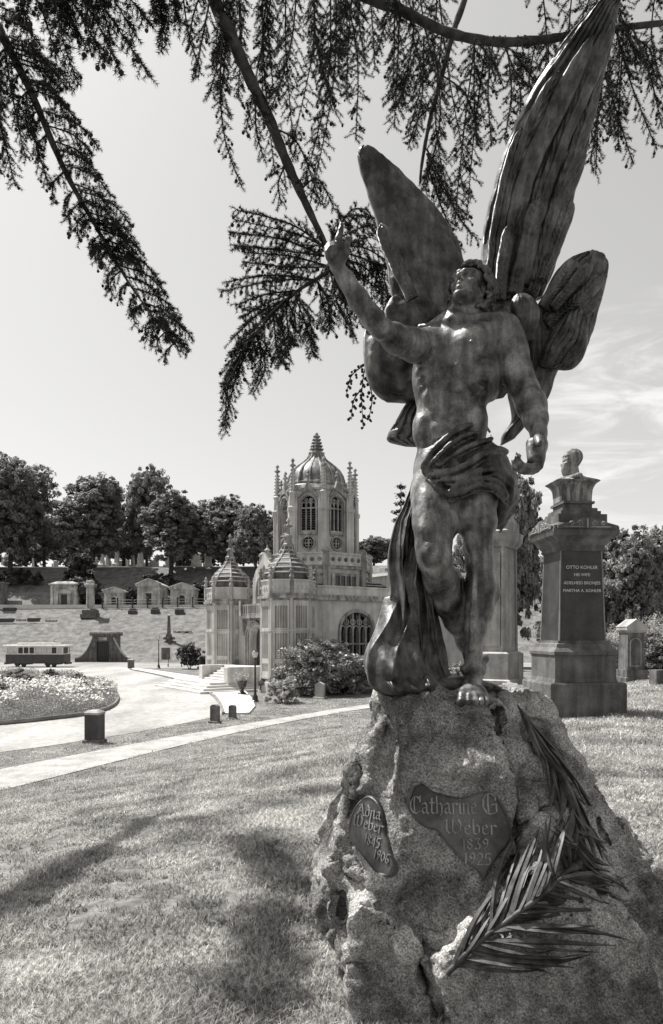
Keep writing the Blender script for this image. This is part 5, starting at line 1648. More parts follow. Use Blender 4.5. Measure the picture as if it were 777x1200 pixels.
m = MB(); m.tube([(2.2, 0, 3.1), (2.0, 0, 3.4), (2.35, 0, 3.7)], .04, 6); m.build('trolley_pole', M['iron'], TR)

# ================================================================== tomb dug into the hill
tb = empty('hillside_tomb', Vector(((121 - CX) / FPX * 107.5, 107.5, -2.4)), 0, 'dark vault door set in the hillside between sweeping curved wing walls', 'tomb')
m = MB(); m.box(-1.6, 1.6, .2, 3.5, 0, 4.0)
m.box(-1.6, -.95, -.25, .2, 0, 4.0); m.box(.95, 1.6, -.25, .2, 0, 4.0); m.box(-.95, .95, -.25, .2, 3.1, 4.0)
m.build('wall', M['granite_grey'], tb)
m = MB(); m.box(-1.95, 1.95, -.55, 3.6, 4.0, 4.35, .04); m.build('lintel', M['granite_grey'], tb)
m = MB(); m.box(-1.98, 1.98, -.58, 3.62, 4.353, 4.62, .05); m.build('cap', M['mausoleum'], tb)
m = MB(); m.box(-.62, .62, -.29, -.253, 3.3, 3.78); m.build('name_panel', M['mausoleum'], tb)
m = MB(); m.box(-.95, .95, .05, .12, 0, 3.1); d_ = m.build('door', M['iron'], tb)
for x in (-.75, -.45, -.15, .15, .45, .75):
    m = MB(); m.box(x - .03, x + .03, -.01, .047, .1, 3.0); m.build('bar', M['paint_dark'], d_)
def wingwall(sx, L_, H0):
    n = 14; prof = []
    for i in range(n + 1):
        t = i / n
        prof.append((sx * (1.6 + L_ * t), -.2 - 1.1 * t ** 2, H0 * (1 - t) ** 2.1 + .5))
    m = MB()
    vs = []; fs = []
    for x, y, z in prof: vs += [(x, y, 0), (x, y, z), (x, y + .5, z), (x, y + .5, 0)]
    for i in range(n):
        for k in range(4):
            j = (k + 1) % 4; fs.append((i * 4 + k, (i + 1) * 4 + k, (i + 1) * 4 + j, i * 4 + j))
    fs += [(0, 1, 2, 3), (n * 4 + 3, n * 4 + 2, n * 4 + 1, n * 4)]
    m.add(vs, fs); ww = m.build('wing_wall', M['granite_grey'], tb)
    m = MB(); vs = []; fs = []
    for x, y, z in prof: vs += [(x, y - .08, z + .003), (x, y - .08, z + .2), (x, y + .56, z + .2), (x, y + .56, z + .003)]
    for i in range(n):
        for k in range(4):
            j = (k + 1) % 4; fs.append((i * 4 + k, (i + 1) * 4 + k, (i + 1) * 4 + j, i * 4 + j))
    fs += [(0, 1, 2, 3), (n * 4 + 3, n * 4 + 2, n * 4 + 1, n * 4)]
    m.add(vs, fs); m.build('coping', M['slate_pale'], ww)
wingwall(-1, 2.3, 3.1); wingwall(1, 2.9, 3.1)

# ================================================================== mausolea on the terrace
def mausoleum(px0, px1, ytop, ybase, label, door='rect', roof='gable', dome=False, depth=4.5, porch=False):
    pb = hitg((px0 + px1) / 2, ybase); Y = 133.8
    x = ((px0 + px1) / 2 - CX) / FPX * Y; s = Y / FPX
    z = gzf(x, Y) - .05
    W_ = (px1 - px0) * s; Ht = CAMZ + (HY - ytop) * s - z
    o = empty('mausoleum', (x, Y, z), rad(random.uniform(-4, 4)), label, 'mausoleum', 'stone mausolea along the hill terrace')
    hw = W_ / 2 * .9; hb = Ht * (.72 if roof == 'gable' else .84)
    m = MB(); dw = W_ * .10; dh = Ht * .46
    op = rect(-dw, dw, .02, dh) if door == 'rect' else arch_pts(0, .02, 2 * dw, dh - dw, dh, 8)
    vs, fs = plate_mesh(rect(-hw, hw, 0, hb), [op], .4); m.add([(a, b + .2, c) for a, b, c in vs], fs)
    m.box(-hw, hw, .45, depth, 0, hb)
    for k in range(1, 7): m.box(-hw - .02, hw + .02, -.025, depth + .02, hb * k / 7 - .02, hb * k / 7 + .005) if False else None
    wl_ = m.build('wall', M['mausoleum'], o)
    m = MB()
    for s_ in (-1, 1): m.box(s_ * hw * .86 - .22, s_ * hw * .86 + .22, -.18, -.002, 0, hb)
    m.box(-hw - .1, hw + .1, -.3, depth + .1, -.25, .18)
    m.build('pilasters', M['mausoleum'], o)
    m = MB(); m.box(-hw - .25, hw + .25, -.35, depth + .2, hb, hb + .28, .03); m.build('cornice', M['mausoleum'], o)
    m = MB()
    if roof == 'gable':
        hz = Ht; a = hw + .3
        m.add([(-a, -.4, hb + .283), (a, -.4, hb + .283), (0, -.4, hz), (-a, depth + .3, hb + .283), (a, depth + .3, hb + .283), (0, depth + .3, hz)], [(0, 1, 2), (3, 5, 4), (0, 2, 5, 3), (1, 4, 5, 2), (0, 3, 4, 1)])
        r_ = m.build('roof', M['mausoleum'], o)
        m = MB()
        for s_ in (-1, 1):
            m.add([(s_ * a, -.5, hb + .3), (s_ * a, -.42, hb + .52), (0, -.42, hz + .2), (0, -.5, hz)] + [(s_ * a, -.35, hb + .3), (s_ * a, -.35, hb + .52), (0, -.35, hz + .2), (0, -.35, hz)], [(0, 1, 2, 3), (4, 7, 6, 5), (0, 4, 5, 1), (1, 5, 6, 2), (2, 6, 7, 3), (3, 7, 4, 0)])
        m.build('raking_cornice', M['mausoleum'], r_)
        m = MB(); m.lathe([(.28, 0), (.28, .1), (.05, .12)], 10); 
    else:
        m.add([(-hw - .1, -.2, hb + .283), (hw + .1, -.2, hb + .283), (hw + .1, depth, hb + .283), (-hw - .1, depth, hb + .283), (-hw * .55, .4, Ht), (hw * .55, .4, Ht), (hw * .55, depth - .4, Ht), (-hw * .55, depth - .4, Ht)], [(3, 2, 1, 0), (4, 5, 6, 7), (0, 1, 5, 4), (1, 2, 6, 5), (2, 3, 7, 6), (3, 0, 4, 7)])
        m.build('roof', M['mausoleum'], o)
    m = MB(); m.box(-dw, dw, .22, .3, .02, dh + .02); dd = m.build('door', M['iron'], o)
    m = MB()
    if porch:
        vs, fs = plate_mesh(arch_pts(0, dh + .2, W_ * .52, dh + .3, dh + .95, 10), [], .35); m.add([(a, b - .17, c) for a, b, c in vs], fs)
        for s_ in (-1, 1): m.box(s_ * W_ * .2 - .14, s_ * W_ * .2 + .14, -.32, -.003, .18, dh + .2)
    else:
        for s_ in (-1, 1): m.box(s_ * (dw + .16) - .12, s_ * (dw + .16) + .12, -.14, -.003, .18, dh + .05)
        if door == 'rect': m.box(-dw * 2.2, dw * 2.2, -.3, -.003, dh + .06, dh + .35, .03); m.box(-dw * 1.7, dw * 1.7, -.2, -.003, dh + .353, dh + .55)
        else:
            vs, fs = plate_mesh(arch_pts(0, dh - dw, 2 * dw + .8, dh - dw + .05, dh + .4, 10), [arch_pts(0, dh - dw + .001, 2 * dw + .1, dh - dw + .05, dh + .05, 10)], .2); m.add([(a, b - .1, c) for a, b, c in vs], fs)
    m.build('door_surround', M['mausoleum'], o)
    m = MB(); m.box(-dw - .5, dw + .5, -.9, -.31, -.25, .12); m.build('step', M['mausoleum'], o)
    return o
mausoleum(57, 93, 681, 708, 'wide low mausoleum with sloping roof and small arched pediment over its door', 'rect', 'flat', porch=True)
mausoleum(121, 146, 688.5, 708, 'smallest gabled mausoleum between the tall column and the squarest mausoleum', 'arch')
mausoleum(159, 190, 678.5, 707, 'tallest gabled mausoleum with carved hood over a narrow rectangular door', 'rect')
mausoleum(198, 229, 683.5, 706, 'gabled mausoleum with round-arched door, nearest the chapel', 'arch')

# fence on the terrace edge
fe = empty('terrace_fence', (0, 0, 0), 0, 'low dark post and rail fence along the terrace in front of the mausolea', 'fence')
Yf = 131.0
xs_ = [((120 + 17.6 * k) - CX) / FPX * Yf for k in range(8)]
for x in xs_:
    z = gzf(x, Yf); m = MB(); m.lathe([(.11, -.2), (.11, 1.7), (.17, 1.75), (.17, 1.9), (.05, 2.05)], 8, x, Yf); 
    q = m.build('post', M['iron'], fe); q.location.z = z
m = MB(); m.tube([Vector((x, Yf, gzf(x, Yf) + 1.0)) for x in xs_], .05, 6); m.build('rail', M['iron'], fe)
m = MB(); m.tube([Vector((x, Yf, gzf(x, Yf) + 1.5)) for x in xs_], .05, 6); m.build('rail', M['iron'], fe)
# long low wall
tw = MB(); tw.box(-38, -3.5, 138.6, 139.2, 7.0, 8.9); o = tw.build('terrace_wall', M['granite_grey']); tag(o, 'long low dark retaining wall behind the mausolea', 'wall')

# ================================================================== column, obelisk and lesser stones on the hill
def at_px(px_, py_, far=260): p = hitg(px_, py_, far); return p, p.y / FPX
p, s = at_px(106, 722)
o = empty('column_monument', p, 0, 'pale fluted column topped by a crumbling carved capital, on the hillside', 'column monument')
m = MB(); m.square_lathe([(9 * s, -.4), (9 * s, .35), (7.5 * s, .4), (7.5 * s, 1.1), (6 * s, 1.3)]); m.build('base', M['granite_grey'], o)
m = MB(); H_ = 42 * s; m.lathe([(5.6 * s, 1.3), (5.2 * s, 1.6)] + [(4.9 * s, 1.7), (4.5 * s, H_ * .78), (5.2 * s, H_ * .8)], 14); m.build('shaft', M['mausoleum'], o)
m = MB(); m.square_lathe([(4.6 * s, H_ * .8), (6 * s, H_ * .88), (5.2 * s, H_ * .9)])
for k in range(9): a = k * .7; m.ball((3.2 * s * math.cos(a), 3.2 * s * math.sin(a), H_ * .92 + .1 * (k % 3)), (.35, .35, .4), 6, 4)
m.build('capital', M['mausoleum'], o)
p, s = at_px(198, 752)
o = empty('obelisk', p, 0, 'slim dark obelisk on a stepped cross-shaped base on the hillside', 'obelisk')
m = MB(); m.box(-6.5 * s, 6.5 * s, -1.6 * s, 1.6 * s, 2.5 * s, 5.5 * s, .05); m.box(-1.8 * s, 1.8 * s, -6 * s, 6 * s, 2.5 * s, 5.4 * s, .05); m.square_lathe([(3 * s, -.5), (3 * s, 5.8 * s), (3.3 * s, 6 * s), (2.6 * s, 9 * s)]); m.build('base', M['granite_grey'], o)
m = MB(); m.square_lathe([(1.9 * s, 9 * s), (1.2 * s, 28 * s), (1.5 * s, 28.3 * s), (.1, 31 * s)]); m.build('shaft', M['granite_grey'], o)
m = MB(); m.lathe([(.3, 30 * s), (.35, 31 * s), (.05, 32 * s)], 8); m.build('finial', M['mausoleum'], o)

p = Vector(((194.5 - CX) / FPX * 105.6, 105.6, -2.4)); s = 105.6 / FPX
o = empty('notice_board', p, 0, 'dark notice board in a thick white frame beside the far lamp post', 'notice board')
m = MB(); m.box(-5.2 * s, 5.2 * s, -.05, .05, 3 * s, 17 * s); m.build('panel', M['granite_grey'], o)
m = MB()
for a in ((-6.6, -5.2, 0, 18.4), (5.2, 6.6, 0, 18.4)): m.box(a[0] * s, a[1] * s, -.1, .1, a[2] * s, a[3] * s)
m.box(-5.2 * s, 5.2 * s, -.1, .1, 17 * s, 18.4 * s); m.build('frame', M['white'], o)
m = MB(); m.box(-5.2 * s, 5.2 * s, -.15, .15, 2.0 * s, 3.1 * s); m.build('sill', M['white'], o)

def headstone(name, loc, w, h, t, rz, label, m_, top='round', base=True, cat='gravestone', group=None):
    o = empty(name, loc, rz, label, cat, group)
    b = .0
    if base:
        m = MB(); m.box(-w * .62, w * .62, -t * .95, t * .95, -.15, h * .12, .02); m.build('base', m_, o); b = h * .12
    m = MB()
    if top == 'round': pts = [(-w / 2, b), (w / 2, b)] + [(w / 2 * math.cos(a), h - w * .28 + w * .28 * math.sin(a)) for a in np.linspace(0, math.pi, 9)]
    elif top == 'peak': pts = [(-w / 2, b), (w / 2, b), (w / 2, h * .86), (0, h), (-w / 2, h * .86)]
    else: pts = [(-w / 2, b), (w / 2, b), (w / 2, h), (-w / 2, h)]
    vs, fs = plate_mesh(pts, [], t); m.add(vs, fs); m.build('stone', m_, o)
    return o
for (a, b, w, h, lab) in ((155.5, 718.5, .75, .55, 'small dark square stone block on the hillside, left of its two fellows'), (182, 718.5, .75, .75, 'small dark stone block on the hillside with a flat top, above the obelisk'), (210.5, 719, .8, .8, 'small pale-topped stone block on the hillside, nearest the chapel')):
    p, s = at_px(a, b)
    o = empty('grave_marker', p, 0, lab, 'grave marker', 'small stones on the hill lawn')
    m = MB(); m.box(-w, w, -.5, .5, -.3, h, .08); m.build('block', M['granite_dark'], o)
    m = MB(); m.box(-w * .7, w * .7, -.35, .35, h + .003, h + .35, .1); m.build('top', M['mausoleum'] if a > 200 else M['granite_dark'], o)
for k, (a, b, w, d) in enumerate(((8, 727, 2.6, 1.4), (12, 714.5, 2.2, 1.3), (40, 726.5, 2.0, 1.2), (26, 726, 1.6, 1.6), (61, 727, 2.0, 1.4), (22, 731, 9, .7))):
    p, s = at_px(a, b)
    labs = ['dark flat ledger stone at the left picture edge', 'dark ledger stone below the tall left pedestal', 'dark ledger stone in the middle of the pale plot', 'pale flat slab left of the dark ledger', 'pale flat slab right of the dark ledger', 'long pale kerb edging the hillside plot']
    m = MB(); m.box(-w / 2, w / 2, -d / 2, d / 2, -.4, .35 if k < 3 else .12, .04)
    o = m.build('ledger_stone', M['granite_dark'] if k < 3 else M['mausoleum'], None, p); tag(o, labs[k], 'ledger stone', 'flat stones on the hillside plot')
p, s = at_px(0, 713)
o = empty('pedestal_monument', p, 0, 'tall square stone pedestal with a low dark wall, cut by the left picture edge', 'monument')
m = MB(); m.square_lathe([(1.0, -.4), (1.0, 1.6), (.8, 1.7), (.8, 4.6), (1.1, 4.75), (1.1, 5.0)], 0, .5); m.build('pedestal', M['granite_grey'], o)
m = MB(); m.box(1.0, 3.6, .2, 1.4, -.4, 1.5, .05); m.build('wall', M['granite_grey'], o)
# row of tiny markers beside the obelisk
for k, a in enumerate((205, 210, 214.5, 219, 223)):
    p, s = at_px(a, 741.5)
    m = MB(); m.box(-.28, .28, -.15, .15, -.1, .28 if k % 2 else .4, .04)
    o = m.build('footstone', M['granite_dark'] if k % 2 else M['mausoleum'], None, p); tag(o, ['first', 'second', 'third', 'fourth', 'last'][k] + ' tiny footstone of the short row right of the obelisk', 'footstone', 'row of footstones right of the obelisk')
# far graves on the crest
far_ = []
kinds = []
for k in range(3):
    m = MB()
    if k == 0: m.box(-.4, .4, -.12, .12, -.2, 1.3, .1)
    elif k == 1: m.square_lathe([(.5, -.2), (.5, .4), (.3, .5), (.2, 2.3), (.02, 2.7)])
    else: m.square_lathe([(.6, -.2), (.6, .4), (.42, .45), (.42, 1.5), (.55, 1.6), (.3, 1.8)]); 
    kinds.append(m.mesh('far_stone'))
rs = random.Random(5)
for k in range(46):
    a = rs.choice([rs.uniform(22, 170), rs.uniform(150, 245)]) if k > 20 else rs.uniform(100, 168)
    Y = rs.uniform(160, 205); x = (a - CX) / FPX * Y
    o = link('far_gravestone', kinds[rs.randrange(3)], M['white_stone'] if 'white_stone' in M else M['mausoleum'], None, (x, Y, gzf(x, Y)), rs.uniform(-.5, .5))
    sc_ = rs.uniform(1.0, 1.9); o.scale = (sc_, sc_, sc_)
    kd = ['upright pale slab', 'pale little obelisk', 'squat pale pedestal stone'][kinds.index(o.data)]
    wh = 'under the tree at the left edge' if a < 70 else 'behind the tall hillside column' if a < 128 else 'behind the squarest mausoleum' if a < 172 else 'above the arched-door mausoleum' if a < 215 else 'nearest the left chapel turret'
    tag(o, kd + ' on the hilltop ' + wh, 'gravestone', 'pale gravestones on the hilltop')

# ================================================================== lesser things around the road
p, s = at_px(111, 870.5)
o = empty('gravestone', p, rad(-14), 'dark square gravestone with pale domed top at the road edge', 'gravestone')
w_ = 8.6 * s; d_ = 7.6 * s; h_ = 39 * s
m = MB(); m.box(-w_ * 1.28, w_ * 1.28, -d_ * 1.25, d_ * 1.25, -.2, h_ * .11, .03); m.build('base', M['granite_grey'], o)
m = MB(); m.square_lathe([(w_, h_ * .11), (w_, h_ * .86)], 0, 0, d_ / w_); m.build('die', M['granite_dark'], o)
m = MB(); m.square_lathe([(w_ * 1.06, h_ * .86), (w_ * 1.06, h_ * .92), (w_ * .7, h_ * .985), (w_ * .2, h_)], 0, 0, d_ / w_); m.build('cap', M['mausoleum'], o)
p, s = at_px(252, 847.5); headstone('gravestone', p, 11 * s, 22 * s, 5 * s, rad(-30), 'round-topped dark gravestone on the verge, the larger of the pair by the plaza', M['granite_grey'])
p, s = at_px(272.5, 843); headstone('gravestone', p, 9 * s, 17 * s, 4 * s, rad(-30), 'small rounded gravestone on the verge, the smaller of the pair by the plaza', M['granite_grey'])
p, s = at_px(375, 819); headstone('gravestone', p, 11 * s, 20 * s, 6 * s, rad(-20), 'upright pale gravestone on the lawn right of the clipped bush', M['mausoleum'], 'peak')
p = Vector((*fl(153.5, 783.5), -2.35)); s = p.y / FPX
o = empty('bollard', p, 0, 'stout dark stone bollard at the tip of the plaza', 'bollard')
m = MB(); m.square_lathe([(3.1 * s, 0), (3.1 * s, 9.5 * s)]); m.build('post', M['granite_grey'], o)
m = MB(); m.square_lathe([(3.5 * s, 9.5 * s), (3.5 * s, 10.3 * s), (2 * s, 11 * s)]); m.build('cap', M['mausoleum'], o)
# bench on the lawn beside the small tree
p = Vector((*fl(205, 781.5), -2.4)); s = p.y / FPX
o = empty('garden_bench', p, rad(8), 'thin iron garden bench on the lawn beside the little tree', 'bench')
for z_, y_ in ((.45, -.25), (.45, 0), (.45, .2)):
    m = MB(); m.box(-.9, .9, y_ - .08, y_ + .08, z_, z_ + .05); m.build('slat', M['paint_pale'], o)
for z_ in (.65, .85):
    m = MB(); m.box(-.9, .9, .3, .35, z_, z_ + .1); m.build('backrest_slat', M['paint_pale'], o)
for sx in (-.85, .85):
    for sy in (-.28, .3): m = MB(); m.box(sx - .04, sx + .04, sy - .04, sy + .04, 0, 1.0 if sy > 0 else .45); m.build('leg', M['iron'], o)
# urn planter at the steps
p = Vector((-6.0, 46.9, -2.31)); s = p.y / FPX
URN = empty('urn_planter', p, 0, 'dark urn planter with trailing leafy plant at the foot of the steps', 'planter')
m = MB(); m.lathe([(.28, 0), (.28, .08), (.12, .2), (.12, .3), (.3, .55), (.34, .8), (.38, .86), (.36, .9)], 14); m.build('urn', M['granite_dark'], URN, smooth=40)
p = Vector((*fl(305, 798), -2.35))

# ================================================================== granite monument with bust
K0 = P(645.6, 838, 14.1); K0.z = 0.0
KO = empty('bust_monument', K0, rad(5), 'tall dark granite monument with tapered shaft, lettering and a portrait bust on top', 'monument')
# local: front-left corner at (0,0); block grows to +x and +y
def kbox(m, prof):
    """prof (inset, z) measured from the plinth outline 1.6 x 1.6"""
    m.square_lathe([(.8 - i, z) for i, z in prof], .8, .8)
m = MB(); kbox(m, [(0, -.5), (0, .60), (.02, .64)]); m.build('plinth', M['granite_grey'], KO)
m = MB(); kbox(m, [(.13, .643), (.15, .72), (.15, 1.18), (.12, 1.21), (.12, 1.27), (.20, 1.36), (.22, 1.43), (.26, 1.45), (.26, 1.50)]); m.build('base', M['granite_grey'], KO)
m = MB()
def taper(c):   # shaft with chamfered corners
    ws = [(.30, 1.50), (.355, 3.36)]; vs = []
    for i, z in ws:
        a = .8 - i
        for x, y in ((-a + c, -a), (a - c, -a), (a, -a + c), (a, a - c), (a - c, a), (-a + c, a), (-a, a - c), (-a, -a + c)): vs.append((.8 + x, .8 + y, z))
    return vs
m.add(taper(.028), [tuple(range(7, -1, -1)), tuple(range(8, 16))] + [(k, (k + 1) % 8, 8 + (k + 1) % 8, 8 + k) for k in range(8)])
shaft = m.build('shaft', M['granite_dark'], KO)
m = MB()
for sx, sy in ((0, 0), (1, 0), (1, 1), (0, 1)):
    a0 = .8 - .30; a1 = .8 - .355
    x0, y0 = .8 + (a0 if sx else -a0), .8 + (a0 if sy else -a0); x1, y1 = .8 + (a1 if sx else -a1), .8 + (a1 if sy else -a1)
    m.tube([(x0 - .008 * (1 if sx else -1), y0 - .008 * (1 if sy else -1), 1.5), (x1 - .008 * (1 if sx else -1), y1 - .008 * (1 if sy else -1), 3.36)], .016, 6)
m.build('corner_bead', M['granite_pale'], shaft)
m = MB(); kbox(m, [(.34, 3.36), (.30, 3.40), (.32, 3.44), (.26, 3.52), (.22, 3.60), (.12, 3.66), (.10, 3.72), (.10, 3.78)]); m.build('cornice', M['granite_grey'], KO)
# blocking course: low gables with carved scrolls
m = MB()
kbox(m, [(.12, 3.783), (.12, 3.86), (.30, 3.96)])
for th, (ox, oy) in ((-90, (.8, .10)), (180, (.10, .8)), (0, (1.5, .8)), (90, (.8, 1.5))):
    vs, fs = plate_mesh([(-.62, 3.785), (.62, 3.785), (.62, 3.85), (0, 4.03), (-.62, 3.85)], [], .06)
    R_ = Matrix.Rotation(rad(th) + math.pi / 2, 4, 'Z'); m.add([tuple(R_ @ Vector(v) + Vector((ox, oy, 0))) for v in vs], fs)
bc = m.build('blocking_course', M['granite_grey'], KO)
m = MB()
for th, (ox, oy) in ((-90, (.8, .065)), (180, (.065, .8))):
    R_ = Matrix.Rotation(rad(th) + math.pi / 2, 4, 'Z')
    for sx in (-1, 1):
        for cx_, r_ in ((.15, .065), (.33, .05)):
            pts = [R_ @ Vector((sx * cx_ + sx * (r_ * (1 - t / 9)) * math.cos(t * 1.1), 0, 3.885 + (r_ * (1 - t / 9)) * math.sin(t * 1.1))) + Vector((ox, oy, 0)) for t in np.linspace(0, 8, 16)]
            m.tube(pts, .011, 4)
        m.tube([R_ @ Vector((sx * .08, 0, 3.82)) + Vector((ox, oy, 0)), R_ @ Vector((sx * .5, 0, 3.82)) + Vector((ox, oy, 0))], .012, 4)
    m.tube([R_ @ Vector((0, 0, 3.80)) + Vector((ox, oy, 0)), R_ @ Vector((0, 0, 3.98)) + Vector((ox, oy, 0))], .02, 5)
    m.build('scroll_carving', M['granite_pale'], bc); m = MB()
m = MB(); kbox(m, [(.28, 3.95), (.28, 4.12), (.37, 4.123), (.37, 4.20), (.42, 4.203), (.42, 4.27), (.50, 4.28), (.50, 4.36), (.46, 4.37), (.46, 4.42)]); m.build('stepped_top', M['granite_grey'], KO)
# inscription
def text_on(parent, s_, size, loc, rot, m_, name='lettering', ext=.004, align='CENTER', sp=1.0):
    cu = bpy.data.curves.new(name, 'FONT'); cu.body = s_; cu.size = size; cu.extrude = ext; cu.align_x = align; cu.space_character = sp
    tmp = bpy.data.objects.new('tmp', cu); COL.objects.link(tmp)
    dg = bpy.context.evaluated_depsgraph_get(); dg.update()
    me = bpy.data.meshes.new_from_object(tmp.evaluated_get(dg)); bpy.data.objects.remove(tmp)
    o = link(name, me, m_, parent, loc); o.rotation_euler = rot
    return o
for t_, z_, s_ in (('OTTO KOHLER', 2.985, .098), ('HIS WIFE', 2.835, .088), ('ADELHEID BRONJES', 2.665, .088), ('MARTHA A. KOHLER', 2.505, .088)):
    dy = .30 + (.055) * (z_ - 1.5) / 1.86
    text_on(shaft, t_, s_, (.80, dy - .012, z_), (rad(90) - math.atan(.055 / 1.86), 0, 0), M['letter'], ext=.006, sp=1.0)
# bust
def bust():
    F = Field((-.60, -.45, -.05), (.60, .45, 1.16), .016)
    F.cap((0, .02, .5), (0, -.01, .74), .14, .115, .05)
    F.cap((0, -.10, .52), (0, -.13, .74), .07, .09, .05)
    F.ell((0, -.165, .68), (.085, .075, .13), None, .03)
    F.ell((0, -.02, .88), (.145, .18, .20), None, .02)
    F.ell((0, -.10, .80), (.10, .10, .12), None, .02)
    F.ell((0, .03, .93), (.165, .18, .175), None, .02)
    F.cap((0, -.18, .90), (0, -.212, .835), .02, .026, .02)
    for s_ in (-1, 1):
        F.ell((s_ * .05, -.185, .91), (.03, .02, .02), None, .01, 'sub'); F.cap((s_ * .02, -.18, .945), (s_ * .09, -.15, .945), .016, .014, .01)
        F.ell((s_ * .155, .0, .87), (.02, .04, .06), None, .01)
        F.cap((s_ * .06, -.2, .47), (s_ * .30, -.1, .50), .05, .06, .03); F.cap((s_ * .03, -.2, .2), (s_ * .12, -.17, .5), .03, .04, .02)
    F.cap((-.05, -.2, .775), (.05, -.2, .775), .03, .03, .02)     # moustache / beard
    F.ell((0, -.15, .72), (.075, .07, .07), None, .02)
    D_ = F.D
    V, Q = F.nets(); V = smooth_v(V, Q, 1, .4)
    return V, Q
Vb, Fb = bust()
nb = vert_normals(Vb, Fb); Vb = Vb + nb * (.007 * fbm(Vb, .07, 3, 4))[:, None]
o = link('bust', np_mesh('bust', Vb, Fb, True), M['bust'] if 'bust' in M else M['granite_grey'], KO, (.8, .8, 4.40)); o.rotation_euler = (0, 0, rad(-72)); o.scale = (1.12, 1.12, 1.09)
tag(o, 'weather-streaked bearded portrait head facing left')
m = MB(); m.square_lathe([(.33, .0), (.33, .10), (.345, .28), (.40, .385), (.475, .43), (.47, .455), (.36, .50), (.22, .555), (.15, .62), (.11, .70)], 0, 0, .74)
me = m.mesh('bust_shoulders'); bm = bmesh.new(); bm.from_mesh(me); bmesh.ops.bevel(bm, geom=[e for e in bm.edges], offset=.018, segments=2, affect='EDGES'); bm.to_mesh(me); bm.free()
me.polygons.foreach_set('use_smooth', [True] * len(me.polygons)); me.set_sharp_from_angle(angle=rad(50))
link('bust_shoulders', me, M['bust'], KO, (.8, .8, 4.42))

# pale stela behind, next to the figure's leg
p = P(577, 822, 17.0); p.z = 0
o = empty('stela', p, rad(-33), 'pale granite pillar monument close behind the figure, left of the bust monument', 'monument')
m = MB(); m.square_lathe([(.78, -.7), (.78, .35), (.66, .38), (.66, .55), (.60, .58)]); m.build('plinth', M['granite_pale'], o)
m = MB(); m.square_lathe([(.58, .58), (.58, 1.18), (.52, 1.22)]); m.build('base', M['granite_pale'], o)
m = MB(); m.square_lathe([(.44, 1.22), (.42, 3.7)]); m.box(-.36, .36, -.47, -.43, 1.35, 3.55); m.build('shaft', M['granite_pale'], o)
m = MB()
for sx in (-1, 1):
    for sy in (-1, 1): m.lathe([(.055, 1.22), (.05, 3.7)], 8, sx * .42, sy * .42)
m.build('corner_shaft', M['granite_pale'], o)
m = MB(); m.square_lathe([(.46, 3.7), (.56, 3.85), (.58, 4.05), (.50, 4.1), (.50, 4.3), (.30, 4.65), (.05, 4.72)]); m.build('cap', M['granite_pale'], o)

# small gabled monument on the right
p, s = at_px(740, 798.5)
o = empty('gabled_gravestone', p, rad(6), 'grey pedestal gravestone with small gabled cap, right of the bust monument', 'gravestone')
q = s
m = MB(); m.square_lathe([(15 * q, -.2), (15 * q, 5 * q), (13 * q, 5.5 * q), (13 * q, 14 * q)]); m.build('plinth', M['granite_grey'], o)
m = MB(); m.square_lathe([(10.5 * q, 14 * q), (10 * q, 57 * q)]); dsh = m.build('die', M['granite_grey'], o)
m = MB(); vs, fs = plate_mesh(arch_pts(-1 * q, 18 * q, 14 * q, 44 * q, 51 * q, 8), [arch_pts(-1 * q, 19 * q, 12 * q, 44 * q, 50 * q, 8)], .03); m.add([(a, b - 10.8 * q, c) for a, b, c in vs], fs)
m.build('inscription_frame', M['granite_pale'], dsh)
m = MB(); m.square_lathe([(10 * q, 57 * q), (12.5 * q, 60 * q), (12.5 * q, 64 * q), (11 * q, 65 * q)])
m.add([(-13 * q, -12.5 * q, 64 * q), (13 * q, -12.5 * q, 64 * q), (0, -12.5 * q, 73 * q), (-13 * q, 12.5 * q, 64 * q), (13 * q, 12.5 * q, 64 * q), (0, 12.5 * q, 73 * q)], [(0, 1, 2), (3, 5, 4), (0, 2, 5, 3), (1, 4, 5, 2), (0, 3, 4, 1)])
m.build('cap', M['mausoleum'], o)
p = hitg(779, 802); headstone('gravestone', p, .9, .5, .4, rad(10), 'low grey stone block in the grass at the right picture edge', M['granite_grey'], 'flat', False)
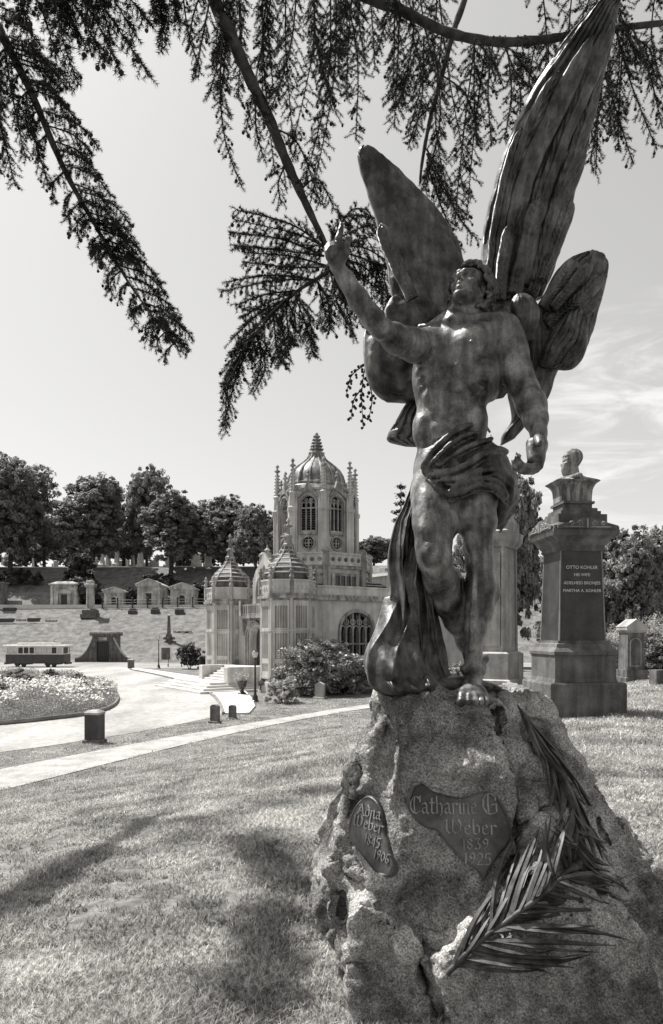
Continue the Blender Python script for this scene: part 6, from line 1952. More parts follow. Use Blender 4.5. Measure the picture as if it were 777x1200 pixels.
# ================================================================== foliage
def leaf_quads(c, size, bias, rng, up=.35, asp=.6):
    """c: (n,3) centres, size (n,), bias (n,3) preferred normals -> verts, quads"""
    n = len(c)
    nr = rng.normal(size=(n, 3)); nr /= np.linalg.norm(nr, axis=1, keepdims=True)
    nr = nr * .8 + bias * .7 + np.array([0, 0, up])
    nr /= np.linalg.norm(nr, axis=1, keepdims=True) + 1e-9
    t = np.cross(nr, rng.normal(size=(n, 3))); t /= np.linalg.norm(t, axis=1, keepdims=True) + 1e-9
    b = np.cross(nr, t)
    s = size[:, None]
    V = np.stack([c - t * s, c - b * s * asp, c + t * s, c + b * s * asp], 1).reshape(-1, 3)
    F = np.arange(4 * n).reshape(-1, 4)
    return V, F
def crown_cloud(lobes, per, leaf, rng, clump=.30, up=.55, fill=.75):
    """lobes: (x,y,z,r,rz); clumps scattered over the outer shell of every lobe, leaves scattered in each clump"""
    C = []; Bn = []; S = []
    for x, y, z, r, rz in lobes:
        n = int(per * (r ** 2))
        m = 46
        nc = max(6, n // m)
        d = rng.normal(size=(nc, 3)); d[:, 2] = d[:, 2] * .9 + .15; d /= np.linalg.norm(d, axis=1, keepdims=True)
        rr = r * (1 - (1 - fill) * rng.random(nc) ** 1.5) * (1 + .18 * rng.normal(size=nc))
        cc = np.array([x, y, z]) + d * np.stack([rr, rr, rr * rz / r], 1)
        cs = clump * r * rng.uniform(.45, 1.1, nc)
        for k in range(nc):
            q = rng.normal(size=(m, 3)); q *= (rng.random((m, 1)) ** .4) / np.linalg.norm(q, axis=1, keepdims=True)
            q[:, 2] *= .62
            C.append(cc[k] + q * cs[k]); Bn.append(np.tile(d[k] * .5, (m, 1)) + q * .9); S.append(leaf * rng.uniform(.6, 1.35, m))
    C = np.concatenate(C); Bn = np.concatenate(Bn); S = np.concatenate(S)
    return leaf_quads(C, S, Bn, rng, up)
def tree_proto(seed, H, Wd, th, style='round', leaf=.33, per=230):
    rng = np.random.default_rng(seed); rr = random.Random(seed)
    lobes = []
    if style == 'cone':
        V = []
    nl = 17
    for k in range(nl):
        t = rr.random() ** .8; a = k * 2.4 + rr.uniform(-.4, .4)
        zc = H * (.24 + .62 * t); w = Wd * .5 * (1 - .75 * abs(t - .35) ** 1.3)
        rad_ = w * rr.uniform(.35, .78)
        r = Wd * rr.uniform(.15, .25)
        lobes.append((rad_ * math.cos(a), rad_ * math.sin(a), zc, r, r * rr.uniform(.65, .95)))
    lobes.append((0, 0, H * .86, Wd * .2, Wd * .17)); lobes.append((Wd * .1, 0, H * .6, Wd * .27, Wd * .25)); lobes.append((-Wd * .1, 0, H * .55, Wd * .27, Wd * .25))
    V, F = crown_cloud(lobes, per, leaf, rng)
    crown = np_mesh('crown', V, F)
    m = MB()
    m.tube([(0, 0, -.5), (.1, 0, H * .15), (0, .1, H * .35), (.15, 0, H * .6), (0, 0, H * .82)], [th * 1.25, th, th * .75, th * .4, th * .1], 9)
    for x, y, z, r, rz in lobes[:12]:
        z0 = H * rr.uniform(.25, .5)
        m.tube([(0, 0, z0), (x * .45, y * .45, z0 + (z - z0) * .55), (x, y, z)], [th * .42, th * .25, th * .06], 6)
    return crown, m.mesh('trunk', 60)
P_ = [tree_proto(21, 20, 17, .45), tree_proto(22, 21, 15, .5), tree_proto(23, 20, 18, .45), tree_proto(24, 20, 14, .4)]
def tree(kind, name, loc, H, Wd, rz, label, group=None, m='leaf', cat='tree'):
    cr_, tr_ = P_[kind]
    bH, bW = [(20, 17), (21, 15), (20, 18), (20, 14)][kind]
    o = empty(name, loc, rz, label, cat, group)
    o.scale = (Wd / bW, Wd / bW, H / bH)
    c = link('crown', cr_, None, o); 
    if not cr_.materials: cr_.materials.append(M['leaf'])
    c.material_slots[0].link = 'OBJECT'; c.material_slots[0].material = M[m]
    t = link('trunk', tr_, None, o)
    if not tr_.materials: tr_.materials.append(M['bark'])
    return o
def tree_px(kind, cx, ytop, ybase, wpx, Y, label, rz=0, group='broadleaf trees on the hilltop', m='leaf', zb=None):
    x = (cx - CX) / FPX * Y; z = gzf(x, Y) if zb is None else zb
    H = CAMZ + (HY - ytop) / FPX * Y - z
    return tree(kind, 'broadleaf_tree', (x, Y, z - .3), H * 1.0, wpx / FPX * Y * 1.0, rz, label, group, m)
tree_px(0, 12, 536, 665, 92, 158, 'tall dense tree at the left picture edge, its dark crown leaving the frame', .3)
tree_px(1, 108, 557, 665, 84, 160, 'broad open-crowned tree directly behind the tall hillside column', 1.2)
tree_px(2, 172, 549, 660, 62, 172, 'tallest slim-topped tree behind the squarest mausoleum', 2.1)
tree_px(3, 200, 578, 668, 86, 154, 'rounded bright-leaved tree above the arched-door mausoleum', .4)
tree_px(0, 265, 580, 665, 74, 158, 'round tree seen directly above the left turret', 2.7)
tree_px(2, 300, 592, 670, 62, 150, 'lower tree filling the gap between the left turret and the lantern tower', 4.0)
tree_px(3, 52, 600, 664, 60, 178, 'lighter tree half hidden between the left edge tree and the open-crowned one', 3.3)
tree_px(1, 145, 592, 664, 60, 182, 'small tree standing back between the column tree and the slim-topped tree', 5.0)
tree_px(2, 232, 600, 664, 56, 185, 'tree standing farther back between the rounded tree and the turret tree', .9)
tree_px(0, 438, 628, 665, 50, 175, 'distant tree just right of the lantern tower', .2)
for k, (cx_, yt_, Y_) in enumerate(((30, 618, 205), (78, 612, 200), (125, 606, 210), (160, 612, 198), (215, 610, 212), (250, 612, 205), (285, 615, 200), (318, 620, 208))):
    tree_px(k % 4, cx_, yt_, 662, 52, Y_, 'backdrop tree low behind the hilltop graves, ' + ['at the left edge', 'left of the open-crowned tree', 'behind the open-crowned tree', 'under the slim-topped tree', 'right of the rounded tree', 'above the left turret finial', 'between turret and lantern tower', 'touching the lantern tower'][k], k * 1.1, 'backdrop trees beyond the hilltop')
tree_px(1, -40, 560, 664, 90, 165, 'tree just outside the left picture edge', 1.0)
tree_px(1, 336, 604, 664, 50, 176, 'tree behind the lantern tower base', 1.4)
# right side: trees beyond the hedge
G2 = 'trees behind the bust monument'
tree_px(0, 735, 618, 735, 96, 62, 'broad sunlit tree directly behind the small gabled gravestone', 1.9, G2, zb=-1.5)
tree_px(2, 800, 600, 735, 100, 70, 'taller tree cut by the right picture edge', .6, G2, zb=-1.5)
tree_px(3, 605, 545, 735, 74, 64, 'tall tree seen between the bust monument and the pale stela', 3.0, G2, zb=-1.5)
tree_px(1, 660, 640, 735, 80, 80, 'low tree hidden mostly behind the bust monument', 2.2, G2, zb=-1.5)
tree_px(3, 520, 650, 735, 80, 84, 'tree seen in the gap between the bronze legs', 5.2, G2, zb=-2.4)
tree_px(2, 560, 610, 735, 70, 90, 'tree standing behind the bronze hip and pale stela', 1.2, G2, zb=-2.4)
# layered conifer behind the hanging drapery
def conifer(loc, H, Wd, label):
    o = empty('conifer', loc, 0, label, 'conifer')
    rng = np.random.default_rng(9)
    m = MB(); m.tube([(0, 0, -.3), (0, 0, H * .5), (0, 0, H)], [.35, .22, .03], 8)
    C = []; 
    for k in range(18):
        z = H * (.22 + .76 * k / 17); R = Wd / 2 * (1 - (k / 17) ** 1.2) + .25
        for a in rng.random(6) * 6.28:
            L_ = R * rng.uniform(.65, 1.1)
            m.tube([(0, 0, z), (L_ * .6 * math.cos(a), L_ * .6 * math.sin(a), z - .1), (L_ * math.cos(a), L_ * math.sin(a), z + .1)], [.06, .04, .015], 4)
            n = int(130 * L_ / (Wd / 2)) + 25
            t = rng.random(n) ** .7 * L_; w = rng.normal(size=n) * .35 * (t / L_ * .8 + .2)
            C.append(np.stack([t * math.cos(a) - w * math.sin(a), t * math.sin(a) + w * math.cos(a), z + rng.normal(size=n) * .10 - .15 * (t / L_)], 1))
    C = np.concatenate(C)
    V, F = leaf_quads(C, rng.uniform(.1, .22, len(C)), np.zeros_like(C), rng, .3, .35)
    link('crown', np_mesh('crown', V, F), M['leaf_dark'], o); m.build('trunk', M['bark'], o)
x = (470 - CX) / FPX * 82
conifer((x, 82, -2.4), 1.6 + 180 / FPX * 82 + 2.4, 60 / FPX * 82, 'dark conifer with tiered flat branches behind the hanging drapery')

# ---------------------------------------------------------------- shrubs
def shrub(name, loc, w, h, label, m='leaf_bush', group=None, seed=1, leaf=.07, n=1.0, lob=9, stems=True, d=None, cat='shrub', flowers=0):
    rng = np.random.default_rng(seed); rr = random.Random(seed)
    o = empty(name, loc, 0, label, cat, group)
    d = d or w
    lobes = []
    for k in range(lob):
        a = k * 2.4; q = rr.random() ** .5
        r = min(w, h * 1.2) * rr.uniform(.2, .3)
        lobes.append((q * (w / 2 - r * .8) * math.cos(a), q * (d / 2 - r * .8) * math.sin(a), max(r * .6, h * rr.uniform(.3, .95) - r * (.6)), r, r * .85))
    lobes.append((0, 0, h * .55, min(w, h) * .4, h * .4))
    V, F = crown_cloud(lobes, 46 * 14 * n / (sum(l[3] ** 2 for l in lobes) / len(lobes)) * .25, leaf, rng, .42, .3)
    V[:, 2] = np.abs(V[:, 2])
    link('foliage', np_mesh('foliage', V, F), M[m], o)
    if flowers:
        k = rng.integers(0, len(F), flowers)
        c = V[F[k]].mean(1); c = c + (c - np.array([0, 0, h * .4])) * .08
        V2, F2 = leaf_quads(c, rng.uniform(leaf * .9, leaf * 1.6, flowers), c / (np.linalg.norm(c, axis=1, keepdims=True) + .1), rng, .6, .9)
        tag(link('blossom', np_mesh('blossom', V2, F2), M['flower'], o), kind='stuff')
    if stems:
        mb = MB()
        for k in range(5):
            a = k * 1.3; mb.tube([(0.05 * math.cos(a), .05 * math.sin(a), -.1), (.2 * w * math.cos(a), .2 * w * math.sin(a), h * .4), (.3 * w * math.cos(a), .3 * w * math.sin(a), h * .75)], [.04, .03, .01], 5)
        mb.build('stems', M['bark'], o)
    return o
def shrub_px(name, cx, ybase, wpx, hpx, label, Y=None, **kw):
    p = hitg(cx, ybase) if Y is None else Vector(((cx - CX) / FPX * Y, Y, gzf((cx - CX) / FPX * Y, Y)))
    s = p.y / FPX
    return shrub(name, p, wpx * s, hpx * s, label, **kw)
shrub_px('shrub', 333, 824, 44, 29, 'clipped pale bush on the lawn right of the near lamp post', m='leaf_pale', seed=3, n=3, lob=14)
shrub_px('shrub', 311, 811, 24, 19, 'small dark bush behind the near lamp post', m='leaf_bush', seed=4, n=2)
shrub_px('shrub', 400, 810, 52, 24, 'low spreading pale bush beside the hanging drapery', m='leaf_pale', seed=5, n=3, lob=14)
shrub_px('shrub', 372, 800, 88, 66, 'large flowering bush against the chapel flank', Y=47.5, m='leaf_bush', seed=6, n=8, lob=22, leaf=.085, flowers=420)
shrub_px('shrub', 412, 800, 56, 46, 'rounded flowering bush under the wide chapel window', Y=48.5, m='leaf_bush', seed=7, n=5, lob=16, leaf=.085, flowers=200)
shrub_px('shrub', 456, 800, 52, 52, 'tall bush partly hidden by the bronze drapery', Y=50, m='leaf_bush', seed=8, n=5, lob=16, leaf=.085, flowers=120)
shrub_px('shrub', 330, 798, 24, 26, 'dark shrub at the foot of the nearer turret', Y=47, m='leaf', seed=9, n=3, lob=12, leaf=.08)
shrub_px('shrub', 536, 812, 44, 60, 'leafy shrub seen between the bronze legs', Y=30, m='leaf_bush', seed=10, n=5, lob=16, leaf=.06)
shrub_px('shrub', 580, 812, 50, 52, 'leafy shrub behind the pale stela', Y=31, m='leaf_bush', seed=11, n=5, lob=16, leaf=.06)
shrub_px('shrub', 237, 788, 15, 24, 'small cone-shaped evergreen beside the chapel steps', Y=74, m='leaf_dark', seed=12, n=1.4, leaf=.12)
# small ornamental tree on the far lawn
shrub_px('small_tree', 222, 783, 30, 30, 'little dark round-headed tree on the lawn left of the chapel', Y=84, m='leaf_dark', seed=13, n=3, leaf=.14, cat='tree')
shrub_px('shrub', 100, 690, 40, 36, 'big dark shrub beside the tall column on the slope', Y=137, m='leaf_dark', seed=14, n=6, leaf=.3, lob=12, group='dark shrubs behind the mausolea')
shrub_px('shrub', 92, 660, 34, 46, 'tall dark evergreen above the low mausoleum', Y=146, m='leaf_dark', seed=15, n=6, leaf=.3, lob=12, group='dark shrubs behind the mausolea')
shrub_px('shrub', 152, 690, 26, 22, 'dark shrub between the smallest and the tallest mausoleum', Y=137, m='leaf_dark', seed=16, n=3, leaf=.28, group='dark shrubs behind the mausolea')
shrub_px('shrub', 240, 690, 44, 26, 'dark shrub mass between the last mausoleum and the chapel turret', Y=140, m='leaf_dark', seed=17, n=5, leaf=.3, group='dark shrubs behind the mausolea')
shrub_px('shrub', 195, 668, 60, 20, 'long dark shrub band on the slope above the mausolea', Y=146, m='leaf_dark', seed=18, n=5, leaf=.3, group='dark shrubs behind the mausolea')
shrub_px('shrub', 20, 668, 70, 20, 'dark shrub band under the tree at the left picture edge', Y=150, m='leaf_dark', seed=19, n=5, leaf=.3, group='dark shrubs behind the mausolea')
# hedge-like shrubs behind the bust monument
labs = ['hedge shrub right behind the bust monument plinth', 'hedge shrub left of the small gabled gravestone', 'hedge shrub directly behind the small gabled gravestone', 'hedge shrub right of the small gabled gravestone', 'hedge shrub at the right picture edge', 'hedge shrub in a second row above the gabled gravestone', 'hedge shrub in a second row at the right picture edge']
for k, (cx, Y, w, h) in enumerate(((668, 34, 60, 52), (702, 35, 56, 58), (738, 36, 56, 56), (772, 35, 54, 54), (806, 34, 60, 58), (720, 44, 90, 60), (785, 44, 90, 64))):
    x = (cx - CX) / FPX * Y; z = gzf(x, Y)
    shrub('hedge_shrub', (x, Y, z), w * Y / FPX, h * Y / FPX, labs[k], m='leaf_bush' if k % 2 else 'leaf_pale', seed=30 + k, n=5, lob=18, leaf=.055, group='hedge shrubs behind the graves')
# plant in the urn
rngu = np.random.default_rng(3)
c = rngu.normal(size=(420, 3)) * [.24, .24, .2] + [0, 0, 1.12]
V, F = leaf_quads(c, rngu.uniform(.04, .08, 420), np.zeros_like(c), rngu)
link('plant', np_mesh('plant', V, F), M['leaf_pale'], URN)

# flower bed planting: a mass nobody could count
from itertools import product
rngf = np.random.default_rng(6)
poly = np.array(isl)
def inside(x, y):
    c = np.zeros(x.shape, bool); n = len(poly)
    for i in range(n):
        ax, ay = poly[i]; bx, by = poly[(i + 1) % n]
        k = ((ay <= y) & (by > y)) | ((by <= y) & (ay > y))
        c ^= k & (x < ax + (y - ay) / (by - ay + 1e-12) * (bx - ax))
    return c
bx0, bx1, by0, by1 = poly[:, 0].min(), poly[:, 0].max(), poly[:, 1].min(), poly[:, 1].max()
n = 200000
X = rngf.uniform(max(bx0, -34), bx1, n); Y = rngf.uniform(by0, by1, n)
k = inside(X, Y) & ((X / Y * FPX + CX) > -40); X = X[k]; Y = Y[k]
pyy = HY + 4.0 / Y * FPX
fr = (pyy - 793) / 55
hgt = .55 + .35 * vnoise(np.stack([X, Y, Y * 0], 1), 1.6, 4) + .25 * vnoise(np.stack([X, Y, Y * 0], 1), .5, 5)
Zp = -2.28 + np.clip(hgt, .1, 1.4) * rngf.random(len(X)) ** .5
C = np.stack([X, Y, Zp], 1)
V, F = leaf_quads(C, rngf.uniform(.03, .07, len(C)) * (Y / 38) ** .5, np.tile([[0, -.3, .3]], (len(C), 1)), rngf, .3, .4)
tag(link('bed_plants', np_mesh('bed_plants', V, F), M['leaf_bush']), 'low lavender-like planting filling the round bed', 'plants', kind='stuff')
fm = (Y > 36) & (Y < 52) & (vnoise(np.stack([X, Y, Y * 0], 1), 2.2, 8) > -.25) & (rngf.random(len(X)) < .09)
Cf = C[fm].copy(); Cf[:, 2] = -2.28 + np.clip(hgt[fm], .3, 1.4) + rngf.random(fm.sum()) * .35
V, F = leaf_quads(Cf, rngf.uniform(.06, .11, len(Cf)), np.tile([[0, -.3, .5]], (len(Cf), 1)), rngf, .5, .85)
tag(link('bed_flowers', np_mesh('bed_flowers', V, F), M['flower']), 'mass of pale blossoms in the round bed', 'flowers', kind='stuff')
labs = ['dark bush at the left end of the round bed', 'dark bush at the back of the bed behind the pale flowers', 'upright dark bush on the right half of the bed', 'smaller upright bush beside the tallest one in the bed', 'tiny bush at the right tip of the bed', 'low dark bush at the far left of the bed']
for k, (cx, py_, w, h) in enumerate(((20, 812, 44, 26), (60, 806, 18, 20), (92, 806, 17, 16), (100, 814, 14, 14), (123, 814, 11, 13), (2, 822, 26, 22))):
    Y = 4.0 * FPX / (py_ - HY); x = (cx - CX) / FPX * Y
    shrub('bed_bush', (x, Y, -2.3), w * Y / FPX, h * Y / FPX, labs[k], m='leaf', seed=50 + k, n=2.5, lob=10, leaf=.075, group='bushes in the round flower bed')
# ================================================================== overhanging larch
LT = empty('larch_tree', (-3.6, -3.0, 0), 0, 'drooping larch overhead with needle sprays and small round cones, filling the top of the picture', 'tree')
LO = np.array([-3.6, -3.0, 0])
rl = random.Random(12); nl_ = np.random.default_rng(12)
m = MB(); m.tube([(0, 0, -.3), (0, 0, .3), (.05, 0, 2), (.1, .1, 5), (.1, .2, 8), (.2, .2, 11)], [.5, .40, .34, .28, .2, .08], 14); m.build('trunk', M['bark'], LT, smooth=60)

TW = []      # twigs (p, q, r0, r1)
SP = []      # needle sprigs (p, q)
CN = []      # cones
DS = 1.15
def wpt(x, y, Y): return np.array(P(x, y, Y * DS))
def strand(pts, side=22, step=4.6, r=1.3, spread=55, droop=.35, cones=.12, dens=1.0, needle=True, depth=.25):
    """pts: (px,py,Y); a hanging shoot with needled side twigs"""
    pp = spline2([(a, b) for a, b, c in pts], 6); Ys = np.interp(np.linspace(0, 1, len(pp)), np.linspace(0, 1, len(pts)), [c for a, b, c in pts])
    Wp = [wpt(a, b, y) for (a, b), y in zip(pp, Ys)]; Ys = Ys * DS
    n = len(Wp); tot = 0
    for i in range(n - 1):
        t = i / (n - 1); rr_ = r * (1 - .7 * t) * Ys[i] / FPX
        TW.append((Wp[i], Wp[i + 1], rr_, rr_ * .95))
    # walk along
    L_ = [0]
    for i in range(n - 1): L_.append(L_[-1] + np.linalg.norm(Wp[i + 1] - Wp[i]))
    st_ = step * Ys[0] / FPX; s = st_ * rl.random()
    sgn = 1
    while s < L_[-1]:
        i = max(0, np.searchsorted(L_, s) - 1); i = min(i, n - 2)
        f = (s - L_[i]) / (L_[i + 1] - L_[i] + 1e-9); p = Wp[i] + (Wp[i + 1] - Wp[i]) * f
        d = (Wp[i + 1] - Wp[i]); d /= np.linalg.norm(d) + 1e-9
        t = s / L_[-1]
        ln = side * Ys[i] / FPX * (1 - .55 * t) * rl.uniform(.5, 1.15)
        a = rad(spread * rl.uniform(.6, 1.25)) * sgn
        # side direction mostly in the picture-parallel plane with depth scatter
        perp = np.cross(d, [0, 1, 0]); perp /= np.linalg.norm(perp) + 1e-9
        perp = perp * 1.0 + np.array([0, rl.uniform(-1, 1) * 1.0, 0]); perp /= np.linalg.norm(perp)
        dd = d * math.cos(a) + perp * math.sin(a); dd[2] -= droop * rl.uniform(.4, 1.4); dd /= np.linalg.norm(dd)
        if rl.random() < dens:
            q = p + dd * ln * .55; q2 = q + (dd + np.array([0, 0, -.25])) * ln * .5
            TW.append((p, q, .0016, .0012)); TW.append((q, q2, .0012, .0006))
            if needle: SP.append((p, q)); SP.append((q, q2))
            if ln > 14 * Ys[i] / FPX and rl.random() < .7:
                e = q + (dd * .4 + perp * rl.choice((-1, 1)) * .7 + np.array([0, 0, -.4])) * ln * .4
                TW.append((q, e, .001, .0006))
                if needle: SP.append((q, e))
            if rl.random() < cones: CN.append((q + np.array([0, 0, -.012]), rl.uniform(.010, .016)))
            if rl.random() < cones * .7: CN.append((q2 + np.array([0, 0, -.010]), rl.uniform(.009, .014)))
        s += st_ * rl.uniform(.6, 1.3); sgn = -sgn
    if needle:
        for i in range(n // 3, n - 1): SP.append((Wp[i], Wp[i + 1]))
def flush(parent, name='foliage'):
    """turn the collected twigs, sprigs and cones into meshes under parent"""
    global TW, SP, CN
    p = np.array([a for a, b, c, d in TW]); q = np.array([b for a, b, c, d in TW]); r0 = np.array([c for a, b, c, d in TW]); r1 = np.array([d for a, b, c, d in TW])
    d = q - p; d /= np.linalg.norm(d, axis=1, keepdims=True) + 1e-9
    x = np.cross(d, [.3, .8, .52]); x /= np.linalg.norm(x, axis=1, keepdims=True) + 1e-9; y = np.cross(d, x)
    rings = []
    for base, r in ((p, r0), (q, r1)):
        for k in range(3):
            a = 2 * math.pi * k / 3; rings.append(base + (x * math.cos(a) + y * math.sin(a)) * r[:, None])
    V = np.stack(rings, 1).reshape(-1, 3)
    o = np.arange(len(p))[:, None] * 6
    F = np.concatenate([np.concatenate([o + k, o + (k + 1) % 3, o + 3 + (k + 1) % 3, o + 3 + k], 1) for k in range(3)])
    tag(link('twigs', np_mesh('twigs', V - LO, F), M['bark'], parent), kind='stuff')
    if SP:
        p = np.array([a for a, b in SP]); q = np.array([b for a, b in SP])
        L_ = np.linalg.norm(q - p, axis=1); num = np.clip((L_ / .0012).astype(int), 10, 100)
        idx = np.repeat(np.arange(len(p)), num); n = len(idx)
        t = nl_.random(n)[:, None]; base = p[idx] + (q[idx] - p[idx]) * t
        d = (q - p)[idx]; d /= np.linalg.norm(d, axis=1, keepdims=True) + 1e-9
        rn = nl_.normal(size=(n, 3)); rn -= d * (rn * d).sum(1, keepdims=True); rn /= np.linalg.norm(rn, axis=1, keepdims=True) + 1e-9
        dirn = rn * .85 + d * .6; dirn /= np.linalg.norm(dirn, axis=1, keepdims=True)
        ln = nl_.uniform(.016, .032, n)[:, None]
        sd_ = np.cross(dirn, nl_.normal(size=(n, 3))); sd_ /= np.linalg.norm(sd_, axis=1, keepdims=True) + 1e-9
        w = .0018
        V = np.stack([base - sd_ * w, base + sd_ * w, base + dirn * ln], 1).reshape(-1, 3)
        tag(link('needles', np_mesh('needles', V - LO, np.arange(3 * n).reshape(-1, 3)), M['needle'], parent), kind='stuff')
    TW = []; SP = []
def limb(wpts, rs):
    q = []
    for i in range(3):
        q.append(spline2([(k, w[i]) for k, w in enumerate(wpts)], 6))
    pts = [Vector((q[0][j][1], q[1][j][1], q[2][j][1])) - Vector(LO) for j in range(len(q[0]))]
    R_ = np.interp(np.linspace(0, 1, len(pts)), np.linspace(0, 1, len(rs)), rs)
    mb = MB(); mb.tube(pts, list(R_ * (1 + .08 * np.sin(np.arange(len(pts)) * 2.1))), 8)
    return mb.build('branch', M['bark'], LT, smooth=60)
T0 = LO + [.1, .2, 8.0]; T1 = LO + [.1, .1, 7.0]; T2 = LO + [.15, .2, 9.0]
# main limb towards the raised hand
A_ = [T1, np.array([-2.2, .6, 7.9]), np.array([-1.3, 3.2, 7.4]), wpt(243, -30, 4.7), wpt(266, 30, 4.75), wpt(291, 88, 4.8), wpt(315, 138, 4.85), wpt(336, 190, 4.9), wpt(360, 242, 4.95), wpt(384, 292, 5.0)]
bA = limb(A_, [.10, .09, .075, .055, .05, .045, .042, .038, .03, .02])
A2 = [wpt(384, 290, 5.0), wpt(386, 316, 5.0), wpt(346, 343, 4.95), wpt(305, 385, 4.9), wpt(279, 435, 4.85), wpt(265, 488, 4.8)]
bA2 = limb(A2, [.02, .017, .014, .010, .006, .002])
S = strand
for a in ([(384, 292, 5.0), (340, 262, 4.9), (276, 246, 4.8)], [(380, 300, 5.0), (330, 280, 4.9), (268, 272, 4.7)], [(386, 312, 5.0), (340, 300, 5.1), (286, 296, 5.2)], [(370, 328, 5.0), (320, 322, 4.9), (268, 330, 4.8)],
          [(352, 340, 5.0), (310, 345, 4.9), (276, 358, 4.8)], [(335, 350, 4.9), (300, 370, 4.8), (272, 398, 4.7)], [(310, 380, 4.9), (285, 410, 4.8), (264, 445, 4.8)], [(296, 395, 4.9), (276, 445, 4.85), (262, 500, 4.8)],
          [(300, 390, 4.9), (306, 420, 4.9), (300, 450, 4.9)], [(320, 365, 4.9), (332, 392, 4.8), (336, 420, 4.8)], [(345, 345, 4.9), (362, 372, 4.9), (366, 404, 4.9)], [(335, 350, 4.9), (346, 375, 4.9), (345, 398, 4.9)],
          [(372, 330, 5.0), (384, 352, 5.0), (386, 380, 5.0)], [(384, 300, 5.0), (410, 330, 5.2), (430, 372, 5.3)], [(386, 285, 5.0), (420, 268, 5.1), (446, 262, 5.2)], [(386, 292, 5.0), (425, 290, 5.1), (462, 312, 5.2)],
          [(384, 300, 5.0), (425, 312, 5.2), (455, 345, 5.3)], [(390, 300, 5.1), (420, 340, 5.2), (448, 384, 5.3)], [(386, 288, 5.2), (410, 248, 5.2), (432, 246, 5.3)], [(386, 310, 5.0), (400, 345, 5.1), (412, 380, 5.2)],
          [(430, 300, 5.2), (446, 330, 5.2), (450, 392, 5.2)]):
    S(a, 26, 4.0, 1.6, 52, .5, .2)
    b_ = [(x + rl.uniform(-9, 9) * (k > 0), y + rl.uniform(4, 16) * (k > 0), Y + rl.uniform(-.3, .3) * (k > 0)) for k, (x, y, Y) in enumerate(a)]
    S(b_, 24, 4.2, 1.3, 55, .5, .2)
for a in ([(452, 395, 5.2), (430, 425, 5.2), (424, 462, 5.2), (426, 502, 5.2)], [(432, 424, 5.2), (412, 440, 5.2), (406, 462, 5.2)], [(430, 440, 5.2), (436, 466, 5.2), (432, 492, 5.2)], [(424, 455, 5.2), (414, 470, 5.2), (412, 492, 5.2)]):
    S(a, 9, 4.5, 1.2, 60, .5, .9, needle=False)
flush(bA2)
# hanging curtain left of and around the main limb
def env(x, tab): return np.interp(x, [a for a, b in tab], [b for a, b in tab])
lowA = [(236, 105), (248, 150), (262, 188), (284, 212), (300, 175), (322, 200), (345, 215), (365, 235), (385, 200), (405, 175), (430, 165), (455, 150), (482, 190)]
for k in range(27):
    x = 238 + k * 9.1 + rl.uniform(-7, 7); yb = env(x, lowA) * (rl.uniform(.35, .8) if rl.random() < .4 else rl.uniform(.75, 1.06)); ys = rl.uniform(-55, -15); Y = rl.uniform(4.6, 5.9)
    x0 = x + rl.uniform(-30, 48)
    S([(x0, ys, Y), ((x0 + x) / 2 + rl.uniform(-14, 14), (ys + yb) / 2 + rl.uniform(-12, 12), Y), (x, yb, Y - .2)], rl.uniform(20, 34), rl.uniform(4.4, 6.5), 1.3, rl.uniform(45, 65), rl.uniform(.2, .6), .15, .85)
for a in ([(250, -20, 4.7), (238, 40, 4.7), (228, 92, 4.6)], [(262, 30, 4.75), (258, 100, 4.7), (264, 165, 4.7), (283, 218, 4.7)], [(240, -20, 4.7), (226, 20, 4.7), (222, 55, 4.7)],
          [(300, 100, 4.8), (300, 150, 4.8), (310, 188, 4.8)], [(336, 190, 4.9), (326, 215, 4.9), (330, 240, 4.9)], [(350, 225, 4.9), (372, 210, 5.0), (392, 245, 5.0)], [(320, 150, 4.9), (350, 170, 5.0), (376, 240, 5.0)]):
    S(a, 22, 4.6, 1.5, 55, .45, .15)
flush(bA)
# upper right limb
B_ = [T0, np.array([-1.8, 1.2, 8.2]), np.array([-.4, 3.6, 7.4]), wpt(250, -120, 4.9), wpt(405, -16, 5.0), wpt(470, 12, 5.0), wpt(525, 38, 5.05), wpt(582, 49, 5.1), wpt(640, 46, 5.15), wpt(700, 36, 5.2), wpt(800, 24, 5.3), wpt(900, 10, 5.4)]
bB = limb(B_, [.09, .08, .06, .040, .040, .038, .036, .034, .030, .022, .01])
C_ = [T2, np.array([-1.0, 1.6, 9.8]), np.array([.8, 4.0, 9.2]), wpt(558, -120, 5.3), wpt(549, -20, 5.3), wpt(531, 38, 5.3), wpt(516, 95, 5.3), wpt(504, 140, 5.3), wpt(495, 188, 5.3), wpt(492, 215, 5.3)]
bC = limb(C_, [.07, .06, .05, .030, .028, .024, .020, .015, .009])
lowB = [(470, 175), (490, 215), (510, 240), (530, 262), (548, 250), (560, 205), (585, 190), (620, 170), (650, 178), (672, 190), (700, 205), (722, 190), (745, 186), (777, 150), (800, 150)]
for k in range(37):
    x = 470 + k * 8.9 + rl.uniform(-8, 8); yb = env(x, lowB) * (rl.uniform(.3, .75) if rl.random() < .4 else rl.uniform(.75, 1.04))
    ys = rl.choice((rl.uniform(-40, -15), 42)); Y = rl.uniform(4.7, 6.2); x0 = x + rl.uniform(-38, 30)
    S([(x0, ys, Y), ((x0 + x) / 2 + rl.uniform(-14, 14), (ys + yb) / 2 + rl.uniform(-12, 12), Y), (x, yb, Y - .2)], rl.uniform(20, 34), rl.uniform(4.4, 6.5), 1.3, rl.uniform(45, 65), rl.uniform(.2, .6), .15, .85)
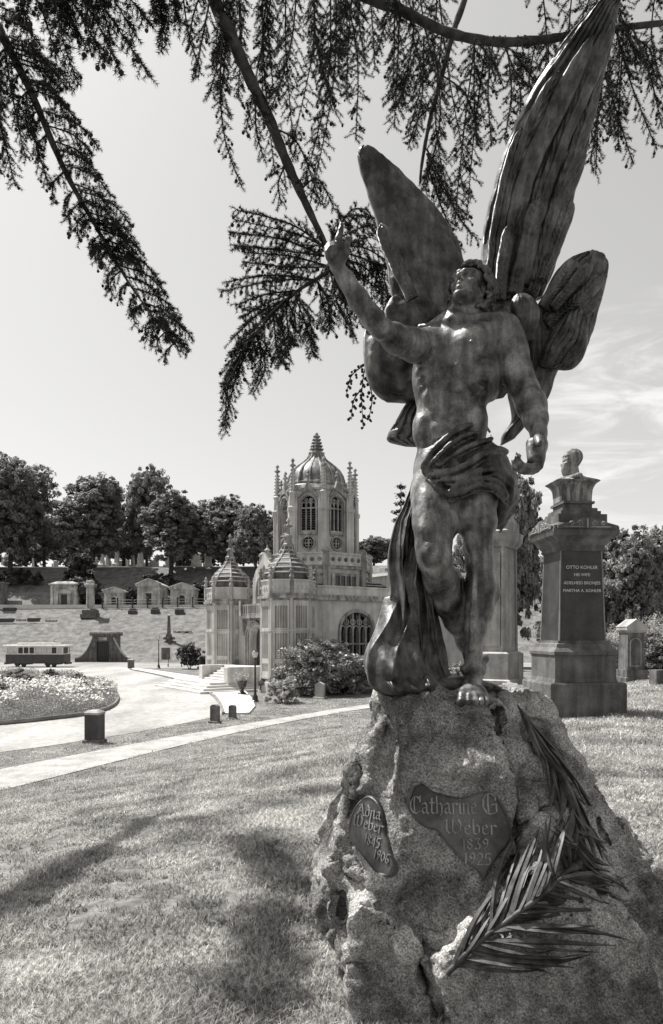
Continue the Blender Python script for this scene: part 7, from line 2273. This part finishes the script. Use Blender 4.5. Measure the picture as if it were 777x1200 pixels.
for a in ([(692, 60, 5.2), (700, 120, 5.2), (698, 205, 5.2)], [(700, 60, 5.2), (722, 130, 5.2), (742, 192, 5.2)], [(680, 60, 5.2), (684, 120, 5.2), (676, 188, 5.2)], [(740, 30, 5.2), (762, 90, 5.2), (776, 150, 5.2)], [(720, 30, 5.2), (740, 100, 5.2), (770, 176, 5.2)],
          [(600, 60, 5.2), (640, 120, 5.3), (640, 180, 5.2)], [(660, 60, 5.2), (662, 110, 5.2), (654, 150, 5.2)], [(500, 180, 5.3), (520, 225, 5.3), (548, 252, 5.3)], [(500, 190, 5.3), (518, 245, 5.3), (540, 292, 5.3)], [(500, 175, 5.3), (535, 250, 5.3), (560, 282, 5.3)]):
    S(a, 22, 4.6, 1.5, 55, .45, .15)
flush(bB)
S([(520, 90, 5.3), (545, 110, 5.3), (560, 150, 5.3)], 18, 5, 1.3); S([(512, 120, 5.3), (490, 140, 5.3), (478, 175, 5.3)], 18, 5, 1.3)
flush(bC)
# left limb reaching down across the sky
DS = 1.0
D_ = [T0, np.array([-3.8, 1.0, 8.3]), np.array([-3.3, 3.6, 7.6]), wpt(-30, -20, 5.6), wpt(6, 48, 5.6), wpt(38, 112, 5.55), wpt(76, 200, 5.5), wpt(114, 268, 5.45), wpt(150, 330, 5.4), wpt(206, 408, 5.3)]
bD = limb(D_, [.08, .07, .06, .040, .034, .028, .022, .015, .009, .002])
Dl = spline2([(-30, -20), (6, 48), (38, 112), (76, 200), (114, 268), (150, 330), (206, 408)], 10)
for k in range(3, len(Dl) - 1):
    x, y = Dl[k]; t = k / len(Dl)
    if rl.random() < .62:
        L_ = 84 * (1 - .42 * t) * rl.uniform(.6, 1.1) * (1 if t < .9 else .45); dz = rl.uniform(-.35, .3)
        S([(x, y, 5.5), (x + L_ * .60, y + L_ * .22, 5.4 + dz), (x + L_ * .95, y + L_ * .62, 5.3 + dz)], 17, 3.8, 1.2, 50, .35, .12)
    if rl.random() < .6:
        L2 = 56 * (1 - .5 * t) * rl.uniform(.6, 1.15); dz = rl.uniform(-.3, .3)
        S([(x, y, 5.5), (x - L2 * .35, y + L2 * .40, 5.5 + dz), (x - L2 * .30, y + L2 * .95, 5.5 + dz)], 16, 4.0, 1.1, 54, .4, .2)
for a in ([(-10, 20, 5.6), (-6, 90, 5.6), (4, 165, 5.5)], [(6, 60, 5.6), (16, 120, 5.5), (30, 186, 5.4)], [(-10, 100, 5.6), (4, 160, 5.6), (18, 218, 5.5)], [(30, 110, 5.5), (40, 160, 5.5), (56, 215, 5.5)], [(-16, 60, 5.6), (-14, 140, 5.6), (0, 200, 5.6)]):
    S(a, 24, 4.2, 1.4, 55, .4, .15)
flush(bD)
# top left limb just above the frame
DS = .78
E_ = [T2, np.array([-3.6, 1.6, 8.8]), wpt(-90, -60, 5.2), wpt(-20, -55, 5.0), wpt(60, -40, 4.9), wpt(140, -40, 4.8), wpt(215, -60, 4.8)]
bE = limb(E_, [.07, .06, .045, .035, .028, .018, .008])
for a in ([(0, -40, 5.0), (24, 0, 5.0), (34, 36, 5.0)], [(20, -40, 5.0), (48, 10, 4.9), (66, 66, 4.9)], [(30, -40, 4.9), (64, 0, 4.9), (94, 52, 4.9)], [(50, -40, 4.9), (90, 10, 4.9), (124, 74, 4.8)], [(70, -40, 4.9), (110, 20, 4.8), (142, 86, 4.8)],
          [(90, -40, 4.9), (136, 30, 4.8), (176, 90, 4.8)], [(110, -40, 4.9), (134, 0, 4.8), (160, 44, 4.8)], [(60, -40, 4.9), (72, 40, 4.8), (92, 100, 4.8)], [(120, -40, 4.8), (150, -5, 4.8), (176, 30, 4.8)], [(160, -45, 4.8), (186, 0, 4.8), (192, 40, 4.8)],
          [(180, -50, 4.8), (200, -10, 4.8), (212, 34, 4.8)], [(175, -50, 4.8), (188, 10, 4.8), (190, 62, 4.8)], [(195, -50, 4.8), (206, -20, 4.8), (206, 20, 4.8)], [(20, -50, 5.0), (30, -10, 5.0), (22, 26, 5.0)], [(100, -40, 4.9), (120, 10, 4.9), (130, 50, 4.9)], [(40, -40, 4.9), (76, 10, 4.9), (104, 62, 4.9)]):
    S(a, 24, 4.4, 1.4, 52, .4, .12)
flush(bE)
# boughs outside the left picture edge: their shade falls on the lawn
def bough(pts, rs, side, n):
    b = limb([T1] + [np.array(p) for p in pts], rs)
    for k in range(len(pts) - 1):
        if k == 0 and len(pts) > 3: continue
        p0 = np.array(pts[k]); p1 = np.array(pts[k + 1])
        for j in range(n):
            c = p0 + (p1 - p0) * (j + rl.random()) / n
            q = c + np.array([rl.uniform(-side, side), rl.uniform(-side, side), rl.uniform(-.45, .05)])
            TW.append((c, q, .006, .002))
            for t in np.linspace(.1, 1, 13):
                e0 = c + (q - c) * t
                for _ in range(2):
                    e = e0 + np.array([rl.uniform(-.10, .10), rl.uniform(-.10, .10), rl.uniform(-.14, .02)])
                    TW.append((e0, e, .0015, .0008)); SP.append((e0, e))
    flush(b)
def shade(px_, py_, h):
    g = hitg(px_, py_); k = h / SUN_TO.z
    return (g.x + SUN_TO.x * k, g.y + SUN_TO.y * k, h)
bough([(-6.5, 2.5, 7.0), shade(-80, 1135, 6.3), shade(10, 1075, 6.2), shade(70, 1035, 6.1), shade(120, 998, 6.0), shade(188, 955, 6.0)], [.03, .02, .02, .02, .015, .01, .006], .09, 90)
bough([(-6.5, 2.3, 7.0), shade(-80, 1090, 6.4), shade(20, 1062, 6.3), shade(90, 1010, 6.2)], [.03, .02, .02, .02, .01], .20, 80)
bough([(-6.2, 3.0, 8.0), shade(298, 985, 7.2), shade(322, 1010, 6.9), shade(345, 1035, 6.8), shade(372, 1052, 6.7)], [.03, .02, .012, .01, .008, .006], .15, 30)
bough([(-5.6, 2.0, 8.0), shade(320, 1195, 6.8), shade(345, 1150, 6.8), shade(325, 1110, 6.8), shade(340, 1070, 6.8)], [.03, .02, .012, .01, .008, .006], .14, 26)
# cones: the hundred largest as parts of the tree, the rest as one
CN.sort(key=lambda c: -c[1] / c[0][1])
cmesh = MB(); cmesh.lathe([(.001, -1.15), (.55, -.9), (.95, -.3), (1.0, .2), (.7, .7), (.35, 1.0)], 8)
for k in range(3): pass
cme = cmesh.mesh('cone', 50)
for c, r in CN[:100]:
    o = link('cone', cme, None if cme.materials else M['cone'], LT, Vector(c) - Vector(LO)); o.scale = (r, r, r)
base = np.array([v.co[:] for v in cme.vertices]); fs_ = [tuple(p.vertices) for p in cme.polygons]
mb = MB()
for c, r in CN[100:]:
    o = len(mb.v); mb.v += [tuple(np.array(c) - LO + b * r) for b in base]; mb.f += [tuple(i + o for i in f) for f in fs_]
me = bpy.data.meshes.new('cone'); me.from_pydata(mb.v, [], mb.f); me.polygons.foreach_set('use_smooth', [True] * len(me.polygons))
tag(link('cone', me, M['cone'], LT), kind='stuff')
# ================================================================== grass
rg = np.random.default_rng(2)
def in_path(X, Y):
    a = np.polyval(fA, X); b = np.polyval(fB, X)
    w = .35 * vnoise(np.stack([X, Y, X * 0], 1), .5, 91) + .12 * vnoise(np.stack([X, Y, X * 0], 1), .12, 92)
    return (Y < np.maximum(a, b) - .12 + w) & (Y > np.minimum(a, b) + .12 + w)
def in_poly(x, y, poly):
    c = np.zeros(x.shape, bool); n = len(poly)
    for i in range(n):
        ax, ay = poly[i]; bx, by = poly[(i + 1) % n]
        k = ((ay <= y) & (by > y)) | ((by <= y) & (ay > y))
        c ^= k & (x < ax + (y - ay) / (by - ay + 1e-12) * (bx - ax))
    return c
def grass(n, y0, y1, pw, h0, wfac, name):
    u = rg.random(n)
    e = 2 - pw
    Y = (y0 ** e + u * (y1 ** e - y0 ** e)) ** (1 / e)
    X = rg.uniform(-.53, .53, n) * Y
    k = ~in_path(X, Y)
    if y1 > 20:
        for pl_ in (ROAD, PLAZA, isl): k &= ~in_poly(X, Y, pl_)
    X = X[k]; Y = Y[k]
    # keep clear of the rock foot and the monuments
    k = ~(((X - 1.0) / .95) ** 2 + ((Y - 3.7) / .85) ** 2 < 1)
    X = X[k]; Y = Y[k]; n = len(X)
    tuft = vnoise(np.stack([X, Y, X * 0], 1), .35, 3); tuft2 = vnoise(np.stack([X, Y, X * 0], 1), 1.3, 5); t3 = vnoise(np.stack([X, Y, X * 0], 1), .12, 8)
    keep = rg.random(n) < .58 + .55 * tuft2 + .55 * t3
    X, Y, tuft, tuft2 = X[keep], Y[keep], tuft[keep], tuft2[keep]; n = len(X)
    Z = gz(X, Y) - .004
    H = h0 * (.65 + .5 * rg.random(n) + .55 * tuft + .25 * tuft2); H = np.clip(H, .012, None)
    w = wfac * Y ** .75 * rg.uniform(.7, 1.3, n)
    a = rg.uniform(0, 2 * math.pi, n)
    lean = rg.uniform(.2, 1.5, n) * H; la = rg.uniform(0, 2 * math.pi, n)
    sx, sy = np.cos(a) * w, np.sin(a) * w; lx, ly = np.cos(la) * lean, np.sin(la) * lean
    b0 = np.stack([X - sx, Y - sy, Z], 1); b1 = np.stack([X + sx, Y + sy, Z], 1)
    m0 = np.stack([X - sx * .7 + lx * .4, Y - sy * .7 + ly * .4, Z + H * .62], 1); m1 = np.stack([X + sx * .7 + lx * .4, Y + sy * .7 + ly * .4, Z + H * .62], 1)
    t = np.stack([X + lx, Y + ly, Z + H], 1)
    V = np.stack([b0, b1, m1, m0, t], 1).reshape(-1, 3)
    o = np.arange(n)[:, None] * 5
    F1 = np.concatenate([o, o + 1, o + 2, o + 3], 1)
    F2 = np.concatenate([o + 3, o + 2, o + 4], 1)
    V = V.astype(np.float32)
    me = bpy.data.meshes.new(name)
    me.vertices.add(len(V)); me.vertices.foreach_set('co', V.ravel())
    li = np.concatenate([F1, F2], 1).ravel()
    me.loops.add(len(li)); me.loops.foreach_set('vertex_index', li.astype(np.int32))
    me.polygons.add(2 * n)
    st = (np.arange(n)[:, None] * 7 + np.array([[0, 4]])).ravel()
    me.polygons.foreach_set('loop_start', st.astype(np.int32))
    me.update(calc_edges=True); me.validate()
    tag(link(name, me, M['blade']), 'mown summer lawn grass', 'grass', kind='stuff')
grass(380000, 2.5, 9, 1.1, .058, .00115, 'grass')
grass(260000, 9, 44, 1.3, .065, .0011, 'grass')
